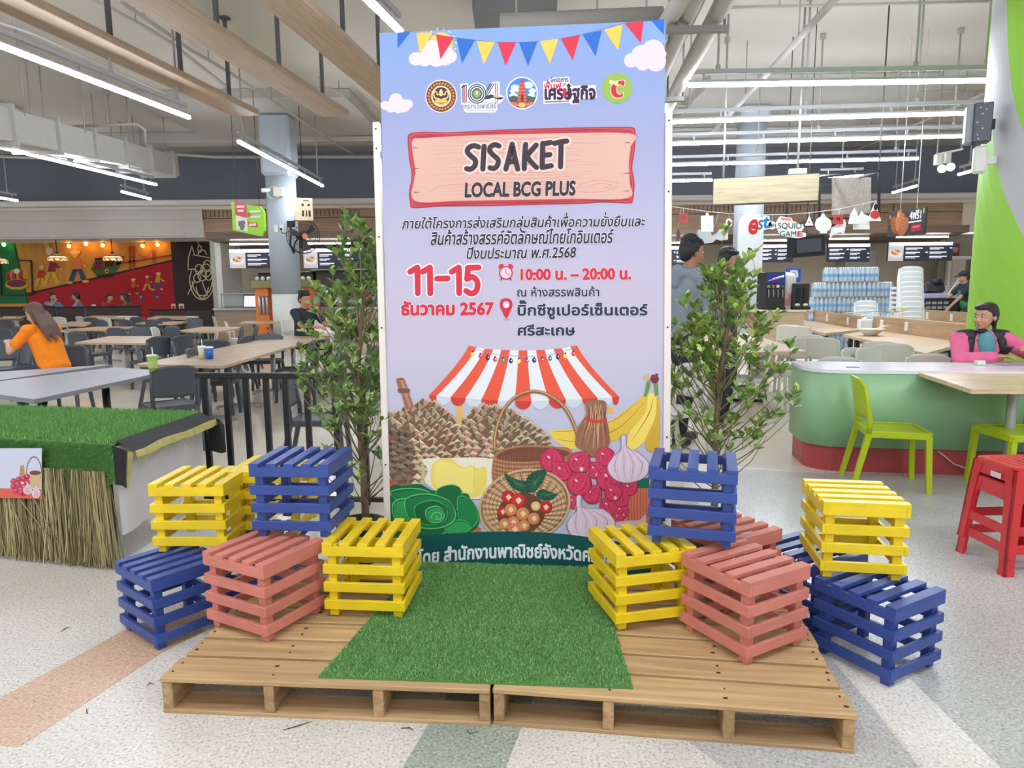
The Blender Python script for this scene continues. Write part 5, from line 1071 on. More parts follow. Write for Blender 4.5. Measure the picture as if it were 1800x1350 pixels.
for u, v, rz, lab in ((18, 557, 175, 'pale chair at the far left under the green panel'), (103, 557, 175, 'pale chair in the far row left of the booth'), (140, 556, 150, 'tall pale chair back below the man in grey'), (181, 557.5, 175, 'pale chair below the small boy in red'), (215, 556, 20, 'pale chair left of a far pair under the mural'), (233, 556, 20, 'pale chair right of a far pair under the mural'),
        (336, 556, 175, 'pale chair in front of the dark feature wall'), (376, 556, 120, 'pale chair by the olive wall end'), (272, 575, 100, 'pale chair with arched legs in mid hall'), (505, 561, 60, 'pale chair left of the young man in black'), (398, 565, 110, 'pale chair beside the stall counter'), (566, 559, -170, 'pale chair right of the young man in black')):
    chair_at('grey', u, v, rz, lab)
# cups on the tables
def cup(u, v, label, h, r0, r1, m, lid=None, straw=None, z=.74, band=None):
    p = atz(u, v, z); t = thing('drink_cup', label, 'cup', p)
    MB().lathe([(0, 0), (r0, 0), (r1, h), (r1*.94, h), (r0*.92, .004), (0, .004)], 20).build('body', m, t)
    if band: MB().lathe([(r0+(r1-r0)*.35+.0012, h*.35), (r0+(r1-r0)*.75+.0012, h*.75)], 20).build('sleeve', band, t)
    if lid: MB().lathe([(r1*1.06, h-.003), (r1*1.06, h+.008), (r1*.7, h+.014), (0, h+.014)], 20).build('lid', lid, t)
    if straw: MB().tube([(0.008, 0, h*.3), (0.004, 0, h+.085)], .0045, 8).build('straw', straw, t)
    return t
M_wp = mat('white_straw', (240, 240, 236), .4)
cup(270, 658, 'lime green paper cup with white lid and straw on the dark table', .175, .034, .047, mat('green_paper', (150, 186, 64), .4), mat('clear_lid', (226, 232, 222), .2), M_wp, band=mat('green_leaf_print', (196, 214, 120), .45))
cup(369, 631, 'blue paper cup with white rim on the long oak table', .13, .036, .046, mat('blue_paper', (40, 100, 190), .4), mat('white_rim', (236, 236, 236), .4))
cup(356, 631, 'clear plastic cup with cream drink and straw left of the blue cup', .14, .036, .046, mat('cream_drink', (206, 204, 180), .2), mat('clear_lid', (226, 232, 222), .2), M_wp)
p = atz(338, 633, .742); tag(MB().prism(rrect(.09, .06, .01), .742, .744).build('paper_napkin', mat('napkin', (236, 232, 226), .8)), 'crumpled white napkin on the near end of the oak table', 'napkin').location = (p.x, p.y, 0)
# booths and small stands by the mural
M_booth = mat('booth_brown', (58, 46, 42), .5, var=.1, scale=3)
for i, (u0, u1, v, lab) in enumerate(((0, 96, 541, 'dark booth partition left of the seated girl in blue'), (100, 146, 541, 'dark booth partition before the man in grey'), (152, 247, 540, 'long dark booth partition before the boy in red'), (262, 372, 545, 'low dark booth bench before the feature wall'))):
    a, b = atY(u0, v, 21.8), atY(u1, v, 21.8); t = thing('booth_partition', lab, 'booth', ((a.x+b.x)/2, 21.8, 0)); h = a.z
    MB().box((0, 0, h/2), (b.x-a.x, .08, h), bev=.01).build('panel', M_booth, t); MB().box((0, 0, h+.015), (b.x-a.x+.04, .12, .03), bev=.005).build('cap', M_bsteel, t)
for u0, u1, v, lab in ((70, 168, 546, 'booth table of the girl and the man'), (180, 240, 546, 'booth table of the boy and the woman in olive'), (296, 330, 541, 'booth table carrying the small menu stands')):
    a, b = atY(u0, v, 23.2), atY(u1, v, 23.2); t = thing('booth_table', lab, 'table', ((a.x+b.x)/2, 23.2, 0)); z = .76
    MB().box((0, 0, z), (b.x-a.x, .7, .04), bev=.006).build('top', wood('booth_top', (150, 110, 76), (176, 136, 98), 'X'), t); MB().cyl((0, 0, 0), (0, 0, z-.02), .04, 12).build('column', M_bsteel, t); MB().cyl((0, 0, 0), (0, 0, .02), .26, 20).build('base', M_bsteel, t)
for u, v, w_, h_, c, lab in ((305, 538, .14, .3, (206, 190, 150), 'tan table sign left of the rope picture'), (319, 538, .17, .3, (226, 224, 228), 'white table sign with red and blue print near the rope picture'), (165, 541, .14, .3, (232, 226, 222), 'white table sign left of the boy in red'), (104, 541, .2, .26, (80, 96, 156), 'blue table sign beside the girl'), (208, 541, .2, .28, (96, 100, 160), 'blue and white table sign beside the woman in olive'), (76, 541, .16, .24, (84, 96, 160), 'blue table sign left of the girl')):
    p = atY(u, v, 23.2); t = thing('table_sign', lab, 'sign', (p.x, 23.2, .78)); MB().box((0, 0, h_/2), (w_, .02, h_), bev=.003).build('card', mat('card_%d' % u, c, .5), t); MB().box((0, -.011, h_*.6), (w_*.7, .002, h_*.3)).build('printed_patch', mat('red_print', (190, 60, 60), .5), t); MB().box((0, 0, .006), (w_*1.1, .08, .012)).build('foot', M_bsteel, t)
# stained glass pendant lamps
for u, v, lab in ((101, 453, 'stained glass pendant lamp over the seated girl in blue'), (198, 453, 'stained glass pendant lamp over the boy in red'), (-4, 458, 'stained glass pendant lamp cut by the left edge')):
    p = atY(u, v, 24.5); t = thing('pendant_lamp', lab, 'lamp', p, group='stained glass pendant lamps')
    mb = MB(); prof = [(.05, .13), (.12, .11), (.22, .05), (.3, -.01), (.305, -.03)]; cols = [(206, 190, 150), (90, 70, 50), (232, 220, 180), (120, 90, 60)]
    for i in range(4):
        mb.col = rgb(*cols[i]); mb.lathe([prof[i], prof[i+1]], 24)
    mb.build('shade', colmat('stained_glass', .3, .5, .8), t)
    mb = MB()
    for k in range(28): a = 2*math.pi*k/28; mb.col = rgb(*((216, 196, 140), (170, 70, 40), (226, 206, 160))[k % 3]); mb.prism([(.3*math.cos(a-.09), .3*math.sin(a-.09)), (.3*math.cos(a+.09), .3*math.sin(a+.09)), (.285*math.cos(a+.09), .285*math.sin(a+.09)), (.285*math.cos(a-.09), .285*math.sin(a-.09))], -.1+.02*(k % 2), -.03)
    mb.build('fringe', colmat('stained_glass', .3, .5, .8), t)
    MB().cyl((0, 0, .13), (0, 0, 3.3-p.z), .015, 8).build('stem', M_bsteel, t); MB().lathe([(0, .2), (.05, .19), (.07, .15), (.05, .13), (0, .12)], 14).build('crown', M_bsteel, t)
    MB().ell((0, 0, -.03), (.06, .06, .06)).build('bulb', mat('pendant_bulb', (255, 214, 150), emit=6, ecol=(255, 206, 140)), t)
# ------------------------------------------------------------------ stalls along the back wall
STY = 25.6
M_tile = mat('stall_tile', (206, 192, 168), .4, var=.04); M_panel = wood('stall_panel', (136, 112, 88), (164, 140, 114), 'X', 1.2, .5, .05); M_pdark = wood('ledge_panel', (104, 84, 68), (128, 106, 86), 'X', 1.2, .5, .05); M_line = mat('panel_joint', (60, 50, 44), .7)
struct(MB().box((4.2, STY, 1.6), (29, .2, 3.2)).build('wall_stalls', M_tile))
xr = atY(1698, 380, WALLY).x
mb = MB(); mb.box(((XL+xr)/2, WALLY+.35, 3.68), (xr-XL, .3, 1.0)); wf = struct(mb.build('wall_stall_fascia', M_panel))
mb = MB()
for x in np.arange(XL+2, xr, 2.6): mb.box((x, WALLY+.198, 3.68), (.03, .01, 1.0))
mb.box(((XL+xr)/2, WALLY+.198, 3.86), (xr-XL, .01, .025)); mb.build('panel_joints', M_line, wf)
mb = MB()
for x0, x1 in ((XL+.1, XL+5.2), (5.8, 9.6)):
    for x in np.arange(x0, x1, .14): mb.box((x, WALLY+.195, 4.02), (.02, .012, .22))
mb.build('fascia_slats', M_line, wf)
MB().box(((xr+18)/2+1, WALLY+.3, 3.7), (18-xr+2, .3, .95)).build('wall_right_fascia', mat('warm_white_wall', (222, 208, 184), .6))['kind'] = 'structure'
struct(MB().box((xr+2.2, WALLY+1.4, 1.6), (4.4, .2, 3.2)).build('wall_right', mat('taupe_wall', (150, 142, 130), .6)))
LZ = 2.98
xl = atY(362, 418, 20.4).x; xe = atY(1704, 405, 20.4).x
mb = MB(); mb.prism([(xl, 20.4), (xe, 20.4), (xr+.2, 25.5), (XL+.1, 25.5)], LZ, LZ+.2); struct(mb.build('trim_2', M_pdark))
struct(MB().box(((XL+xr)/2, WALLY+.12, LZ+.23), (xr-XL-.4, .05, .04)).build('trim_3', mat('cove_light', (255, 190, 110), emit=5, ecol=(255, 184, 100))))
struct(MB().box((atY(380, 480, 23.3).x, 23.35, 1.6), (.22, .3, 3.2)).build('wall_stall_side', mat('olive_white', (196, 200, 176), .6)))
struct(MB().box((atY(392, 480, 22.4).x, 22.9, 1.55), (.18, 1.6, 2.9)).build('trim_4', M_white))
M_tubew = mat('menu_tube', (250, 250, 246), emit=26)
for u0, u1, v, lab in ((404, 482, 429.5, 'light tube under the ledge left of the column'), (534, 616, 428.5, 'light tube under the ledge right of the column'), (1172, 1216, 427, 'light tube under the ledge beside the banner edge'), (1330, 1392, 423, 'light tube under the ledge behind the letter cutouts'), (1458, 1527, 420, 'light tube under the ledge over the middle menu'), (1576, 1667, 417, 'light tube under the ledge at the chicken sign')):
    a, b = atY(u0, v, 21.3), atY(u1, v, 21.3); t = thing('batten_light', lab, 'lamp', ((a.x+b.x)/2, 21.3, a.z)); MB().box((0, 0, 0), (b.x-a.x, .05, .04), bev=.006).build('tube', M_tubew, t); MB().box((0, 0, (LZ-a.z)/2+.01), (b.x-a.x, .07, max(.02, LZ-a.z-.02))).build('housing', M_white, t)
M_menu = mat('menu_navy', (44, 48, 62), .4, emit=.25); M_menuw = mat('menu_white', (232, 232, 244), .4, emit=.5); M_pho = colmat('menu_photo', .4, .3, .35)
def menu(u0, v0, u1, v1, lab, photo=True, Y=21.4, skew=0):
    a, b = atY(u0, v0, Y), atY(u1, v1, Y); W = b.x-a.x; H = a.z-b.z; t = thing('menu_board', lab, 'menu board', ((a.x+b.x)/2, Y, b.z), group='overhead menu boards')
    MB().box((0, 0, H/2), (W, .08, H), bev=.004).build('light_box', M_menu, t); MB().box((0, -.042, H*.9), (W*.99, .004, H*.17)).build('header_strip', M_menuw, t)
    x0 = -W/2
    if photo:
        mb = MB(); pw = min(W*.24, H*.9)
        def r_(x, z, w_, h_, c, o): mb.col = rgb(*c); mb.box((x, -.042-o, z), (w_, .002, h_))
        def c_(x, z, rx, rz_, c, o, n=18): mb.col = rgb(*c); mb.poly([(x+rx*math.cos(2*math.pi*k/n), -.0435-o, z+rz_*math.sin(2*math.pi*k/n)) for k in range(n)])
        r_(x0+pw/2, H/2, pw*.98, H*.97, (206, 202, 206), 0); c_(x0+pw/2, H*.4, pw*.42, H*.2, (240, 240, 240), .001); c_(x0+pw/2, H*.46, pw*.32, H*.15, (206, 160, 120), .002)
        for k in range(6): c_(x0+pw*(.3+.08*k), H*(.46+.06*math.sin(k*2)), pw*.08, H*.06, ((196, 90, 60), (232, 214, 180), (150, 110, 70), (232, 200, 170))[k % 4], .003+.0004*k, 10)
        mb.build('dish_photo', M_pho, t); x0 += pw
    mb = MB(); rg = random.Random(int(u0)); cw = (W/2-x0)
    for r in range(3):
        for c in range(2):
            xx = x0+cw*(.04+.49*c); L_ = cw*rg.uniform(.22, .38); zz = H*(.68-.22*r); mb.box((xx+L_/2, -.042, zz), (L_, .004, H*.055)); mb.box((xx+L_*.35, -.042, zz-H*.07), (L_*.7, .004, H*.03))
            if rg.random() < .5: mb.box((xx+cw*.43, -.042, zz), (cw*.05, .004, H*.06))
    mb.build('menu_lines', M_menuw, t)
    mb = MB()
    for s in (-.4, .4): mb.cyl((s*W, 0, H), (s*W, 0, LZ-b.z), .012, 6)
    mb.build('hanger', M_bsteel, t); return t
menu(403, 438, 524, 471, 'menu board left of and behind the blue-grey column'); menu(533, 437, 640, 471, 'menu board with noodle photo right of the blue-grey column')
menu(1160, 433, 1214, 466, 'menu board beside the banner edge behind the man in grey', False); menu(1336, 430, 1393, 461, 'menu board under the letter cutouts', False); menu(1455, 428.5, 1527, 460, 'middle menu board above the water packs', False); menu(1561, 426, 1672, 458.5, 'menu board with rice dish photo below the chicken sign')
# stall counters
M_cnt = wood('counter_wood', (170, 150, 126), (192, 172, 146), 'X', 1.5, .5, .05); M_ss = mat('stainless', (190, 192, 194), .3, .7); M_glass = mat('sneeze_glass', (220, 232, 232), .05, alpha=.25)
def counter(x0, x1, y, h, lab):
    t = thing('stall_counter', lab, 'counter', ((x0+x1)/2, y, 0)); W = x1-x0
    MB().box((0, 0, (h-.06)/2), (W, .7, h-.06), bev=.01).build('front', M_cnt, t); MB().box((0, -.03, h-.03), (W+.04, .8, .06), bev=.008).build('worktop', M_ss, t)
    mb = MB()
    nb = max(1, int(W/1.5))
    for k in range(nb+1): mb.cyl((-W/2+.05+k*(W-.1)/nb, .1, h), (-W/2+.05+k*(W-.1)/nb, .1, h+.42), .015, 8)
    mb.build('posts', M_ss, t); MB().box((0, .1, h+.24), (W-.1, .008, .36)).build('glass_guard', M_glass, t); MB().box((0, .1, h+.43), (W, .3, .02)).build('shelf', M_ss, t); return t
counter(atY(385, 540, 21).x, atY(458, 540, 21).x, 21.0, .98, 'stall counter with glass guard left of the orange kiosk')
counter(atY(552, 540, 20.6).x, atY(700, 540, 20.6).x, 20.6, 1.0, 'stall counter with glass guard behind the young man')
counter(atY(1180, 540, 21).x, atY(1345, 540, 21).x, 21.0, 1.0, 'stall counter behind the man in the grey hoodie')
counter(atY(1590, 540, 20).x, atY(1725, 540, 20).x, 20.0, 1.0, 'stall counter behind the worker in the green apron')
for u, v, w_, h_, lab in ((575, 500, .5, .5, 'dark rice cooker on the stall shelf right of the young man'), (596, 505, .4, .35, 'steel pot on the stall counter'), (640, 500, .4, .45, 'red tin behind the shrub on the stall counter')):
    p = atY(u, v, 20.6); c = (64, 56, 58) if 'dark' in lab else ((180, 44, 44) if 'red' in lab else (190, 190, 190)); t = thing('cook_pot', lab, 'pot', (p.x, 20.75, 1.0)); MB().lathe([(0, 0), (w_*.42, 0), (w_*.5, h_*.2), (w_*.5, h_*.8), (w_*.46, h_*.82)], 18).build('body', mat('pot_%d' % u, c, .35, .3), t); MB().lathe([(w_*.5, h_*.8), (w_*.3, h_*.95), (.03, h_), (0, h_)], 18).build('lid', M_ss, t)
p = atY(440, 542, 20.6); t = thing('tablet_stand', 'white tilted notice in a black frame on the stall counter by the kiosk', 'sign', (p.x, 20.75, .98)); M = Matrix.Rotation(R(-20), 3, 'X'); MB().box((0, 0, .21), (.5, .03, .4), M, .005).build('frame', M_bsteel, t); MB().box((0, -.02, .2), (.44, .01, .34), M).build('sheet', M_menuw, t)
# stall back-wall equipment
for u0, v0, u1, v1, c, lab in ((455, 480, 552, 515, (120, 112, 100), 'dark cooking range panel behind the kiosk'), (556, 476, 690, 500, (104, 98, 92), 'extractor hood behind the shrub')):
    a, b = atY(u0, v0, 24.6), atY(u1, v1, 24.6); t = thing('kitchen_unit', lab, 'kitchen unit', ((a.x+b.x)/2, 24.9, 0)); MB().box((0, 0, a.z/2), (b.x-a.x, .8, a.z), bev=.02).build('cabinet', mat('kitchen_%d' % u0, c, .5), t); MB().box((0, -.2, a.z+.02), (b.x-a.x+.1, 1.2, .04)).build('top', M_ss, t)
# orange juice kiosk
p = atY(507, 590, 19.2); t = thing('juice_kiosk', 'orange juice kiosk with olive top and steel tubes behind the column', 'kiosk', (p.x, 19.3, 0)); M_orange = mat('kiosk_orange', (232, 128, 52), .45)
for x in (-.57, .57): MB().box((x, 0, .78), (.36, .8, 1.56), bev=.01).build('side_panel', M_orange, t)
MB().box((0, .3, .5), (1.0, .1, 1.0)).build('rear_panel', M_orange, t); MB().box((0, 0, 1.66), (1.6, 1.0, .2), bev=.01).build('top_board', mat('kiosk_olive', (146, 134, 84), .5), t)
for k in range(10): MB().ell((-.7+k*.155, -.3, 1.81), (.06, .06, .06), n=10, m=8).build('cup_lid', mat('clear_lid', (226, 232, 222), .2), t)
for k, x in enumerate((-.62, -.52, -.42)): MB().cyl((x, -.44, .85), (x, -.44, 1.35), .035, 12).build('steel_tube', M_ss, t)
for k in range(3): MB().cyl((-.45, -.405, .62-k*.14), (-.45, -.395, .62-k*.14), .03, 12).build('control_knob', M_bsteel, t)
# column fittings: fan, boxes, sign
CY = 18.0-.37; p = atY(512, 394, CY)
t = thing('wall_fan', 'black wall fan with round wire cage mounted on the blue-grey column', 'fan', (p.x, CY-.02, p.z))
MB().box((0, 0, 0), (.2, .04, .16), bev=.008).build('bracket', M_bsteel, t)
MB().tube([(0, -.03, -.04), (.02, -.12, -.25), (.0, -.16, -.5), (.1, -.2, -.72)], .028, 8).build('arm', M_bsteel, t)
hub = Vector((.36, -.3, -.32)); ax = Vector((.62, -.78, -.06)).normalized(); sx_ = ax.cross(Vector((0, 0, 1))).normalized(); sz_ = sx_.cross(ax)
MB().tube([(.1, -.2, -.72), (.12, -.2, -.5), tuple(hub-ax*.2)], .022, 8).build('yoke', M_bsteel, t); MB().tube([hub-ax*.26, hub-ax*.22, hub-ax*.04, hub], [.06, .1, .1, .07], 14).build('motor', M_bsteel, t)
mb = MB()
def ring(r, o): return [hub+ax*o+(sx_*math.cos(2*math.pi*k/28)+sz_*math.sin(2*math.pi*k/28))*r for k in range(29)]
for r, o in ((.42, .04), (.4, .1), (.4, -.02), (.28, .13), (.15, .14)): mb.tube(ring(r, o), .009 if r > .41 else .005, 5)
for k in range(24):
    d = sx_*math.cos(2*math.pi*k/24)+sz_*math.sin(2*math.pi*k/24); mb.tube([hub+ax*.14+d*.06, hub+ax*.12+d*.3, hub+ax*.04+d*.42], .0035, 4); mb.tube([hub-ax*.04+d*.1, hub-ax*.04+d*.3, hub+ax*.04+d*.42], .0035, 4)
mb.build('cage', M_bsteel, t)
for k in range(3):
    a = 2*math.pi*k/3+.4; d = sx_*math.cos(a)+sz_*math.sin(a); e = ax.cross(d); mb = MB(); mb.add([hub+ax*.05+d*.06-e*.03, hub+ax*.07+d*.06+e*.03, hub+ax*.09+d*.34+e*.13, hub+ax*.03+d*.36-e*.06, hub+ax*.04+d*.06-e*.03, hub+ax*.06+d*.06+e*.03, hub+ax*.08+d*.34+e*.13, hub+ax*.02+d*.36-e*.06], [(0, 1, 2, 3), (7, 6, 5, 4), (0, 4, 5, 1), (1, 5, 6, 2), (2, 6, 7, 3), (3, 7, 4, 0)], False); mb.build('blade', mat('fan_blade', (66, 66, 68), .4), t)
MB().cyl(hub+ax*.13, hub+ax*.15, .07, 14).build('badge', mat('fan_badge', (214, 130, 90), .4), t)
p = atY(487, 338, CY-.03); t = thing('junction_box', 'cream junction box with coiled cable high on the blue-grey column', 'junction box', (p.x, CY-.06, p.z)); MB().box((.05, 0, 0), (.24, .12, .22), bev=.01).build('box', mat('cream_plastic', (214, 208, 190), .5), t); MB().cyl((-.16, -.03, .05), (-.3, -.16, .02), .05, 12).build('lamp_head', M_white, t)
mb = MB(); mb.tube([(-.05+.15*math.cos(k*.45), -.07, -.02+.15*math.sin(k*.45)) for k in range(30)], .008, 5); mb.build('coiled_cable', M_white, t)
for u, v, lab in ((485, 402, 'blank white switch plate on the blue-grey column, left of the socket'), (495, 401.5, 'white socket with plugged fan cable on the blue-grey column')):
    p = atY(u, v, CY); t = thing('socket', lab, 'socket', (p.x, CY-.01, p.z)); MB().box((0, 0, 0), (.09, .03, .17), bev=.006).build('plate', M_white, t)
    if 'plugged' in lab: MB().box((.0, -.03, -.02), (.05, .04, .05), bev=.006).build('plug', M_bsteel, t); MB().tube([(0, -.04, -.05), (.03, -.06, -.12), (.14, -.08, -.13), (.24, -.06, -.05)], .008, 6).build('cable', M_bsteel, t)
p = atY(534, 368, 17.0); t = thing('hanging_sign', 'small wood-look direction sign peeking out right of the blue-grey column', 'sign', (p.x, 17.0, p.z), R(14)); MB().box((0, 0, 0), (.42, .06, .52), bev=.006).build('board', wood('sign_birch', (206, 176, 144), (222, 194, 164), 'X'), t)
mb = MB()
for x, z, w_, h_ in ((-.02, .1, .05, .06), (.12, .1, .06, .05), (.06, .2, .12, .02), (-.02, -.1, .05, .14), (.06, -.1, .03, .14), (.13, -.1, .05, .14)): mb.box((x, -.033, z), (w_, .004, h_))
mb.build('dark_pictograms', M_bsteel, t); MB().cyl((0, 0, .26), (0, 0, CEIL-p.z), .008, 6).build('wire', M_bsteel, t)
# green hanging promotion sign
p = atY(437, 382, 16.2); t = thing('promotion_sign', 'green hanging promotion sign with red and white left half near the column', 'sign', (p.x, 16.2, p.z), R(-16))
def rot_poly(pts): return [(x, z) for x, z in pts]
mb = MB(); pts = [(-.42, .36), (.34, .22), (.43, .12), (.43, -.3), (.33, -.44), (-.42, -.28)]; mb.add([(x, -.03, z) for x, z in pts]+[(x, .03, z) for x, z in pts], [(0, 5, 4, 3, 2, 1), (6, 7, 8, 9, 10, 11)]+[(k, (k+1) % 6, (k+1) % 6+6, k+6) for k in range(6)], False); mb.build('board', mat('promo_green', (150, 204, 40), .4), t)
mb = MB(); mb.add([(-.32, -.036, .38), (-.02, -.036, .3), (-.02, -.036, -.32), (-.32, -.036, -.26)], [(0, 3, 2, 1)]); mb.build('white_panel', M_white, t)
mb = MB(); mb.add([(-.32, -.04, .38), (-.02, -.04, .3), (-.02, -.04, -.02), (-.32, -.04, .06)], [(0, 3, 2, 1)]); mb.add([(.0, -.036, -.1), (.25, -.036, -.14), (.25, -.036, -.24), (.0, -.036, -.2)], [(0, 3, 2, 1)]); mb.add([(-.0, -.036, .1), (.08, -.036, .09), (.08, -.036, .0), (.0, -.036, .01)], [(0, 3, 2, 1)]); mb.build('red_panels', mat('promo_red', (206, 60, 84), .4), t)
mb = MB()
for x, z, w_ in ((-.17, .24, .2), (-.17, .15, .16), (.22, .12, .28), (.22, .0, .28), (.12, -.17, .18)): mb.box((x, -.043, z), (w_, .003, .05))
mb.build('white_lines', M_white, t)
mb = MB()
for x, z, r in ((-.2, -.14, .06), (-.12, -.12, .05), (-.16, -.2, .07)): mb.ell((x, -.04, z), (r, .006, r*1.2), n=10, m=6)
mb.build('grey_picture', mat('promo_grey', (110, 110, 112), .5), t); MB().box((-.4, .04, .08), (.12, .03, .5), bev=.004).build('rear_tab', mat('teal_tab', (84, 150, 110), .5), t)
mb = MB(); [mb.cyl((x, 0, .2), (x, 0, CEIL-p.z), .006, 6) for x in (-.3, .3)]; mb.build('wire', M_bsteel, t)
# ================================================================== RIGHT SIDE
M_mint = mat('mint_laminate', (150, 194, 146), .35, var=.03, scale=2); M_kick = mat('red_kick', (176, 70, 72), .4, var=.05, scale=3); M_wtop = mat('white_counter_top', (240, 238, 244), .2)
f0 = atz(1392, 795, 0); f1 = atz(1448, 829, 0); f2 = atz(1590, 834, 0); f3 = atz(1790, 840, 0)
ang = math.atan2(f3.y-f1.y, f3.x-f1.x); ux = Vector((math.cos(ang), math.sin(ang), 0)); uy = Vector((-ux.y, ux.x, 0))
org = f1.copy()-ux*.15; L_ = 3.2; D_ = .62
def cpoly(ins, r):
    pts = []; c = org+ux*r+uy*r
    for k in range(9): a = R(180+90*k/8); pts.append(c+ux*math.cos(a)*(r-ins)+uy*math.sin(a)*(r-ins))
    pts += [org+ux*(L_)+uy*ins, org+ux*L_+uy*(D_-ins), org+ux*ins+uy*(D_-ins)]
    return [((p-org).x, (p-org).y) for p in pts]
CTZ = .845
t = thing('service_counter', 'mint green service counter with white top, red base and rounded corner', 'counter', org)
MB().prism(cpoly(.03, .26), 0, .21).build('base', M_kick, t); MB().prism(cpoly(0, .26), .21, CTZ-.03, True).build('body', M_mint, t); MB().prism(cpoly(-.006, .26), CTZ-.03, CTZ).build('top', M_wtop, t)
MB().box(ux*.38+uy*.18+Vector((0, 0, CTZ+.002)), (.1, .02, .004), ang).build('cable_slot', M_bsteel, t)
mb = MB(); q_ = ux*.62-uy*.012; mb.tube([ux*1.0-uy*.005+Vector((0, 0, .2)), ux*1.12-uy*.02+Vector((0, 0, .1)), ux*1.35-uy*.05+Vector((0, 0, .02)), ux*1.6-uy*.12+Vector((0, 0, .006)), ux*2.2-uy*.15+Vector((0, 0, .006))], .006, 6)
tag(mb.build('cable', mat('white_cable', (206, 196, 196), .5)), 'thin white cable trailing down the red counter base', 'cable').location = org
# wooden table against the counter
qd = [atz(1616, 655, .83), atz(1708, 684.5, .83), atz(1830, 685, .83), atz(1830, 655.5, .83)]
P = [Vector((p.x, p.y, 0)) for p in qd]; c = sum(P, Vector())/4; c.z = 0
t = thing('dining_table', 'striped oak table in front of the mint counter at right', 'table', c); MB().prism([((p-c).x, (p-c).y) for p in P], .80, .83).build('top', wood('zebra_oak', (186, 158, 120), (222, 200, 166), 'X', 3.0, .3, .05), t)
pl = atz(1766, 850, 0); o = Vector((pl.x, pl.y, 0))-c
MB().cyl(o+Vector((0, 0, .04)), o+Vector((0, 0, .80)), .035, 16).build('column', mat('grey_leg', (176, 178, 176), .4, .2), t)
for k in range(4):
    a = R(20+90*k); d = Vector((math.cos(a), math.sin(a), 0)); mb = MB(); mb.bar(o+Vector((0, 0, .05)), o+d*.36+Vector((0, 0, .03)), .06, .03, .006); mb.cyl(o+d*.35, o+d*.35+Vector((0, 0, .03)), .02, 10); mb.build('foot', M_steel, t)
chair('lime', 2.885, 5.17, 76, 'lime green plastic chair standing before the mint counter', 'lime plastic chairs')
p = atz(1752, 872, 0); chair('lime', p.x+.26, p.y+.19, -88, 'lime green chair cut by the right edge, behind the red stools', 'lime plastic chairs')
# stacked red stools
M_red = mat('red_stool_plastic', (206, 44, 50), .28, spec=.6)
def stool(x, y, z, rz, label):
    t = thing('plastic_stool', label, 'stool', (x, y, z), R(rz), 'red plastic stools'); H = .47; a, b = .145, .19
    mb = MB(); prof = [(0, 0), (.012, -.004)]; mb.prism(rrect(.31, .31, .05), H-.018, H); mb.prism(rrect(.29, .29, .045), H-.02, H+.004)
    for x_ in (-.09, -.045, 0, .045, .09): mb.box((x_, 0, H+.005), (.022, .2, .006), bev=.002)
    mb.build('seat', M_red, t)
    MB().prism([(.02*math.cos(k*.524), .02*math.sin(k*.524)) for k in range(12)], H+.0045, H+.0065).build('hole_shade_disc', mat('painted_hole_shade', (96, 18, 22), .5), t)  # dark disc on the closed seat, a hole's shade put into its colour
    for sx in (-1, 1):
        for sy in (-1, 1):
            mb = MB(); th = .014
            def L(z0, hw0, z1, hw1, wd0, wd1):
                for ax in (0, 1):
                    pts = []
                    for z_, hw, wd in ((z0, hw0, wd0), (z1, hw1, wd1)):
                        for al in (0, wd):
                            for de in (0, th):
                                q = [hw-al, hw-de] if ax == 0 else [hw-de, hw-al]; pts.append(Vector((sx*q[0], sy*q[1], z_)))
                    mb.add(pts, [(0, 1, 3, 2), (4, 6, 7, 5), (0, 4, 5, 1), (2, 3, 7, 6), (0, 2, 6, 4), (1, 5, 7, 3)], False)
            L(H-.01, a+.008, H-.09, a+.016, .09, .058); L(H-.09, a+.016, .03, b-.004, .058, .05); L(.03, b-.004, 0, b, .054, .054); mb.build('leg', M_red, t)
    for s in (-1, 1):
        for ax in (0, 1):
            for z_, h_, hw in ((H-.045, .07, a+.01), (.14, .05, b-.016)):
                mb = MB(); ln = 2*hw-.02; mb.box((0, s*hw-s*.007, z_) if ax == 0 else (s*hw-s*.007, 0, z_), (ln, .012, h_) if ax == 0 else (.012, ln, h_), bev=.003); mb.build('apron' if z_ > .3 else 'stretcher', M_red, t)
    return t
sx0 = atz(1765, 1016, 0); sl = atz(1686, 972, 0); e1 = (sl-sx0); e1.z = 0; e1n = e1.normalized(); e2n = Vector((e1n.y, -e1n.x, 0)); e2n = e2n if e2n.x > 0 else -e2n
sc_ = sx0+e1n*.19+e2n*.19; rz = math.degrees(math.atan2(e2n.y, e2n.x))
stool(sc_.x, sc_.y, 0, rz, 'lower red plastic stool of the stack at the right edge'); st2 = stool(sc_.x, sc_.y, .1, rz, 'upper red plastic stool with a price sticker, atop the stack at the right edge')
MB().box((-.158-.002, -.03, .41), (.003, .075, .03), bev=.001).build('price_sticker', mat('sticker', (226, 206, 200), .5), st2)
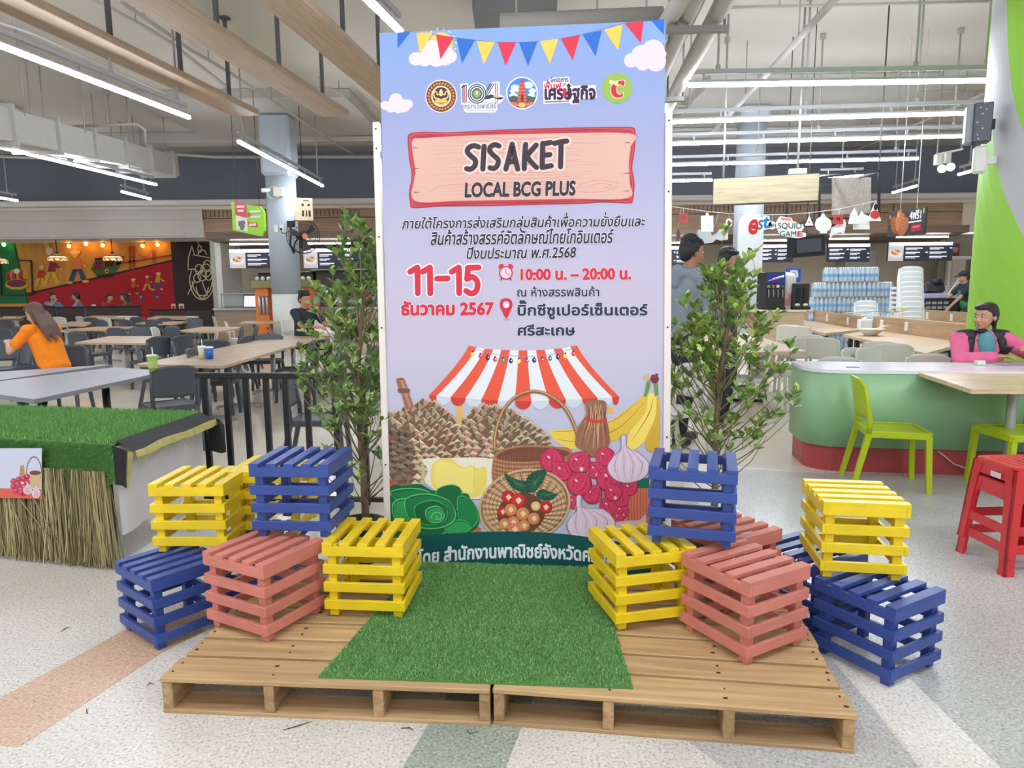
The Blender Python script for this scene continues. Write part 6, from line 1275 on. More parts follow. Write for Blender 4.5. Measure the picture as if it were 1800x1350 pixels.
# green column with grey swoosh
GX, GY, GR = 5.62, 7.35, .68
t = thing('column', 'wide lime green column with a grey swoosh at the right edge', 'column', (GX, GY, 0)); t['kind'] = 'structure'
def cang(u, v):   # angle on the shaft facing a picture column
    d = _ray(u, v); o = Vector((0, 0, CAMZ)); dx, dy = d.x, d.y; fx_, fy_ = -GX, -GY; A = dx*dx+dy*dy; B = 2*(fx_*dx+fy_*dy); C = fx_*fx_+fy_*fy_-GR*GR; D = B*B-4*A*C
    k = (-B-math.sqrt(max(D, 0)))/(2*A); p = o+d*k; return math.atan2(p.y-GY, p.x-GX) % (2*math.pi), p.z
lft = [cang(u, v) for u, v in ((1742, -60), (1742, 60), (1741, 150), (1743, 215), (1748, 270), (1760, 325), (1775, 365), (1800, 418), (1830, 470), (1900, 560))]; rgt = [cang(u, v) for u, v in ((1768, -60), (1770, 20), (1772, 90), (1778, 150), (1786, 190), (1800, 232), (1840, 300), (1900, 380))]
def interp(tab, z):
    tab = sorted(tab, key=lambda q: q[1])
    if z <= tab[0][1]: return tab[0][0]+(tab[0][1]-z)*1.1
    for (a0, z0), (a1, z1_) in zip(tab, tab[1:]):
        if z0 <= z <= z1_: return a0+(a1-a0)*(z-z0)/(z1_-z0)
    return tab[-1][0]
mb = MB(); mb.smooth = True; NZ_ = 160; GREEN_, GREY_ = rgb(150, 206, 70), rgb(186, 188, 188)
for i in range(NZ_):
    z0, z1_ = CEIL*i/NZ_, CEIL*(i+1)/NZ_; zm = (z0+z1_)/2; aL, aR = interp(lft, zm), interp(rgt, zm); aL2, aR2 = aL, max(aR, aL+.02)
    brk = [aL-2.4]+[aL-2.4+2.4*k/12 for k in range(1, 13)]+[aL+(aR2-aL)*k/6 for k in range(1, 7)]+[aR2+(aL-2.4+2*math.pi-aR2)*k/24 for k in range(1, 25)]
    for k in range(len(brk)-1):
        a0, a1 = brk[k], brk[k+1]; mb.col = GREY_ if 12 <= k < 18 else GREEN_
        mb.add([(GR*math.cos(a), GR*math.sin(a), z) for a, z in ((a0, z0), (a1, z0), (a1, z1_), (a0, z1_))], [(0, 1, 2, 3)])
g = mb.build('painted_shaft', colmat('column_paint', .45, .4), t)
# emergency light and box on the column
p = atY(1719, 218, 7.3); t = thing('emergency_light', 'black emergency light in a grey housing on the green column', 'emergency light', p, R(-24)); MB().box((-.06, .03, 0), (.1, .16, .38), bev=.015).build('housing', mat('grey_housing', (150, 154, 158), .5), t); MB().box((.03, 0, 0), (.16, .17, .38), bev=.008).build('front', mat('black_front', (42, 48, 58), .35), t)
for k, (x, z) in enumerate(((.0, .14), (.02, .08), (-.02, .0), (.03, -.06), (-.01, -.12), (.0, -.16), (.05, .12))): MB().cyl((x, -.086, z), (x, -.09, z), .006, 8).build('indicator', M_wp, t)
MB().bar((.08, .07, 0), (.15, .1, 0), .06, .1).build('wall_bracket', M_bsteel, t)
p = atY(1722, 281, 7.3); t = thing('white_box', 'small white box fixed under the emergency light', 'junction box', p, R(-24)); MB().box((0, 0, 0), (.12, .12, .27), bev=.02).build('case', M_white, t); MB().bar((.05, .04, 0), (.15, .08, 0), .05, .08).build('mount', M_white, t)
# twin spotlights on a track
a, b = atY(1645, 272, 15.5), atY(1692, 262, 15.5); t = thing('track_spotlight', 'pair of white track spotlights hanging left of the green column', 'lamp', a); d = b-a
MB().bar((0, 0, 0), d, .05, .04).build('track', M_white, t)
for s in (.05, .95): MB().tube([d*s, (d.x*s, d.y*s, CEIL-a.z)], .012, 6).build('rod', M_fixg, t)
for s in (.1, .42):
    q = d*s; MB().box(q+Vector((0, 0, -.12)), (.16, .1, .22), .2, .01).build('gear_box', M_white, t); e = q+Vector((-.02, -.2, -.34)); MB().tube([q+Vector((.1, .05, -.28)), e], [.07, .085], 14).build('head', M_white, t); MB().cyl(e, e+Vector((-.012, -.02, -.006)), .075, 14).build('lens', mat('spot_lens', (255, 255, 250), emit=14), t)
# hanging sign, black frame, tilted panel
a, b, c_ = atY(1252, 358, 12.2), atY(1439, 356, 11.7), atY(1252, 311, 12.2); W = (b-a).length; an = math.atan2(b.y-a.y, b.x-a.x)
t = thing('hanging_sign', 'blank pale wood sign box hanging in front of the grey column at right', 'sign', (a+b)/2, an); MB().box((0, .09, (c_.z-a.z)/2), (W, .18, c_.z-a.z), bev=.004).build('box', mat('dark_frame', (70, 70, 72), .5), t); MB().box((0, -.004, (c_.z-a.z)/2), (W*.985, .01, (c_.z-a.z)*.95)).build('wood_face', wood('sign_ash', (166, 152, 124), (192, 177, 147), 'X', 2.0, .5, .05), t)
for s in (-.4, .3): MB().cyl((s*W, .09, c_.z-a.z), (s*W, .09, CEIL-a.z), .018, 8).build('rod', M_fixg, t)
MB().box((.3*W, .09, c_.z-a.z+.05), (.28, .14, .09), bev=.01).build('bracket', M_white, t)
fr = [atY(u, v, 12.0) for u, v in ((1440, 385), (1545, 383), (1545, 301), (1440, 312))]
t = thing('tube_rack', 'black open tube rack with a tilted wood panel right of the blank sign', 'rack', fr[0]); o = fr[0]
for dy in (0, 1.4):
    Q_ = [p-o+Vector((0, dy, 0)) for p in fr]
    for k in range(4): MB().bar(Q_[k], Q_[(k+1) % 4], .035, .035).build('frame_tube', M_bsteel, t)
for k in range(4): MB().bar(fr[k]-o, fr[k]-o+Vector((0, 1.4, 0)), .035, .035).build('frame_tube', M_bsteel, t)
MB().cyl(fr[2]-o, (fr[2].x-o.x, 0, CEIL-o.z), .013, 8).build('rod', M_dkrod, t); MB().cyl(fr[3]-o+Vector((0, 1.4, 0)), (fr[3].x-o.x, 1.4, CEIL-o.z), .01, 8).build('rod', M_dkrod, t)
pA, pB = atY(1463, 372, 12.1)-o, atY(1527, 368, 12.9)-o; MB().bar(pA+Vector((0, 0, .25)), pB+Vector((0, 0, .25)), .05, .62, .004).build('wood_panel', wood('grey_ash', (140, 132, 124), (166, 158, 148), 'X', 2, .5, .05), t)
a = atY(1418, 432, 11.9); t = thing('display_screen', 'tilted black screen box hanging behind the letter cutouts', 'screen', a, R(10)); M = Matrix.Rotation(R(-4), 3, 'Y'); MB().box((.05, .1, 0), (.62, .16, .36), M, .01).build('casing', M_bsteel, t); MB().box((.05, .012, 0), (.46, .02, .22), M, .004).build('screen', mat('dark_screen', (58, 62, 70), .2), t)
MB().cyl((.05, .1, .15), (.05, .1, CEIL-a.z), .008, 8).build('rod', M_dkrod, t)
# chicken sign with wires
a, b, c_ = atY(1559, 415, 13.6), atY(1624, 412, 12.8), atY(1559, 372, 13.6); W = (b-a).length; H = c_.z-a.z; an = math.atan2(b.y-a.y, b.x-a.x)
t = thing('fried_chicken_sign', 'hanging dark sign with fried chicken picture and white promotion lettering', 'sign', (a+b)/2, an); MB().box((0, .03, H/2), (W, .05, H*1.04), bev=.004).build('board', mat('sign_black', (46, 42, 46), .4), t)
mb = MB()
def sc(x, z, rx, rz_, c, o, rot=0, n=18): mb.col = rgb(*c); mb.poly([(x+rx*math.cos(2*math.pi*k/n)*math.cos(rot)-rz_*math.sin(2*math.pi*k/n)*math.sin(rot), -.002-o, z+rx*math.cos(2*math.pi*k/n)*math.sin(rot)+rz_*math.sin(2*math.pi*k/n)*math.cos(rot)) for k in range(n)])
for x, z, rx, rz_, r_, c in ((-.3, .26, .1, .17, .35, (136, 76, 42)), (-.2, .36, .07, .2, -.1, (168, 100, 58)), (-.05, .2, .11, .18, -.35, (150, 84, 48)), (-.22, .2, .1, .14, .5, (122, 66, 38)), (-.07, .36, .05, .13, .15, (160, 94, 54))): sc(x*W/1.05, z*H/.58, rx, rz_, c, .001+.0005*(x+.4)*4, r_)
for k in range(22): sc((-.34+.36*((k*37) % 22)/22)*W/1.05, (.12+.32*((k*53) % 22)/22)*H/.58, .012, .014, (186, 118, 70), .004, k)
sc(-.22*W/1.05, H*.86, .025, .05, (206, 140, 84), .003)
mb.col = rgb(150, 40, 56); mb.add([(W*.16, -.003, H*.38), (W*.42, -.003, H*.4), (W*.42, -.003, H*.14), (W*.16, -.003, H*.12)], [(0, 3, 2, 1)]); mb.col = rgb(220, 96, 110)
mb.add([(W*.2, -.005, H*.32), (W*.38, -.005, H*.34), (W*.38, -.005, H*.28), (W*.2, -.005, H*.26)], [(0, 3, 2, 1)])
mb.col = rgb(240, 240, 236); text_to(mb, '4ฟรี1', W*.1, H*.6, W*.4, H*.97, lambda x, y: (x, -.005, y), .02)
mb.add([(W*.08, -.004, H*.52), (W*.42, -.004, H*.54), (W*.42, -.004, H*.49), (W*.08, -.004, H*.47)], [(0, 3, 2, 1)]); mb.col = rgb(206, 96, 60); mb.add([(-W*.46, -.004, H*.86), (-W*.41, -.004, H*.86), (-W*.41, -.004, H*.72), (-W*.46, -.004, H*.72)], [(0, 3, 2, 1)]); mb.col = rgb(150, 160, 60); mb.add([(W*.44, -.004, H*.98), (W*.48, -.004, H*.98), (W*.48, -.004, H*.8), (W*.44, -.004, H*.8)], [(0, 3, 2, 1)])
mb.build('printed_face', M_print, t)
for s in (-.2, .24): MB().cyl((s*W, .03, H), (s*W, .03, CEIL-a.z), .006, 6).build('wire', M_white, t)
# garland of paper cutouts
GYD = 11.3
M_paper = mat('white_card', (236, 236, 238), .6); M_rcard = mat('red_card', (206, 58, 62), .5); M_string = mat('string', (206, 206, 204), .7)
def zg(x, y): return atY(1150+x/2.769, y/2.769, GYD)
sp = [zg(x, y) for x, y in ((-60, 995), (70, 1003), (160, 1016), (258, 1030), (364, 1040), (510, 1045), (650, 1044), (755, 1036), (823, 1028), (897, 1018), (980, 1000), (1050, 985), (1080, 978))]
o0 = sp[0]; t = thing('garland_string', 'thin string carrying the row of paper cutouts at right', 'string', o0); MB().tube([p-o0 for p in sp], .006, 6).build('string', M_string, t); MB().tube([sp[-1]-o0, fr[1]-o0+Vector((0, .0, .0))], .006, 6).build('tie', M_string, t)
def cut(name, label, outline, m, hole=None, cat='paper cutout', hang=None, dy=0.0):
    P = [zg(x, y)+Vector((0, dy, 0)) for x, y in outline]; o = P[0].copy(); t = thing(name, label, cat, o, 0, 'hanging paper cutouts'); n = len(P); th = Vector((0, .012, 0))
    mb = MB()
    if hole:
        Q = [zg(x, y)+Vector((0, dy, 0)) for x, y in hole]; vs = [p-o for p in P]+[q-o for q in Q]; vs += [v+th for v in vs]; fs = []
        for k in range(n): k2 = (k+1) % n; fs += [(k, k2, n+k2, n+k), (2*n+k, 3*n+k, 3*n+k2, 2*n+k2), (k, 2*n+k, 2*n+k2, k2), (n+k, n+k2, 3*n+k2, 3*n+k)]
    else:
        vs = [p-o for p in P]+[p-o+th for p in P]; fs = [tuple(range(n)), tuple(range(n, 2*n))[::-1]]+[(k, n+k, n+(k+1) % n, (k+1) % n) for k in range(n)]
    mb.add(vs, fs, False); mb.build('card', m, t)
    hx, hy = hang or (sum(p[0] for p in outline)/n, min(p[1] for p in outline))
    sy = np.interp(hx, [-60, 70, 160, 258, 364, 510, 650, 755, 823, 897, 980, 1050, 1080], [995, 1003, 1016, 1030, 1040, 1045, 1044, 1036, 1028, 1018, 1000, 985, 978])
    MB().tube([zg(hx, hy)+Vector((0, dy, 0))-o, zg(hx, sy)-o], .004, 5).build('thread', M_string, t); return t, o
def sq(cx, cy, h, w_=None): w_ = w_ or h; return [(cx-w_, cy-h), (cx+w_, cy-h), (cx+w_, cy+h), (cx-w_, cy+h)]
def ci(cx, cy, r, ry=None, n=20): return [(cx+r*math.cos(2*math.pi*k/n-math.pi/2), cy+(ry or r)*math.sin(2*math.pi*k/n-math.pi/2)) for k in range(n)]
cut('paper_cutout', 'white card triangle half hidden by the banner edge', [(72, 1062), (84, 1088), (56, 1088)], M_paper)
cut('paper_cutout', 'red square card ring, first on the garland right of the banner', sq(143, 1060, 22), M_rcard, sq(143, 1060, 11))
cut('paper_cutout', 'white card tag with a round top over the hooded man', [(250, 1050), (252, 1038), (258, 1034), (264, 1038), (266, 1050), (288, 1050), (288, 1128), (228, 1128), (228, 1050)], M_paper, hang=(258, 1036))
cut('paper_cutout', 'white card ring between the tag and the letters', ci(364, 1084, 16, 21), M_paper, ci(364, 1084, 8, 12))
cut('paper_cutout', 'white card triangle with small hole right of the letters', [(755, 1052), (776, 1098), (734, 1098)], M_paper, [(755, 1074), (760, 1084), (750, 1084)])
cut('paper_cutout', 'round white card flask with crescent openings', [(816, 1040), (830, 1040), (832, 1052), (858, 1070), (864, 1095), (855, 1118), (840, 1128), (842, 1136), (806, 1136), (808, 1128), (790, 1116), (782, 1094), (790, 1068), (814, 1052)], M_paper, hang=(823, 1040))
cut('paper_cutout', 'red square card frame with a white dot centre', sq(897, 1068, 23), M_rcard, sq(897, 1068, 10))
cut('paper_cutout', 'torn white card shape low behind the red frame', [(905, 1085), (935, 1065), (942, 1090), (930, 1140), (915, 1130), (880, 1140), (862, 1160), (870, 1110)], M_paper, dy=.05)
cut('paper_cutout', 'white card hood shape left of the red bird triangle', [(975, 1010), (990, 1040), (1000, 1090), (945, 1090), (955, 1045)], M_paper)
cut('paper_cutout', 'white card square with a rounded head, lower right of the garland', [(1010, 1040), (1020, 1024), (1030, 1040), (1058, 1052), (1058, 1115), (978, 1115), (978, 1058), (1005, 1050)], M_paper, dy=.06)
t, o = cut('paper_cutout', 'white card triangle with a plain red blob at the garland end', [(1075, 985), (1105, 1076), (1038, 1076)], M_paper)
mb = MB(); th = Vector((0, -.006, 0))
mb.add([zg(x, y)-o+th for x, y in ci(1074, 1045, 24, 20)], [tuple(range(20))]); mb.build('red_patch', M_rcard, t)
mb = MB(); mb.add([zg(x, y)-o+th for x, y in ci(1077, 1008, 9, 16)], [tuple(range(20))]); mb.build('black_patch', M_bsteel, t)
cut('paper_cutout', 'large grey-white card crowd shape behind the tag', [(238, 1110), (300, 1108), (305, 1140), (330, 1130), (345, 1108), (388, 1106), (388, 1160), (350, 1165), (330, 1158), (310, 1175), (270, 1180), (225, 1165)], mat('shaded_card', (206, 208, 214), .6), dy=.3)
cut('paper_cutout', 'small dark red leaf shaped card above the hooded man', [(132, 1105), (142, 1140), (136, 1172), (124, 1168), (122, 1130)], mat('dark_red_card', (122, 62, 64), .6), dy=.2)
EST = [(452, 1120), (460, 1085), (480, 1062), (505, 1058), (530, 1058), (536, 1046), (560, 1052), (566, 1075), (575, 1095), (572, 1112), (520, 1122), (490, 1148), (462, 1150)]
t, o = cut('letter_cutout', 'white-edged cutout with red e, white s and blue t', EST, M_paper, hang=(512, 1055))
mb = MB(); fn = lambda dx: (lambda x, y: zg(x, -y)-o+Vector((0, -.006, 0)))
mb.col = rgb(206, 44, 48); text_to(mb, 'e', 458, -1142, 506, -1066, fn(0), .03, .25); mb.col = rgb(96, 110, 130); text_to(mb, 's', 500, -1118, 532, -1070, fn(0), .01, .25); mb.col = rgb(38, 120, 200); text_to(mb, 't', 530, -1112, 562, -1052, fn(0), .03, .2); mb.build('letters', M_print, t)
t, o = cut('letter_cutout', 'small white round card with a cross between the letter cutouts', ci(574, 1097, 20), M_paper)
mb = MB(); mb.col = rgb(90, 90, 100); text_to(mb, '×', 566, -1104, 584, -1088, fn(0)); mb.build('cross', M_print, t)
t, o = cut('letter_cutout', 'white outlined cutout with thin black and pink lettering in two lines', [(585, 1100), (600, 1072), (614, 1052), (668, 1060), (676, 1076), (722, 1092), (730, 1106), (716, 1128), (740, 1136), (738, 1152), (700, 1160), (622, 1150), (604, 1130), (600, 1115)], M_paper, hang=(650, 1056))
mb = MB(); mb.col = rgb(236, 170, 178); mb.add([zg(x, y)-o+Vector((0, -.005, 0)) for x, y in ((616, 1056), (666, 1063), (664, 1078), (614, 1071))], [(0, 1, 2, 3)])
mb.col = rgb(206, 60, 80); text_to(mb, 'NETFLIX', 619, -1072, 662, -1062, fn(0)); mb.col = rgb(40, 40, 46); text_to(mb, 'SQUID', 602, -1118, 716, -1084, fn(0)); text_to(mb, 'GAM', 612, -1152, 690, -1124, fn(0)); mb.col = rgb(214, 40, 100); text_to(mb, 'E', 696, -1152, 722, -1126, fn(0), .03); mb.build('letters', M_print, t)
# arched board before the grey column
a, b, c_ = atY(1292, 640, 16.6), atY(1336, 640, 16.6), atY(1314, 372, 16.6); hw = (b.x-a.x)/2
t = thing('arched_board', 'tall pale board with rounded top standing before the grey column', 'board', ((a.x+b.x)/2, 16.75, 0)); H = c_.z; pts = [(-hw, 0), (hw, 0)]+[(hw*math.cos(math.pi*k/12), H-hw+hw*math.sin(math.pi*k/12)) for k in range(13)]; n = len(pts)
mb = MB(); mb.add([(x, -.03, z) for x, z in pts]+[(x, .03, z) for x, z in pts], [tuple(range(n)), tuple(range(n, 2*n))[::-1]]+[(k, n+k, n+(k+1) % n, (k+1) % n) for k in range(n)], False); mb.build('board', mat('pale_grey_board', (176, 180, 178), .45), t); MB().box((0, .15, .02), (hw*2, .36, .04)).build('foot', M_fixg, t)
# tables with dividers and sockets
M_oakx = wood('divider_oak', (164, 134, 102), (186, 158, 124), 'X', 1.2, .45, .05)
def divtable(px_, da, db, dh, lab, socks, legs):
    q = [atz(u, v, .74) for u, v in px_]; P = [Vector((p.x, p.y, 0)) for p in q]; c = sum(P, Vector())/4; t = thing('dining_table', lab, 'table', c, 0, 'oak tables with dividers')
    MB().prism([((p-c).x, (p-c).y) for p in P], .70, .74).build('top', M_oak2, t)
    a, b = P[3]-c, P[2]-c
    d = (b-a); Ld = d.length; rd = math.atan2(d.y, d.x); dv = MB().box((0, 0, 0), (Ld, .04, dh), bev=.004).build('divider', M_oakx, t, (a+b)/2+Vector((0, 0, .74+dh/2)), rd)
    for s in socks: MB().box(((s-.5)*Ld, -.026, 0), (.1, .014, .14), bev=.004).build('socket_plate', M_white, dv)
    for k, (i, j) in enumerate(legs):
        p = (P[0]-c).lerp(P[1]-c, i).lerp((P[3]-c).lerp(P[2]-c, i), j); MB().box(p+Vector((0, 0, .35)), (.06, .06, .70), bev=.004).build('leg', M_bsteel, t)
    return t
divtable([(1370, 564), (1450, 586), (1516, 579), (1410, 561)], 0, 0, .23, 'oak table with divider and three sockets, left of the bowl', (.2, .5, .82), ((.9, .2), (.1, .2), (.9, .9)))
divtable([(1482, 587.5), (1627, 621), (1700, 601), (1536, 580)], 0, 0, .24, 'oak table with divider carrying the white bowl', (.12, .42), ((.12, .2), (.3, .2), (.75, .2)))
divtable([(1590, 569), (1690, 586), (1730, 575), (1617, 563.5)], 0, 0, .24, 'oak table with divider behind the woman in pink', (.15, .55), ((.1, .2), (.8, .2)))
q0 = quad([(1240, 621), (1418, 617), (1316, 586), (1236, 589)]); table(q0, 'oak table with black frame legs behind the right shrub', wood('near_oak', (190, 164, 140), (208, 184, 160), 'Y', 2, .35, .05), th=.04, legs=2, legm=M_bsteel, frame=True)
for u, v, rz, lab in ((1388, 571, 150, 'farthest pale chair along the left oak divider table'), (1404, 573, 150, 'second pale chair along the left oak divider table'), (1424, 588, 150, 'third pale chair along the left oak divider table'), (1446, 593, 150, 'nearest pale chair along the left oak divider table'), (1546, 600, 158, 'left of two pale chairs at the table with the bowl'), (1572, 604, 158, 'right of two pale chairs at the table with the bowl'),
        (1474, 627, 172, 'pale chair with back just above the mint counter, left of the lime chair'), (1632, 622, 172, 'pale chair with back just above the mint counter beside the pink sleeve'), (1400, 592, 165, 'pale chair with broad back at the black framed table'), (1350, 606, -100, 'pale chair nearest the black framed table end'), (1322, 598, 60, 'pale chair behind the shrub branches'), (1590, 563, -170, 'pale chair left of a pair behind the divider'), (1622, 562, -170, 'pale chair right of a pair behind the divider'), (1336, 560, 130, 'pale chair left of the wood panelled counter'), (1500, 612, 30, 'pale slotted chair seen under the bowl table'), (1530, 612, 20, 'second pale slotted chair under the bowl table'), (1218, 640, -60, 'pale chair behind the hooded man')):
    chair_at('grey', u, v, rz, lab)
chair_at('lime', 1678, 533, 15, 'lime chair in the back, left of a pair by the worker', 'lime plastic chairs'); chair_at('lime', 1701, 533, 15, 'lime chair in the back, right of a pair by the worker', 'lime plastic chairs')
p = atz(1530, 590, .74); t = thing('soup_bowl', 'white bowl with a ladle on the oak divider table', 'bowl', (p.x, p.y, .741)); mb = MB(); mb.lathe([(0, 0), (.08, 0), (.1, .02), (.2, .1), (.21, .105), (.19, .1), (.09, .02), (0, .015)], 24); mb.build('bowl', mat('ceramic', (236, 232, 224), .2), t); MB().tube([(.02, 0, .08), (.2, 0, .14), (.26, 0, .15)], .012, 8).build('ladle', mat('ceramic', (236, 232, 224), .2), t); MB().lathe([(.18, .09), (.1, .11), (0, .115)], 18).build('contents', mat('noodles', (226, 214, 190), .7, bump=.4), t)
p = atz(1527, 581, .74); t = thing('tissue_box', 'white tissue box behind the bowl', 'tissue box', (p.x, p.y+.15, .741)); MB().box((0, 0, .09), (.2, .14, .18), bev=.012).build('box', mat('tissue_white', (230, 230, 234), .6), t); MB().ell((0, 0, .19), (.05, .03, .03)).build('tissue', M_paper, t)
# wood panelled counter, drink machines
a, b = atz(1340, 625, 0), atz(1428, 622, 0); YC = 12.6
x0, x1 = atY(1338, 560, YC).x, atY(1414, 560, YC).x; t = thing('drinks_counter', 'wood panelled drinks counter left of the water packs', 'counter', ((x0+x1)/2, YC+.35, 0)); W = x1-x0; hz = atY(1380, 545, YC).z
MB().box((0, 0, (hz-.04)/2), (W, .7, hz-.04), bev=.006).build('panel', wood('counter_ash', (186, 164, 132), (206, 186, 154), 'X', 1.6, .5, .05), t); MB().box((0, 0, hz-.02), (W+.04, .76, .04), bev=.006).build('top', mat('cream_top', (222, 210, 186), .4), t)
def machine(u0, u1, v, lab, blue=True):
    a, b = atY(u0, v, YC+.2), atY(u1, v, YC+.2); t = thing('drinks_machine', lab, 'drinks machine', ((a.x+b.x)/2, YC+.35, hz)); W = b.x-a.x; H = a.z-hz
    MB().box((0, .05, H/2), (W, .46, H), bev=.01).build('body', mat('machine_black', (40, 42, 46), .35), t); MB().box((0, -.15, .03), (W, .2, .05), bev=.006).build('drip_tray', M_bsteel, t)
    if blue:
        mb = MB(); mb.col = rgb(34, 44, 120); mb.box((0, -.182, H*.84), (W*.92, .01, H*.26)); mb.col = rgb(230, 220, 236); mb.add([(-W*.4, -.19, H*.76), (W*.4, -.19, H*.86), (W*.42, -.19, H*.92), (-W*.1, -.19, H*.84)], [(0, 1, 2, 3)]); mb.col = rgb(206, 60, 80); mb.add([(-W*.3, -.191, H*.78), (W*.3, -.191, H*.85), (W*.3, -.191, H*.87), (-W*.3, -.191, H*.8)], [(0, 1, 2, 3)]); mb.build('lit_panel', colmat('machine_print', .3, .4, .5), t)
        for k in range(4): MB().box((W*(-.36+.24*k), -.19, H*.62), (W*.14, .02, H*.07), bev=.003).build('flavour_tag', mat('tag_%d' % k, ((80, 170, 110), (214, 90, 80), (230, 230, 230), (60, 80, 160))[k], .4), t); MB().tube([(W*(-.36+.24*k), -.2, H*.54), (W*(-.36+.24*k), -.22, H*.4), (W*(-.36+.24*k), -.2, H*.32)], .008, 6).build('tap', M_ss, t)
    else:
        for k in (-1, 1): MB().box((W*.2*k, -.19, H*.55), (W*.2, .03, H*.6), bev=.006).build('column', M_bsteel, t); MB().ell((W*.24*k, -.2, H*.18), (.05, .03, .03)).build('nozzle', M_white, t)
    return t
machine(1346, 1380, 478, 'black soft drink dispenser with a blue lit panel and four taps'); machine(1394, 1423, 498, 'black twin drink dispenser beside the water packs', False)
p = atY(1388, 478, YC+.3); t = thing('water_cooler', 'pale rounded dispenser between the two black drink machines', 'dispenser', (p.x, YC+.4, hz)); H = p.z-hz; MB().lathe([(.0, H+.0), (.1, H-.02), (.155, H-.1), (.16, H*.5), (.14, H*.45), (.14, 0)], 18).build('hood', mat('cooler_white', (214, 214, 216), .3), t); MB().lathe([(.145, H*.1), (.15, H*.12), (.15, H*.4), (.145, H*.42)], 18).build('tank', mat('cooler_red', (196, 140, 146), .2), t)
p = atY(1419, 497, YC+.3); t = thing('blue_poster', 'blue drink poster standing above the twin dispenser', 'poster', (p.x-.08, YC+.75, 0)); z1_ = atY(1412, 471, YC+.7).z; z0_ = atY(1412, 496, YC+.7).z; MB().box((0, 0, (z0_+z1_)/2), (.28, .02, z1_-z0_), bev=.003).build('sheet', mat('poster_blue', (40, 84, 176), .4), t)
mb = MB(); [mb.box((-.06+.06*k, -.012, z0_+.1+.02*k), (.05, .004, .1)) for k in range(3)]; mb.box((0, -.012, z1_-.06), (.14, .004, .05)); mb.build('pale_print', M_white, t); MB().cyl((0, 0, 0), (0, 0, z0_+.02), .015, 8).build('pole', M_bsteel, t); MB().cyl((0, 0, 0), (0, 0, .02), .15, 16).build('foot', M_bsteel, t)
# water packs: shrink-wrapped bottles in courses
M_bot = mat('water_bottle', (196, 216, 226), .12, alpha=.75, spec=.8); M_lab = mat('water_label', (70, 150, 206), .4); M_wcap = mat('bottle_cap', (226, 234, 240), .4); M_wrap = mat('shrink_wrap', (220, 232, 238), .15, alpha=.22, spec=.8)
YW = 15.0; xa = atY(1423, 530, YW).x; xb = atY(1578, 530, YW).x; PWD = .285; BH = .315
wp = None; cnt = 0; ncol = int((xb-xa)/PWD)
def mkpack(label):
    t = thing('water_pack', label, 'water pack', (0, 0, 0), 0, 'packs of bottled water'); bm = None
    for i in range(3):
        for j in range(2):
            x, y = -.093+.093*i, -.047+.093*j
            mb = MB(); mb.mi = 0; mb.lathe([(0, 0), (.042, 0), (.044, .015), (.044, .19), (.04, .215), (.02, .265), (.014, .285)], 10, (x, y, 0)); mb.mi = 1; mb.lathe([(.0452, .1), (.0452, .165)], 10, (x, y, 0)); mb.mi = 2; mb.lathe([(.016, .283), (.016, .303), (0, .304)], 10, (x, y, 0)); mb.build('bottle', [M_bot, M_lab, M_wcap], t)
    MB().prism(rrect(.284, .19, .04), .002, .285).build('shrink_wrap', M_wrap, t); return t
for lv in range(6):
    if lv == 5: cols_ = range(1, ncol-1)
    else: cols_ = range(ncol)
    for k in cols_:
        lab = 'pack of bottled water, %s course, %s' % (('lowest', 'second', 'third', 'fourth', 'fifth', 'topmost')[lv], ('at the left end of the stack', 'second from left in the stack', 'third from left in the stack', 'fourth from left in the stack', 'fifth from left in the stack', 'sixth from left in the stack', 'seventh from left in the stack', 'eighth from left in the stack')[k])
        pos = (xa+PWD*(k+.5)+(.05 if lv == 4 else 0), YW+.02*(k % 2), lv*BH+.001)
        if wp is None: wp = mkpack(lab); wp.location = pos
        else: dup(wp, pos, 0, lab, 'packs of bottled water')
# white chairs stacked, shopping cart
for i, (u, v, n_, rz, nm) in enumerate(((1592, 568, 12, 165, 'tall white chair stack right of the water packs'), (1520, 562, 5, 150, 'low white chair stack behind the shopping cart'))):
    p = atY(u, v, 13.4 if n_ > 6 else 14.1)
    for k in range(n_): chair('white', p.x, (13.3 if n_ > 6 else 14.0)+.016*k, rz, ('topmost chair of the ' if k == n_-1 else ('lowest chair of the ' if k == 0 else 'nested white chair inside the '))+nm, 'nested chairs of the '+nm, z=.092*k)
p = atY(1530, 575, 12.9); t = thing('shopping_cart', 'wire shopping cart seen over the divider before the water packs', 'cart', (p.x, 12.9, 0), R(-5)); M_wire = mat('cart_wire', (196, 200, 202), .35, .6)
mb = MB(); W = .78; zt = .98; zb = .58
for k in range(17): x = -W/2+W*k/16; mb.tube([(x, -.24, zt+.04*k/16), (x*.85, -.2, zb)], .005, 5); mb.tube([(x, .24, zt+.04*k/16), (x*.85, .2, zb)], .005, 5); mb.tube([(x*.85, -.2, zb), (x*.85, .2, zb)], .005, 5)
for y in (-.24, .24): mb.tube([(-W/2, y, zt), (W/2, y, zt+.04)], .009, 6)
for z_, s in ((.68, .88), (.8, .92), (.9, .96)): mb.tube([(-W/2*s, -.225, z_), (W/2*s, -.225, z_), (W/2*s, .225, z_), (-W/2*s, .225, z_), (-W/2*s, -.225, z_)], .006, 5)
mb.build('basket', M_wire, t); MB().tube([(W/2, -.24, zt+.04), (W/2+.14, -.24, zt+.1), (W/2+.14, .24, zt+.1), (W/2, .24, zt+.04)], .014, 8).build('handle', mat('cart_handle', (210, 224, 150), .4), t)
for y in (-.2, .2): MB().tube([(W/2, y, zt), (W/2-.06, y, .2), (-W/2+.1, y, .16)], .014, 8).build('side_frame', M_wire, t)
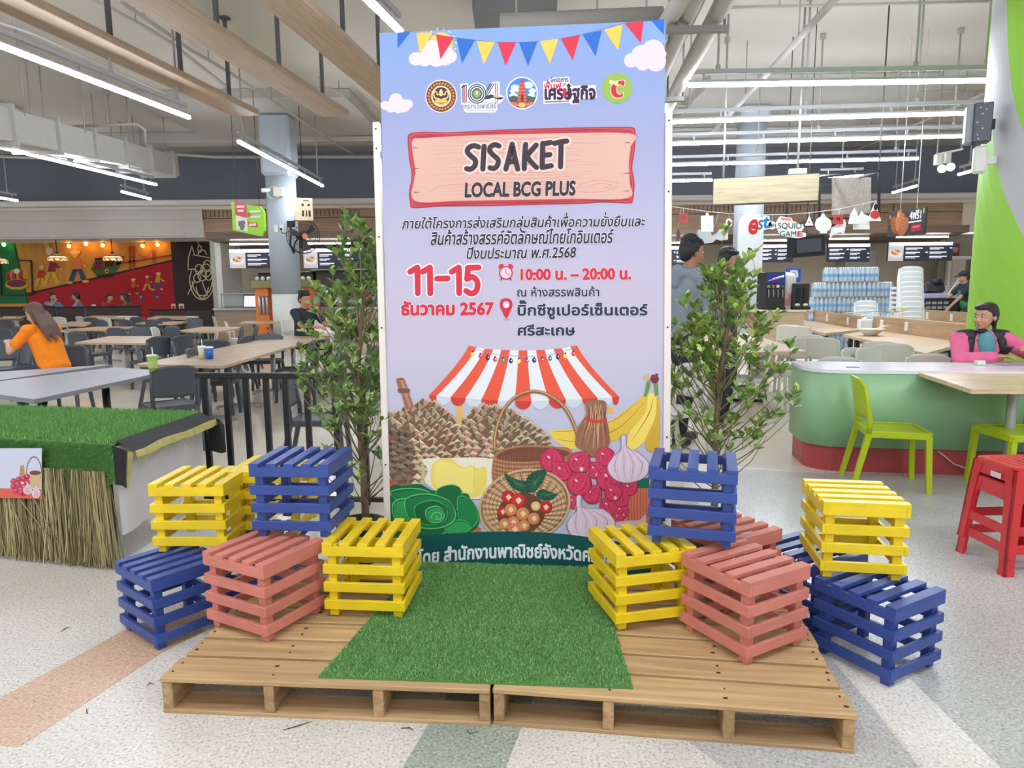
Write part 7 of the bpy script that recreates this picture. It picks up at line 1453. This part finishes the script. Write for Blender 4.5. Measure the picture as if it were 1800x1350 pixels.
for x in (-.28, .3):
    for y in (-.2, .2): MB().cyl((x, y-.015, .06), (x, y+.015, .06), .06, 14).build('wheel', M_bsteel, t); MB().box((x, y, .13), (.03, .03, .1)).build('fork', M_wire, t)
MB().box((W/2+.05, 0, .86), (.02, .3, .3), Matrix.Rotation(.3, 3, 'Y'), .004).build('flap_poster', mat('flap_print', (226, 206, 170), .5), t)
# dark serving station with worker, bread crates
x0, x1 = atY(1612, 540, 15.5).x, atY(1692, 540, 15.5).x; za = atY(1650, 524, 15.5).z; t = thing('serving_station', 'dark serving station with lilac panel and perforated front behind the divider tables', 'station', ((x0+x1)/2, 15.6, 0)); W = x1-x0
MB().box((0, 0, za/2), (W, .6, za), bev=.01).build('body', M_bsteel, t)
for k in range(4):
    for j in range(3): MB().box((-W/2+.12+.13*k, -.305, za-.1-.1*j), (.1, .012, .06), bev=.002).build('front_slot', mat('slot_grey', (150, 150, 148), .5), t)
MB().box((-W*.2, -.05, za+.05), (W*.5, .4, .1), bev=.01).build('lilac_tray', mat('lilac_panel', (186, 176, 214), .4), t); MB().box((-W*.05, .12, za+.22), (W*.42, .2, .2), Matrix.Rotation(R(-18), 3, 'X'), .01).build('scale_display', mat('dark_screen', (58, 62, 70), .2), t); MB().cyl((0, .1, za+.3), (0, .1, za+.42), .12, 14).build('black_jar', M_bsteel, t)
for k in range(3): MB().bar((W*.16+.06*k, -.1, za+.06), (W*.5+.06*k, .1, za+.42), .025, .03, .003).build('white_slat', M_white, t)
# right wall bits: grey machine box, fire call point, doorway
a, b = atY(1547, 432, 22.6), atY(1605, 466, 22.6); t = thing('kitchen_unit', 'pale wall cabinet under the rice dish menu board', 'kitchen unit', ((a.x+b.x)/2, 25.19, (a.z+b.z)/2)); MB().box((0, 0, 0), (b.x-a.x, .6, a.z-b.z), bev=.02).build('cabinet', mat('pale_cabinet', (196, 192, 184), .5), t)
p = atY(1682, 441, 24.4); t = thing('alarm_point', 'small dark red fire alarm sign on the taupe wall', 'alarm', (p.x, 24.55, p.z)); MB().box((0, 0, 0), (.34, .06, .5), bev=.01).build('plate', mat('alarm_red', (122, 52, 50), .5), t); MB().cyl((0, -.03, .05), (0, -.06, .05), .1, 16).build('dial', mat('alarm_pale', (186, 150, 144), .4), t)
x0, x1 = atY(1668, 500, 24.4).x, atY(1712, 500, 24.4).x; zt = atY(1690, 453, 24.4).z; t = struct(thing('door_1', 'cream door with grey frame on the taupe wall', 'door', ((x0+x1)/2, 24.5, 0))); MB().box((-.1, 0, zt/2), ((x1-x0)*.55, .08, zt), bev=.01).build('leaf', mat('cream_door', (206, 196, 176), .5), t); mb = MB(); [mb.box((s*(x1-x0)/2, 0, zt/2), (.12, .14, zt)) for s in (-1, 1)]; mb.box((0, 0, zt), (x1-x0+.12, .14, .12)); mb.build('frame', M_white, t); MB().box((-.1+(x1-x0)*.2, -.06, 1.0), (.04, .05, .14)).build('handle', M_ss, t)
# ================================================================== PEOPLE
def cap(mb, a, b, ra, rb, n=12):
    a, b = Vector(a), Vector(b); d = b-a; L = d.length; d = d.normalized() if L > 1e-6 else Vector((0, 0, 1)); pts, rs = [], []
    for k in range(5): t_ = R(90-k*22.5+.01); pts.append(a-d*ra*math.sin(t_)); rs.append(max(ra*math.cos(t_), .0008))
    for k in range(5): t_ = R(k*22.5); pts.append(b+d*rb*math.sin(t_)); rs.append(max(rb*math.cos(t_), .0008))
    mb.tube(pts, rs, n)
def remesh(mb, name, m, parent, vox, it=4):
    o = mb.build('tmp', m); md = o.modifiers.new('r', 'REMESH'); md.mode = 'VOXEL'; md.voxel_size = vox; md.use_smooth_shade = True
    s = o.modifiers.new('s', 'SMOOTH'); s.factor = .5; s.iterations = it
    dg = bpy.context.evaluated_depsgraph_get(); me = bpy.data.meshes.new_from_object(o.evaluated_get(dg)); me.name = name
    old = o.data; bpy.data.objects.remove(o); bpy.data.meshes.remove(old)
    if not me.materials: me.materials.append(m)
    else: me.materials[0] = m
    me.polygons.foreach_set('use_smooth', [True]*len(me.polygons)); q = bpy.data.objects.new(name, me); COL.objects.link(q); q.parent = parent; return q
def ik(a, c, l1, l2, hint):
    a, c = Vector(a), Vector(c); d = c-a; L = min(d.length, (l1+l2)*.999); d = d.normalized(); x = (l1*l1-l2*l2+L*L)/(2*L); h = math.sqrt(max(l1*l1-x*x, 0)); hv = Vector(hint); hv = (hv-d*hv.dot(d)).normalized(); return a+d*x+hv*h, a+d*L
def hand(mb, w_, d, n_, sx, curl=.5, s=1.0):
    d = Vector(d).normalized(); n_ = Vector(n_); n_ = (n_-d*n_.dot(d)).normalized(); sd = d.cross(n_)*sx; w_ = Vector(w_)
    rm = Matrix((sd, d, n_)).transposed(); mb.ell(w_+d*.045*s, (.04*s, .052*s, .017*s), rm); cap(mb, w_-d*.02, w_+d*.03*s, .026*s, .026*s)
    for k, (o, L) in enumerate(((-.028, .066), (-.009, .076), (.010, .072), (.028, .056))):
        p = w_+d*.085*s+sd*o*s; c1 = curl*.5; e1 = p+(d*math.cos(c1)+n_*math.sin(c1))*L*.5*s; c2 = curl*1.5; e2 = e1+(d*math.cos(c2)+n_*math.sin(c2))*L*.5*s
        cap(mb, p, e1, .0095*s, .009*s, 8); cap(mb, e1, e2, .009*s, .0075*s, 8)
    p = w_+d*.03*s-sd*.034*s; e1 = p+(d*.6-sd*.75+n_*.25).normalized()*.036*s; e2 = e1+(d*.9-sd*.2+n_*.35).normalized()*.032*s; cap(mb, p, e1, .013*s, .011*s, 8); cap(mb, e1, e2, .011*s, .009*s, 8)
def person(label, loc, rz, pose, sc=1.0, skin=(196, 146, 116), hair=(30, 26, 26), hairstyle='short', top=None, sleeve='short', pants=(40, 42, 52), shoes=(60, 58, 58), lean=0.0, headturn=0.0, headtilt=0.0, wr=None, hints=None, vox=.009, chestturn=0.0, legs=None, extra=None, hcurl=.6, bulk=1.0, walk=0.0, fem=False):
    t = thing('person', label, 'person', loc, R(rz)); t.scale = (sc, sc, sc); key = '%d_%d' % (int(loc[0]*100), int(loc[1]*100))
    ms = mat('skin_'+key, skin, .5, var=.04, scale=12, spec=.3); mh = mat('hair_'+key, hair, .45, var=.2, scale=30, bump=.5, bscale=120, stretch=(4, 4, .6)); mt = mat('top_'+key, top, .85, var=.08, scale=14, bump=.35, bscale=22); mpn = mat('trousers_'+key, pants, .85, var=.08, scale=12, bump=.3, bscale=20); mshoe = mat('shoe_'+key, shoes, .6)
    seated = pose == 'sit'; hz = .53 if seated else .92
    Lm = Matrix.Rotation(lean, 3, 'X'); piv = Vector((0, .02, hz))      # lean>0 tips the trunk forward (towards -Y)
    def T(p): return piv+Lm @ (Vector(p)-piv) if True else p
    Lm = Matrix.Rotation(lean, 3, 'X'); CT = Matrix.Rotation(chestturn, 3, 'Z')
    z0 = hz
    pel, wai, che, nek = T((0, .02, z0+.02)), T((0, .02, z0+.16)), T((0, .01, z0+.36)), T((0, .02, z0+.52))
    sh = {s: T(CT @ Vector((s*.175, 0, 0))+Vector((0, .01, z0+.475))) for s in (-1, 1)}
    hc = T((0, -.005, z0+.67)); HR = Matrix.Rotation(headturn, 3, 'Z') @ Matrix.Rotation(headtilt, 3, 'X')
    hip = {s: Vector((s*.09, .01, hz)) for s in (-1, 1)}
    if legs: kne = {s: Vector(legs[s][0]) for s in (-1, 1)}; ank = {s: Vector(legs[s][1]) for s in (-1, 1)}
    elif seated: kne = {s: Vector((s*.12, -.40, .50)) for s in (-1, 1)}; ank = {s: Vector((s*.12, -.36, .09)) for s in (-1, 1)}
    else: kne = {s: Vector((s*.095, -.03-s*walk*.5, .49)) for s in (-1, 1)}; ank = {s: Vector((s*.09, .02-s*walk+abs(walk)*.3, .09)) for s in (-1, 1)}
    wr = wr or {s: (s*.25, -.02, hz-.12) for s in (-1, 1)}; hints = hints or {s: (s*.4, 1, -.3) for s in (-1, 1)}; elb, wrs = {}, {}
    for s in (-1, 1): elb[s], wrs[s] = ik(sh[s], wr[s], .285, .25, hints[s])
    # body: one continuous surface
    mb = MB(); Lt = Lm
    mb.ell(pel, (.155, .11, .11), Lt); mb.ell(wai, (.13, .095, .13), Lt); mb.ell(che, (.16, .105, .17), Lt @ CT); cap(mb, sh[-1], sh[1], .055, .055); cap(mb, nek-Vector((0, 0, .03)), hc-Vector((0, -.01, .05)), .055, .05)
    for s in (-1, 1):
        cap(mb, sh[s], elb[s], .048, .037); cap(mb, elb[s], wrs[s], .036, .025); d = (wrs[s]-elb[s]); hn = Vector((-s*.3, -.2, -.8)) if abs(d.normalized().z) < .8 else Vector((-s, 0, 0)); hand(mb, wrs[s], d, hn, s, hcurl)
        cap(mb, hip[s], kne[s], .082, .056); cap(mb, kne[s], ank[s], .053, .036); f_ = ank[s]+Vector((0, -.13, -.055)); cap(mb, ank[s]+Vector((0, .02, -.045)), f_, .036, .03)
    H = lambda p: hc+HR @ Vector(p)
    mb.ell(H((0, .012, .028)), (.074, .092, .088), HR); mb.ell(H((0, -.022, -.03)), (.056 if fem else .061, .068, .08), HR); mb.ell(H((0, -.058, -.086 if fem else -.088)), (.023 if fem else .03, .026, .02), HR); mb.ell(H((0, -.05, .03)), (.058, .042, .05), HR)
    cap(mb, H((0, -.086, .008)), H((0, -.108, -.028)), .009, .0135, 8); mb.ell(H((.011, -.098, -.032)), (.009, .01, .007), HR, 8, 6); mb.ell(H((-.011, -.098, -.032)), (.009, .01, .007), HR, 8, 6)
    for s in (-1, 1): mb.ell(H((s*.075, .012, -.008)), (.011, .02, .031), HR); mb.ell(H((s*.036, -.07, -.03)), (.02, .016, .018), HR)
    mb.ell(H((0, -.086, -.056)), (.022, .011, .007), HR, 10, 6); mb.ell(H((0, -.085, -.067)), (.019, .011, .007), HR, 10, 6)
    remesh(mb, 'body', ms, t, vox, 3)
    # face details
    me_ = mat('eye_white', (226, 222, 216), .2); mi_ = mat('iris', (34, 24, 20), .15)
    for s in (-1, 1):
        e = MB(); e.ell(H((s*.031, -.081, .008)), (.0128, .0085, .0066), HR, 10, 8); eo = e.build('eye', me_, t); e = MB(); e.ell(H((s*.031, -.0885, .008)), (.0064, .003, .0058), HR, 8, 6); e.build('iris', mi_, eo)
        b = MB(); b.tube([H((s*.016, -.09, .026)), H((s*.032, -.088, .031)), H((s*.05, -.076, .026))], [.0016, .0026, .0012] if fem else [.0025, .004, .002], 6); b.build('eyebrow', mh, t)
    l_ = MB(); l_.ell(H((0, -.0935, -.0565)), (.02, .0055, .0048), HR, 12, 6); l_.ell(H((0, -.0925, -.066)), (.017, .0055, .0052), HR, 12, 6); l_.build('lips', mat('lips_'+key, (190, 92, 96) if fem else (174, 100, 92), .4), t)
    # hair
    mb = MB()
    mb.ell(H((0, .024, .05)), (.083, .092, .079), HR); mb.ell(H((0, .06, .0)), (.073, .056, .082), HR)
    for s in (-1, 1): mb.ell(H((s*.07, .03, .02)), (.017, .045, .05), HR)
    mb.ell(H((0, -.052, .083)), (.06, .043, .03), HR)
    if hairstyle == 'fluffy':
        rg = random.Random(3)
        for k in range(40): a = rg.uniform(0, 6.28); b = rg.uniform(.1, 1.2); mb.ell(H((.085*math.cos(a)*math.sin(b), .02+.09*math.sin(a)*math.sin(b), .055+.085*math.cos(b))), (.02, .02, .018), HR, 8, 6)
    if hairstyle == 'long':
        for k in range(9): x = (k-4)*.019; zl = -.36-.05*math.cos(k*1.7); cap(mb, H((x, .075, -.02)), H((x*1.3+.01, .125, -.2)), .026, .021, 8); cap(mb, H((x*1.3+.01, .125, -.2)), H((x*1.25+.02, .15, zl)), .02, .006, 8)
        for s in (-1, 1): cap(mb, H((s*.074, .03, .02)), H((s*.083, .05, -.14)), .022, .018, 8)
    if hairstyle == 'tied':
        mb.ell(H((0, .105, -.01)), (.035, .035, .038), HR); cap(mb, H((0, .12, -.02)), H((0, .13, -.14)), .028, .012, 8)
    ho = remesh(mb, 'hair', mh, t, max(vox*.9, .006), 2)
    # clothing
    mb = MB(); g = .014*bulk; bk = bulk
    for q in range(13):
        e = q/12; mb.ell(pel.lerp(che, e), ((.16+.006*e)*bk, (.118-.002*e)*bk, .1), Lt)
    mb.ell(pel+Vector((0, 0, .02)), (.162*bk, .118*bk, .1), Lt); mb.ell(wai, (.14*bk, .108*bk, .14), Lt); mb.ell(che, (.168*bk, .116*bk, .17), Lt @ CT); cap(mb, sh[-1], sh[1], .066*bk, .066*bk); cap(mb, nek-Vector((0, 0, .05)), nek-Vector((0, 0, .01)), .075, .064)
    for s in (-1, 1):
        if sleeve == 'short': cap(mb, sh[s], sh[s].lerp(elb[s], .66), .062, .06)
        else: cap(mb, sh[s], elb[s], .063*bk, .054*bk); cap(mb, elb[s], elb[s].lerp(wrs[s], .9), .054*bk, .042*bk); mb.ell(elb[s], (.056*bk,)*3)
    remesh(mb, 'jacket' if sleeve == 'long' else 'shirt', mt, t, vox, 10)
    mb = MB(); mb.ell(pel-Vector((0, 0, .01)), (.164, .12, .12), Lt)
    for s in (-1, 1): cap(mb, hip[s], kne[s], .095, .07); cap(mb, kne[s], ank[s]+Vector((0, 0, .02)), .069, .055)
    remesh(mb, 'trousers', mpn, t, max(vox, .01), 4)
    for s in (-1, 1):
        mb = MB(); cap(mb, ank[s]+Vector((0, .03, -.04)), ank[s]+Vector((0, -.13, -.048)), .045, .038); remesh(mb, 'shoe', mshoe, t, .01, 2)
    if extra: extra(t, dict(H=H, HR=HR, sh=sh, elb=elb, wrs=wrs, che=che, nek=nek, hc=hc, Lt=Lt, wai=wai, pel=pel, CT=CT, vox=vox, mt=mt))
    return t
# woman in pink behind the counter
def ex_pink(t, k):
    mb = MB(); che, nek = k['che'], k['nek']; mb.ell(che+Vector((0, -.075, .03)), (.088, .085, .16), k['Lt']); mb.ell(che+Vector((0, -.06, -.12)), (.05, .09, .12), k['Lt']); cap(mb, nek+Vector((0, -.01, -.03)), nek+Vector((0, -.012, .03)), .066, .058); remesh(mb, 'inner_shirt', mat('teal_shirt', (96, 160, 166), .8, bump=.2), t, .008, 3)
    for s in (-1, 1):
        mb = MB(); sh = k['sh'][s]; cap(mb, sh+Vector((-s*.075, -.005, .012)), sh+Vector((s*.0, .0, .012)), .076, .07); cap(mb, sh+Vector((-s*.05, -.075, -.02)), sh+Vector((-s*.045, -.1, -.12)), .04, .026); remesh(mb, 'shoulder_patch', mat('black_nylon', (40, 40, 46), .6), t, .008, 3)
        mb = MB(); w_, e = k['wrs'][s], k['elb'][s]; d = (w_-e).normalized(); mb.cyl(w_-d*.04, w_-d*.022, .044, 16); mb.build('cuff', mat('black_nylon', (40, 40, 46), .6), t)
    H = k['H']; HR = k['HR']; mb = MB(); mb.ell(H((0, -.046, -.118)), (.048, .05, .022), HR); remesh(mb, 'face_mask', mat('mask_black', (34, 36, 40), .7), t, .006, 2)
    for s in (-1, 1): MB().tube([H((s*.05, -.05, -.085)), H((s*.072, -.02, -.04)), H((s*.08, .008, -.005))], .0016, 5).build('mask_loop', mat('mask_black', (34, 36, 40), .7), t)
    mb = MB(); mb.box(H((0, .112, .015)), (.05, .03, .085), HR, .008); mb.build('hair_clip', mat('pink_clip', (232, 196, 190), .4), t)
    mb = MB(); mb.tube([che+Vector((-.005, -.128, -.14)), che+Vector((-.03, -.132, -.02)), che+Vector((-.07, -.1, .1)), nek+Vector((-.068, -.03, .0))], .006, 6); mb.tube([che+Vector((.005, -.128, -.14)), che+Vector((.05, -.13, -.02)), che+Vector((.075, -.1, .1)), nek+Vector((.068, -.03, .0))], .006, 6); mb.build('zip_edge', mat('black_nylon', (40, 40, 46), .6), t)
pw = atY(1726, 600, 6.22)
person('woman in pink and black jacket seated behind the mint counter, looking left, phone in hand', (pw.x, 6.27, 0), -8, 'sit', 1.03, (204, 154, 124), (36, 32, 32), 'tied', (236, 110, 154), 'long', (60, 60, 70), lean=.12, headturn=R(-58), headtilt=R(3), wr={-1: (-.05, -.40, .875), 1: (.22, -.36, .93)}, hints={-1: (-1, .1, -.5), 1: (1, .1, -.6)}, vox=.007, extra=ex_pink, hcurl=.7, bulk=1.2, fem=True)
p = atY(1768, 616, 5.83); t = thing('phone', 'black phone held by the woman in pink', 'phone', p, R(-20)); M = Matrix.Rotation(R(-28), 3, 'X'); MB().box((0, 0, 0), (.075, .15, .009), M, .003).build('case', M_bsteel, t); MB().box(M @ Vector((0, 0, .0052)), (.066, .138, .001), M).build('glass_screen', mat('phone_glass', (120, 160, 150), .1), t)
p = atz(1772, 640, CTZ); t = thing('clear_folder', 'clear plastic folder with papers lying on the mint counter', 'folder', (p.x, p.y, CTZ+.001), R(12)); MB().box((0, 0, .004), (.34, .24, .006), bev=.002).build('sleeve', mat('clear_sleeve', (214, 200, 214), .15, alpha=.6), t); MB().box((0, 0, .0085), (.28, .19, .002)).build('paper', mat('pinkish_paper', (206, 176, 186), .6), t)
p = atz(1712, 641, CTZ); t = thing('paper_slip', 'green printed paper slip on the mint counter', 'paper', (p.x, p.y, CTZ+.001), R(-8)); MB().box((0, 0, .001), (.3, .12, .002)).build('sheet', mat('green_slip', (176, 214, 190), .6), t)
p = atz(1722, 642, CTZ); t = thing('card_box', 'small cream box on the mint counter before the woman in pink', 'box', (p.x, p.y, CTZ+.004)); MB().box((0, 0, .018), (.07, .045, .036), bev=.003).build('carton', mat('cream_card', (232, 232, 214), .6), t)
# man in grey hoodie
def ex_hood(t, k):
    mb = MB(); n = k['nek']; cap(mb, n+Vector((-.075, .03, -.03)), n+Vector((0, .095, -.015)), .045, .052); cap(mb, n+Vector((.075, .03, -.03)), n+Vector((0, .095, -.015)), .045, .052); cap(mb, n+Vector((0, .1, 0)), n+Vector((0, .12, -.1)), .055, .04); cap(mb, n+Vector((-.06, -.05, -.04)), n+Vector((-.08, .03, -.02)), .03, .04); cap(mb, n+Vector((.06, -.05, -.04)), n+Vector((.08, .03, -.02)), .03, .04)
    remesh(mb, 'hood', k['mt'], t, .008, 4)
    mb = MB(); mb.ell(k['pel']+Vector((0, 0, .0)), (.172, .128, .05)); remesh(mb, 'hem_band', k['mt'], t, .009, 2)
ph = atY(1204, 600, 6.6)
person('man in grey hoodie and navy trousers standing behind the right shrub, facing right', (ph.x, 6.6, 0), 112, 'stand', 1.155, (176, 124, 98), (26, 26, 30), 'fluffy', (134, 144, 154), 'long', (38, 42, 56), lean=.06, headtilt=R(6), wr={-1: (-.22, -.24, .95), 1: (.22, -.1, .84)}, hints={-1: (-.5, 1, -.2), 1: (.5, 1, -.2)}, vox=.009, extra=ex_hood, bulk=1.08, walk=.1)
pb = atY(1284, 600, 7.6)
person('dark haired person mostly hidden behind the right shrub leaves', (pb.x, 7.75, 0), 60, 'stand', 1.12, (180, 134, 108), (28, 26, 28), 'fluffy', (70, 72, 80), 'short', (44, 44, 52), vox=.014, wr={-1: (-.2, -.3, .95), 1: (.2, -.28, .98)})
# woman in orange
po = atY(84, 600, 8.5)
person('woman with long brown hair in a bright orange shirt seated at left', (po.x+.05, 8.5, 0), -104, 'sit', 1.08, (206, 160, 132), (96, 70, 58), 'long', (250, 136, 20), 'short', (60, 62, 74), lean=.3, headtilt=R(22), wr={-1: (-.16, -.46, .82), 1: (.16, -.44, .84)}, hints={-1: (-.8, .3, -.8), 1: (.8, .3, -.8)}, vox=.008, bulk=1.12)
# young man in black
py_ = atY(538, 600, 11.9)
def ex_ym(t, k): MB().tube([k['nek']+Vector((-.05, -.055, -.03)), k['nek']+Vector((0, -.075, -.06)), k['nek']+Vector((.05, -.055, -.03))], .008, 6).build('collar', mat('white_collar', (226, 226, 226), .7), t)
person('young man in a black shirt seated before the column, looking down', (py_.x-.02, 11.9, 0), 52, 'sit', 1.13, (192, 142, 112), (28, 28, 34), 'fluffy', (42, 44, 50), 'short', (50, 52, 60), lean=.06, headtilt=R(9), wr={-1: (-.12, -.46, .80), 1: (.15, -.44, .80)}, hints={-1: (-.8, .3, -.8), 1: (.8, .3, -.8)}, vox=.011, extra=ex_ym)
# diners by the mural
def diner(u, v, rz, label, **kw):
    p = atY(u, v, 22.75); return person(label, (p.x, kw.pop('y', 22.75), 0), rz, 'sit', kw.pop('sc', 1.13), vox=.016, **kw)
AR = dict(wr={-1: (-.1, -.4, .86), 1: (.12, -.42, .84)}, hints={-1: (-.8, .3, -.8), 1: (.8, .3, -.8)})
diner(88, 520, 72, 'girl in a light blue shirt eating by the mural, hair tied up', hair=(34, 26, 24), hairstyle='tied', top=(128, 150, 190), lean=.15, wr={-1: (-.05, -.26, 1.08), 1: (.12, -.4, .84)}, hints={-1: (-1, .2, -.6), 1: (.8, .3, -.8)})
diner(141, 520, -68, 'man in a grey shirt seated by the mural, facing left', hair=(30, 26, 26), hairstyle='short', top=(128, 134, 150), lean=.16, **AR)
diner(186, 520, 70, 'boy in a red and yellow shirt seated by the mural', hair=(34, 30, 28), hairstyle='short', top=(196, 44, 44), lean=.22, sc=1.1, **AR)
diner(232, 518, -74, 'long haired woman in an olive jacket seated by the mural', hair=(44, 34, 32), hairstyle='long', top=(112, 100, 40), sleeve='long', lean=.3, **AR)
# worker in green apron
def ex_ap(t, k):
    mb = MB(); che, wai, pel = k['che'], k['wai'], k['pel']; mb.ell(che+Vector((0, -.03, -.05)), (.13, .105, .14)); mb.ell(wai+Vector((0, -.005, -.04)), (.158, .13, .16)); mb.ell(pel+Vector((0, -.01, -.18)), (.17, .13, .22)); remesh(mb, 'apron', mat('apron_green', (46, 132, 82), .8), t, .014, 3)
    H, HR = k['H'], k['HR']; mb = MB(); mb.ell(H((0, .015, .06)), (.092, .105, .078), HR); mb.ell(H((0, -.12, .055)), (.07, .07, .012), HR); remesh(mb, 'cap', mat('cap_black', (34, 38, 46), .7), t, .009, 2)
p = atY(1693, 520, 15.4); person('worker in black cap and green apron at the serving station by the green column', (p.x, 15.3, 0), -95, 'stand', 1.045, (190, 142, 116), (30, 28, 30), 'short', (40, 46, 54), 'short', (50, 60, 56), lean=.1, headtilt=R(14), wr={-1: (-.16, -.42, 1.0), 1: (.16, -.38, .98)}, hints={-1: (-.8, .4, -.8), 1: (.8, .4, -.8)}, vox=.012, extra=ex_ap)
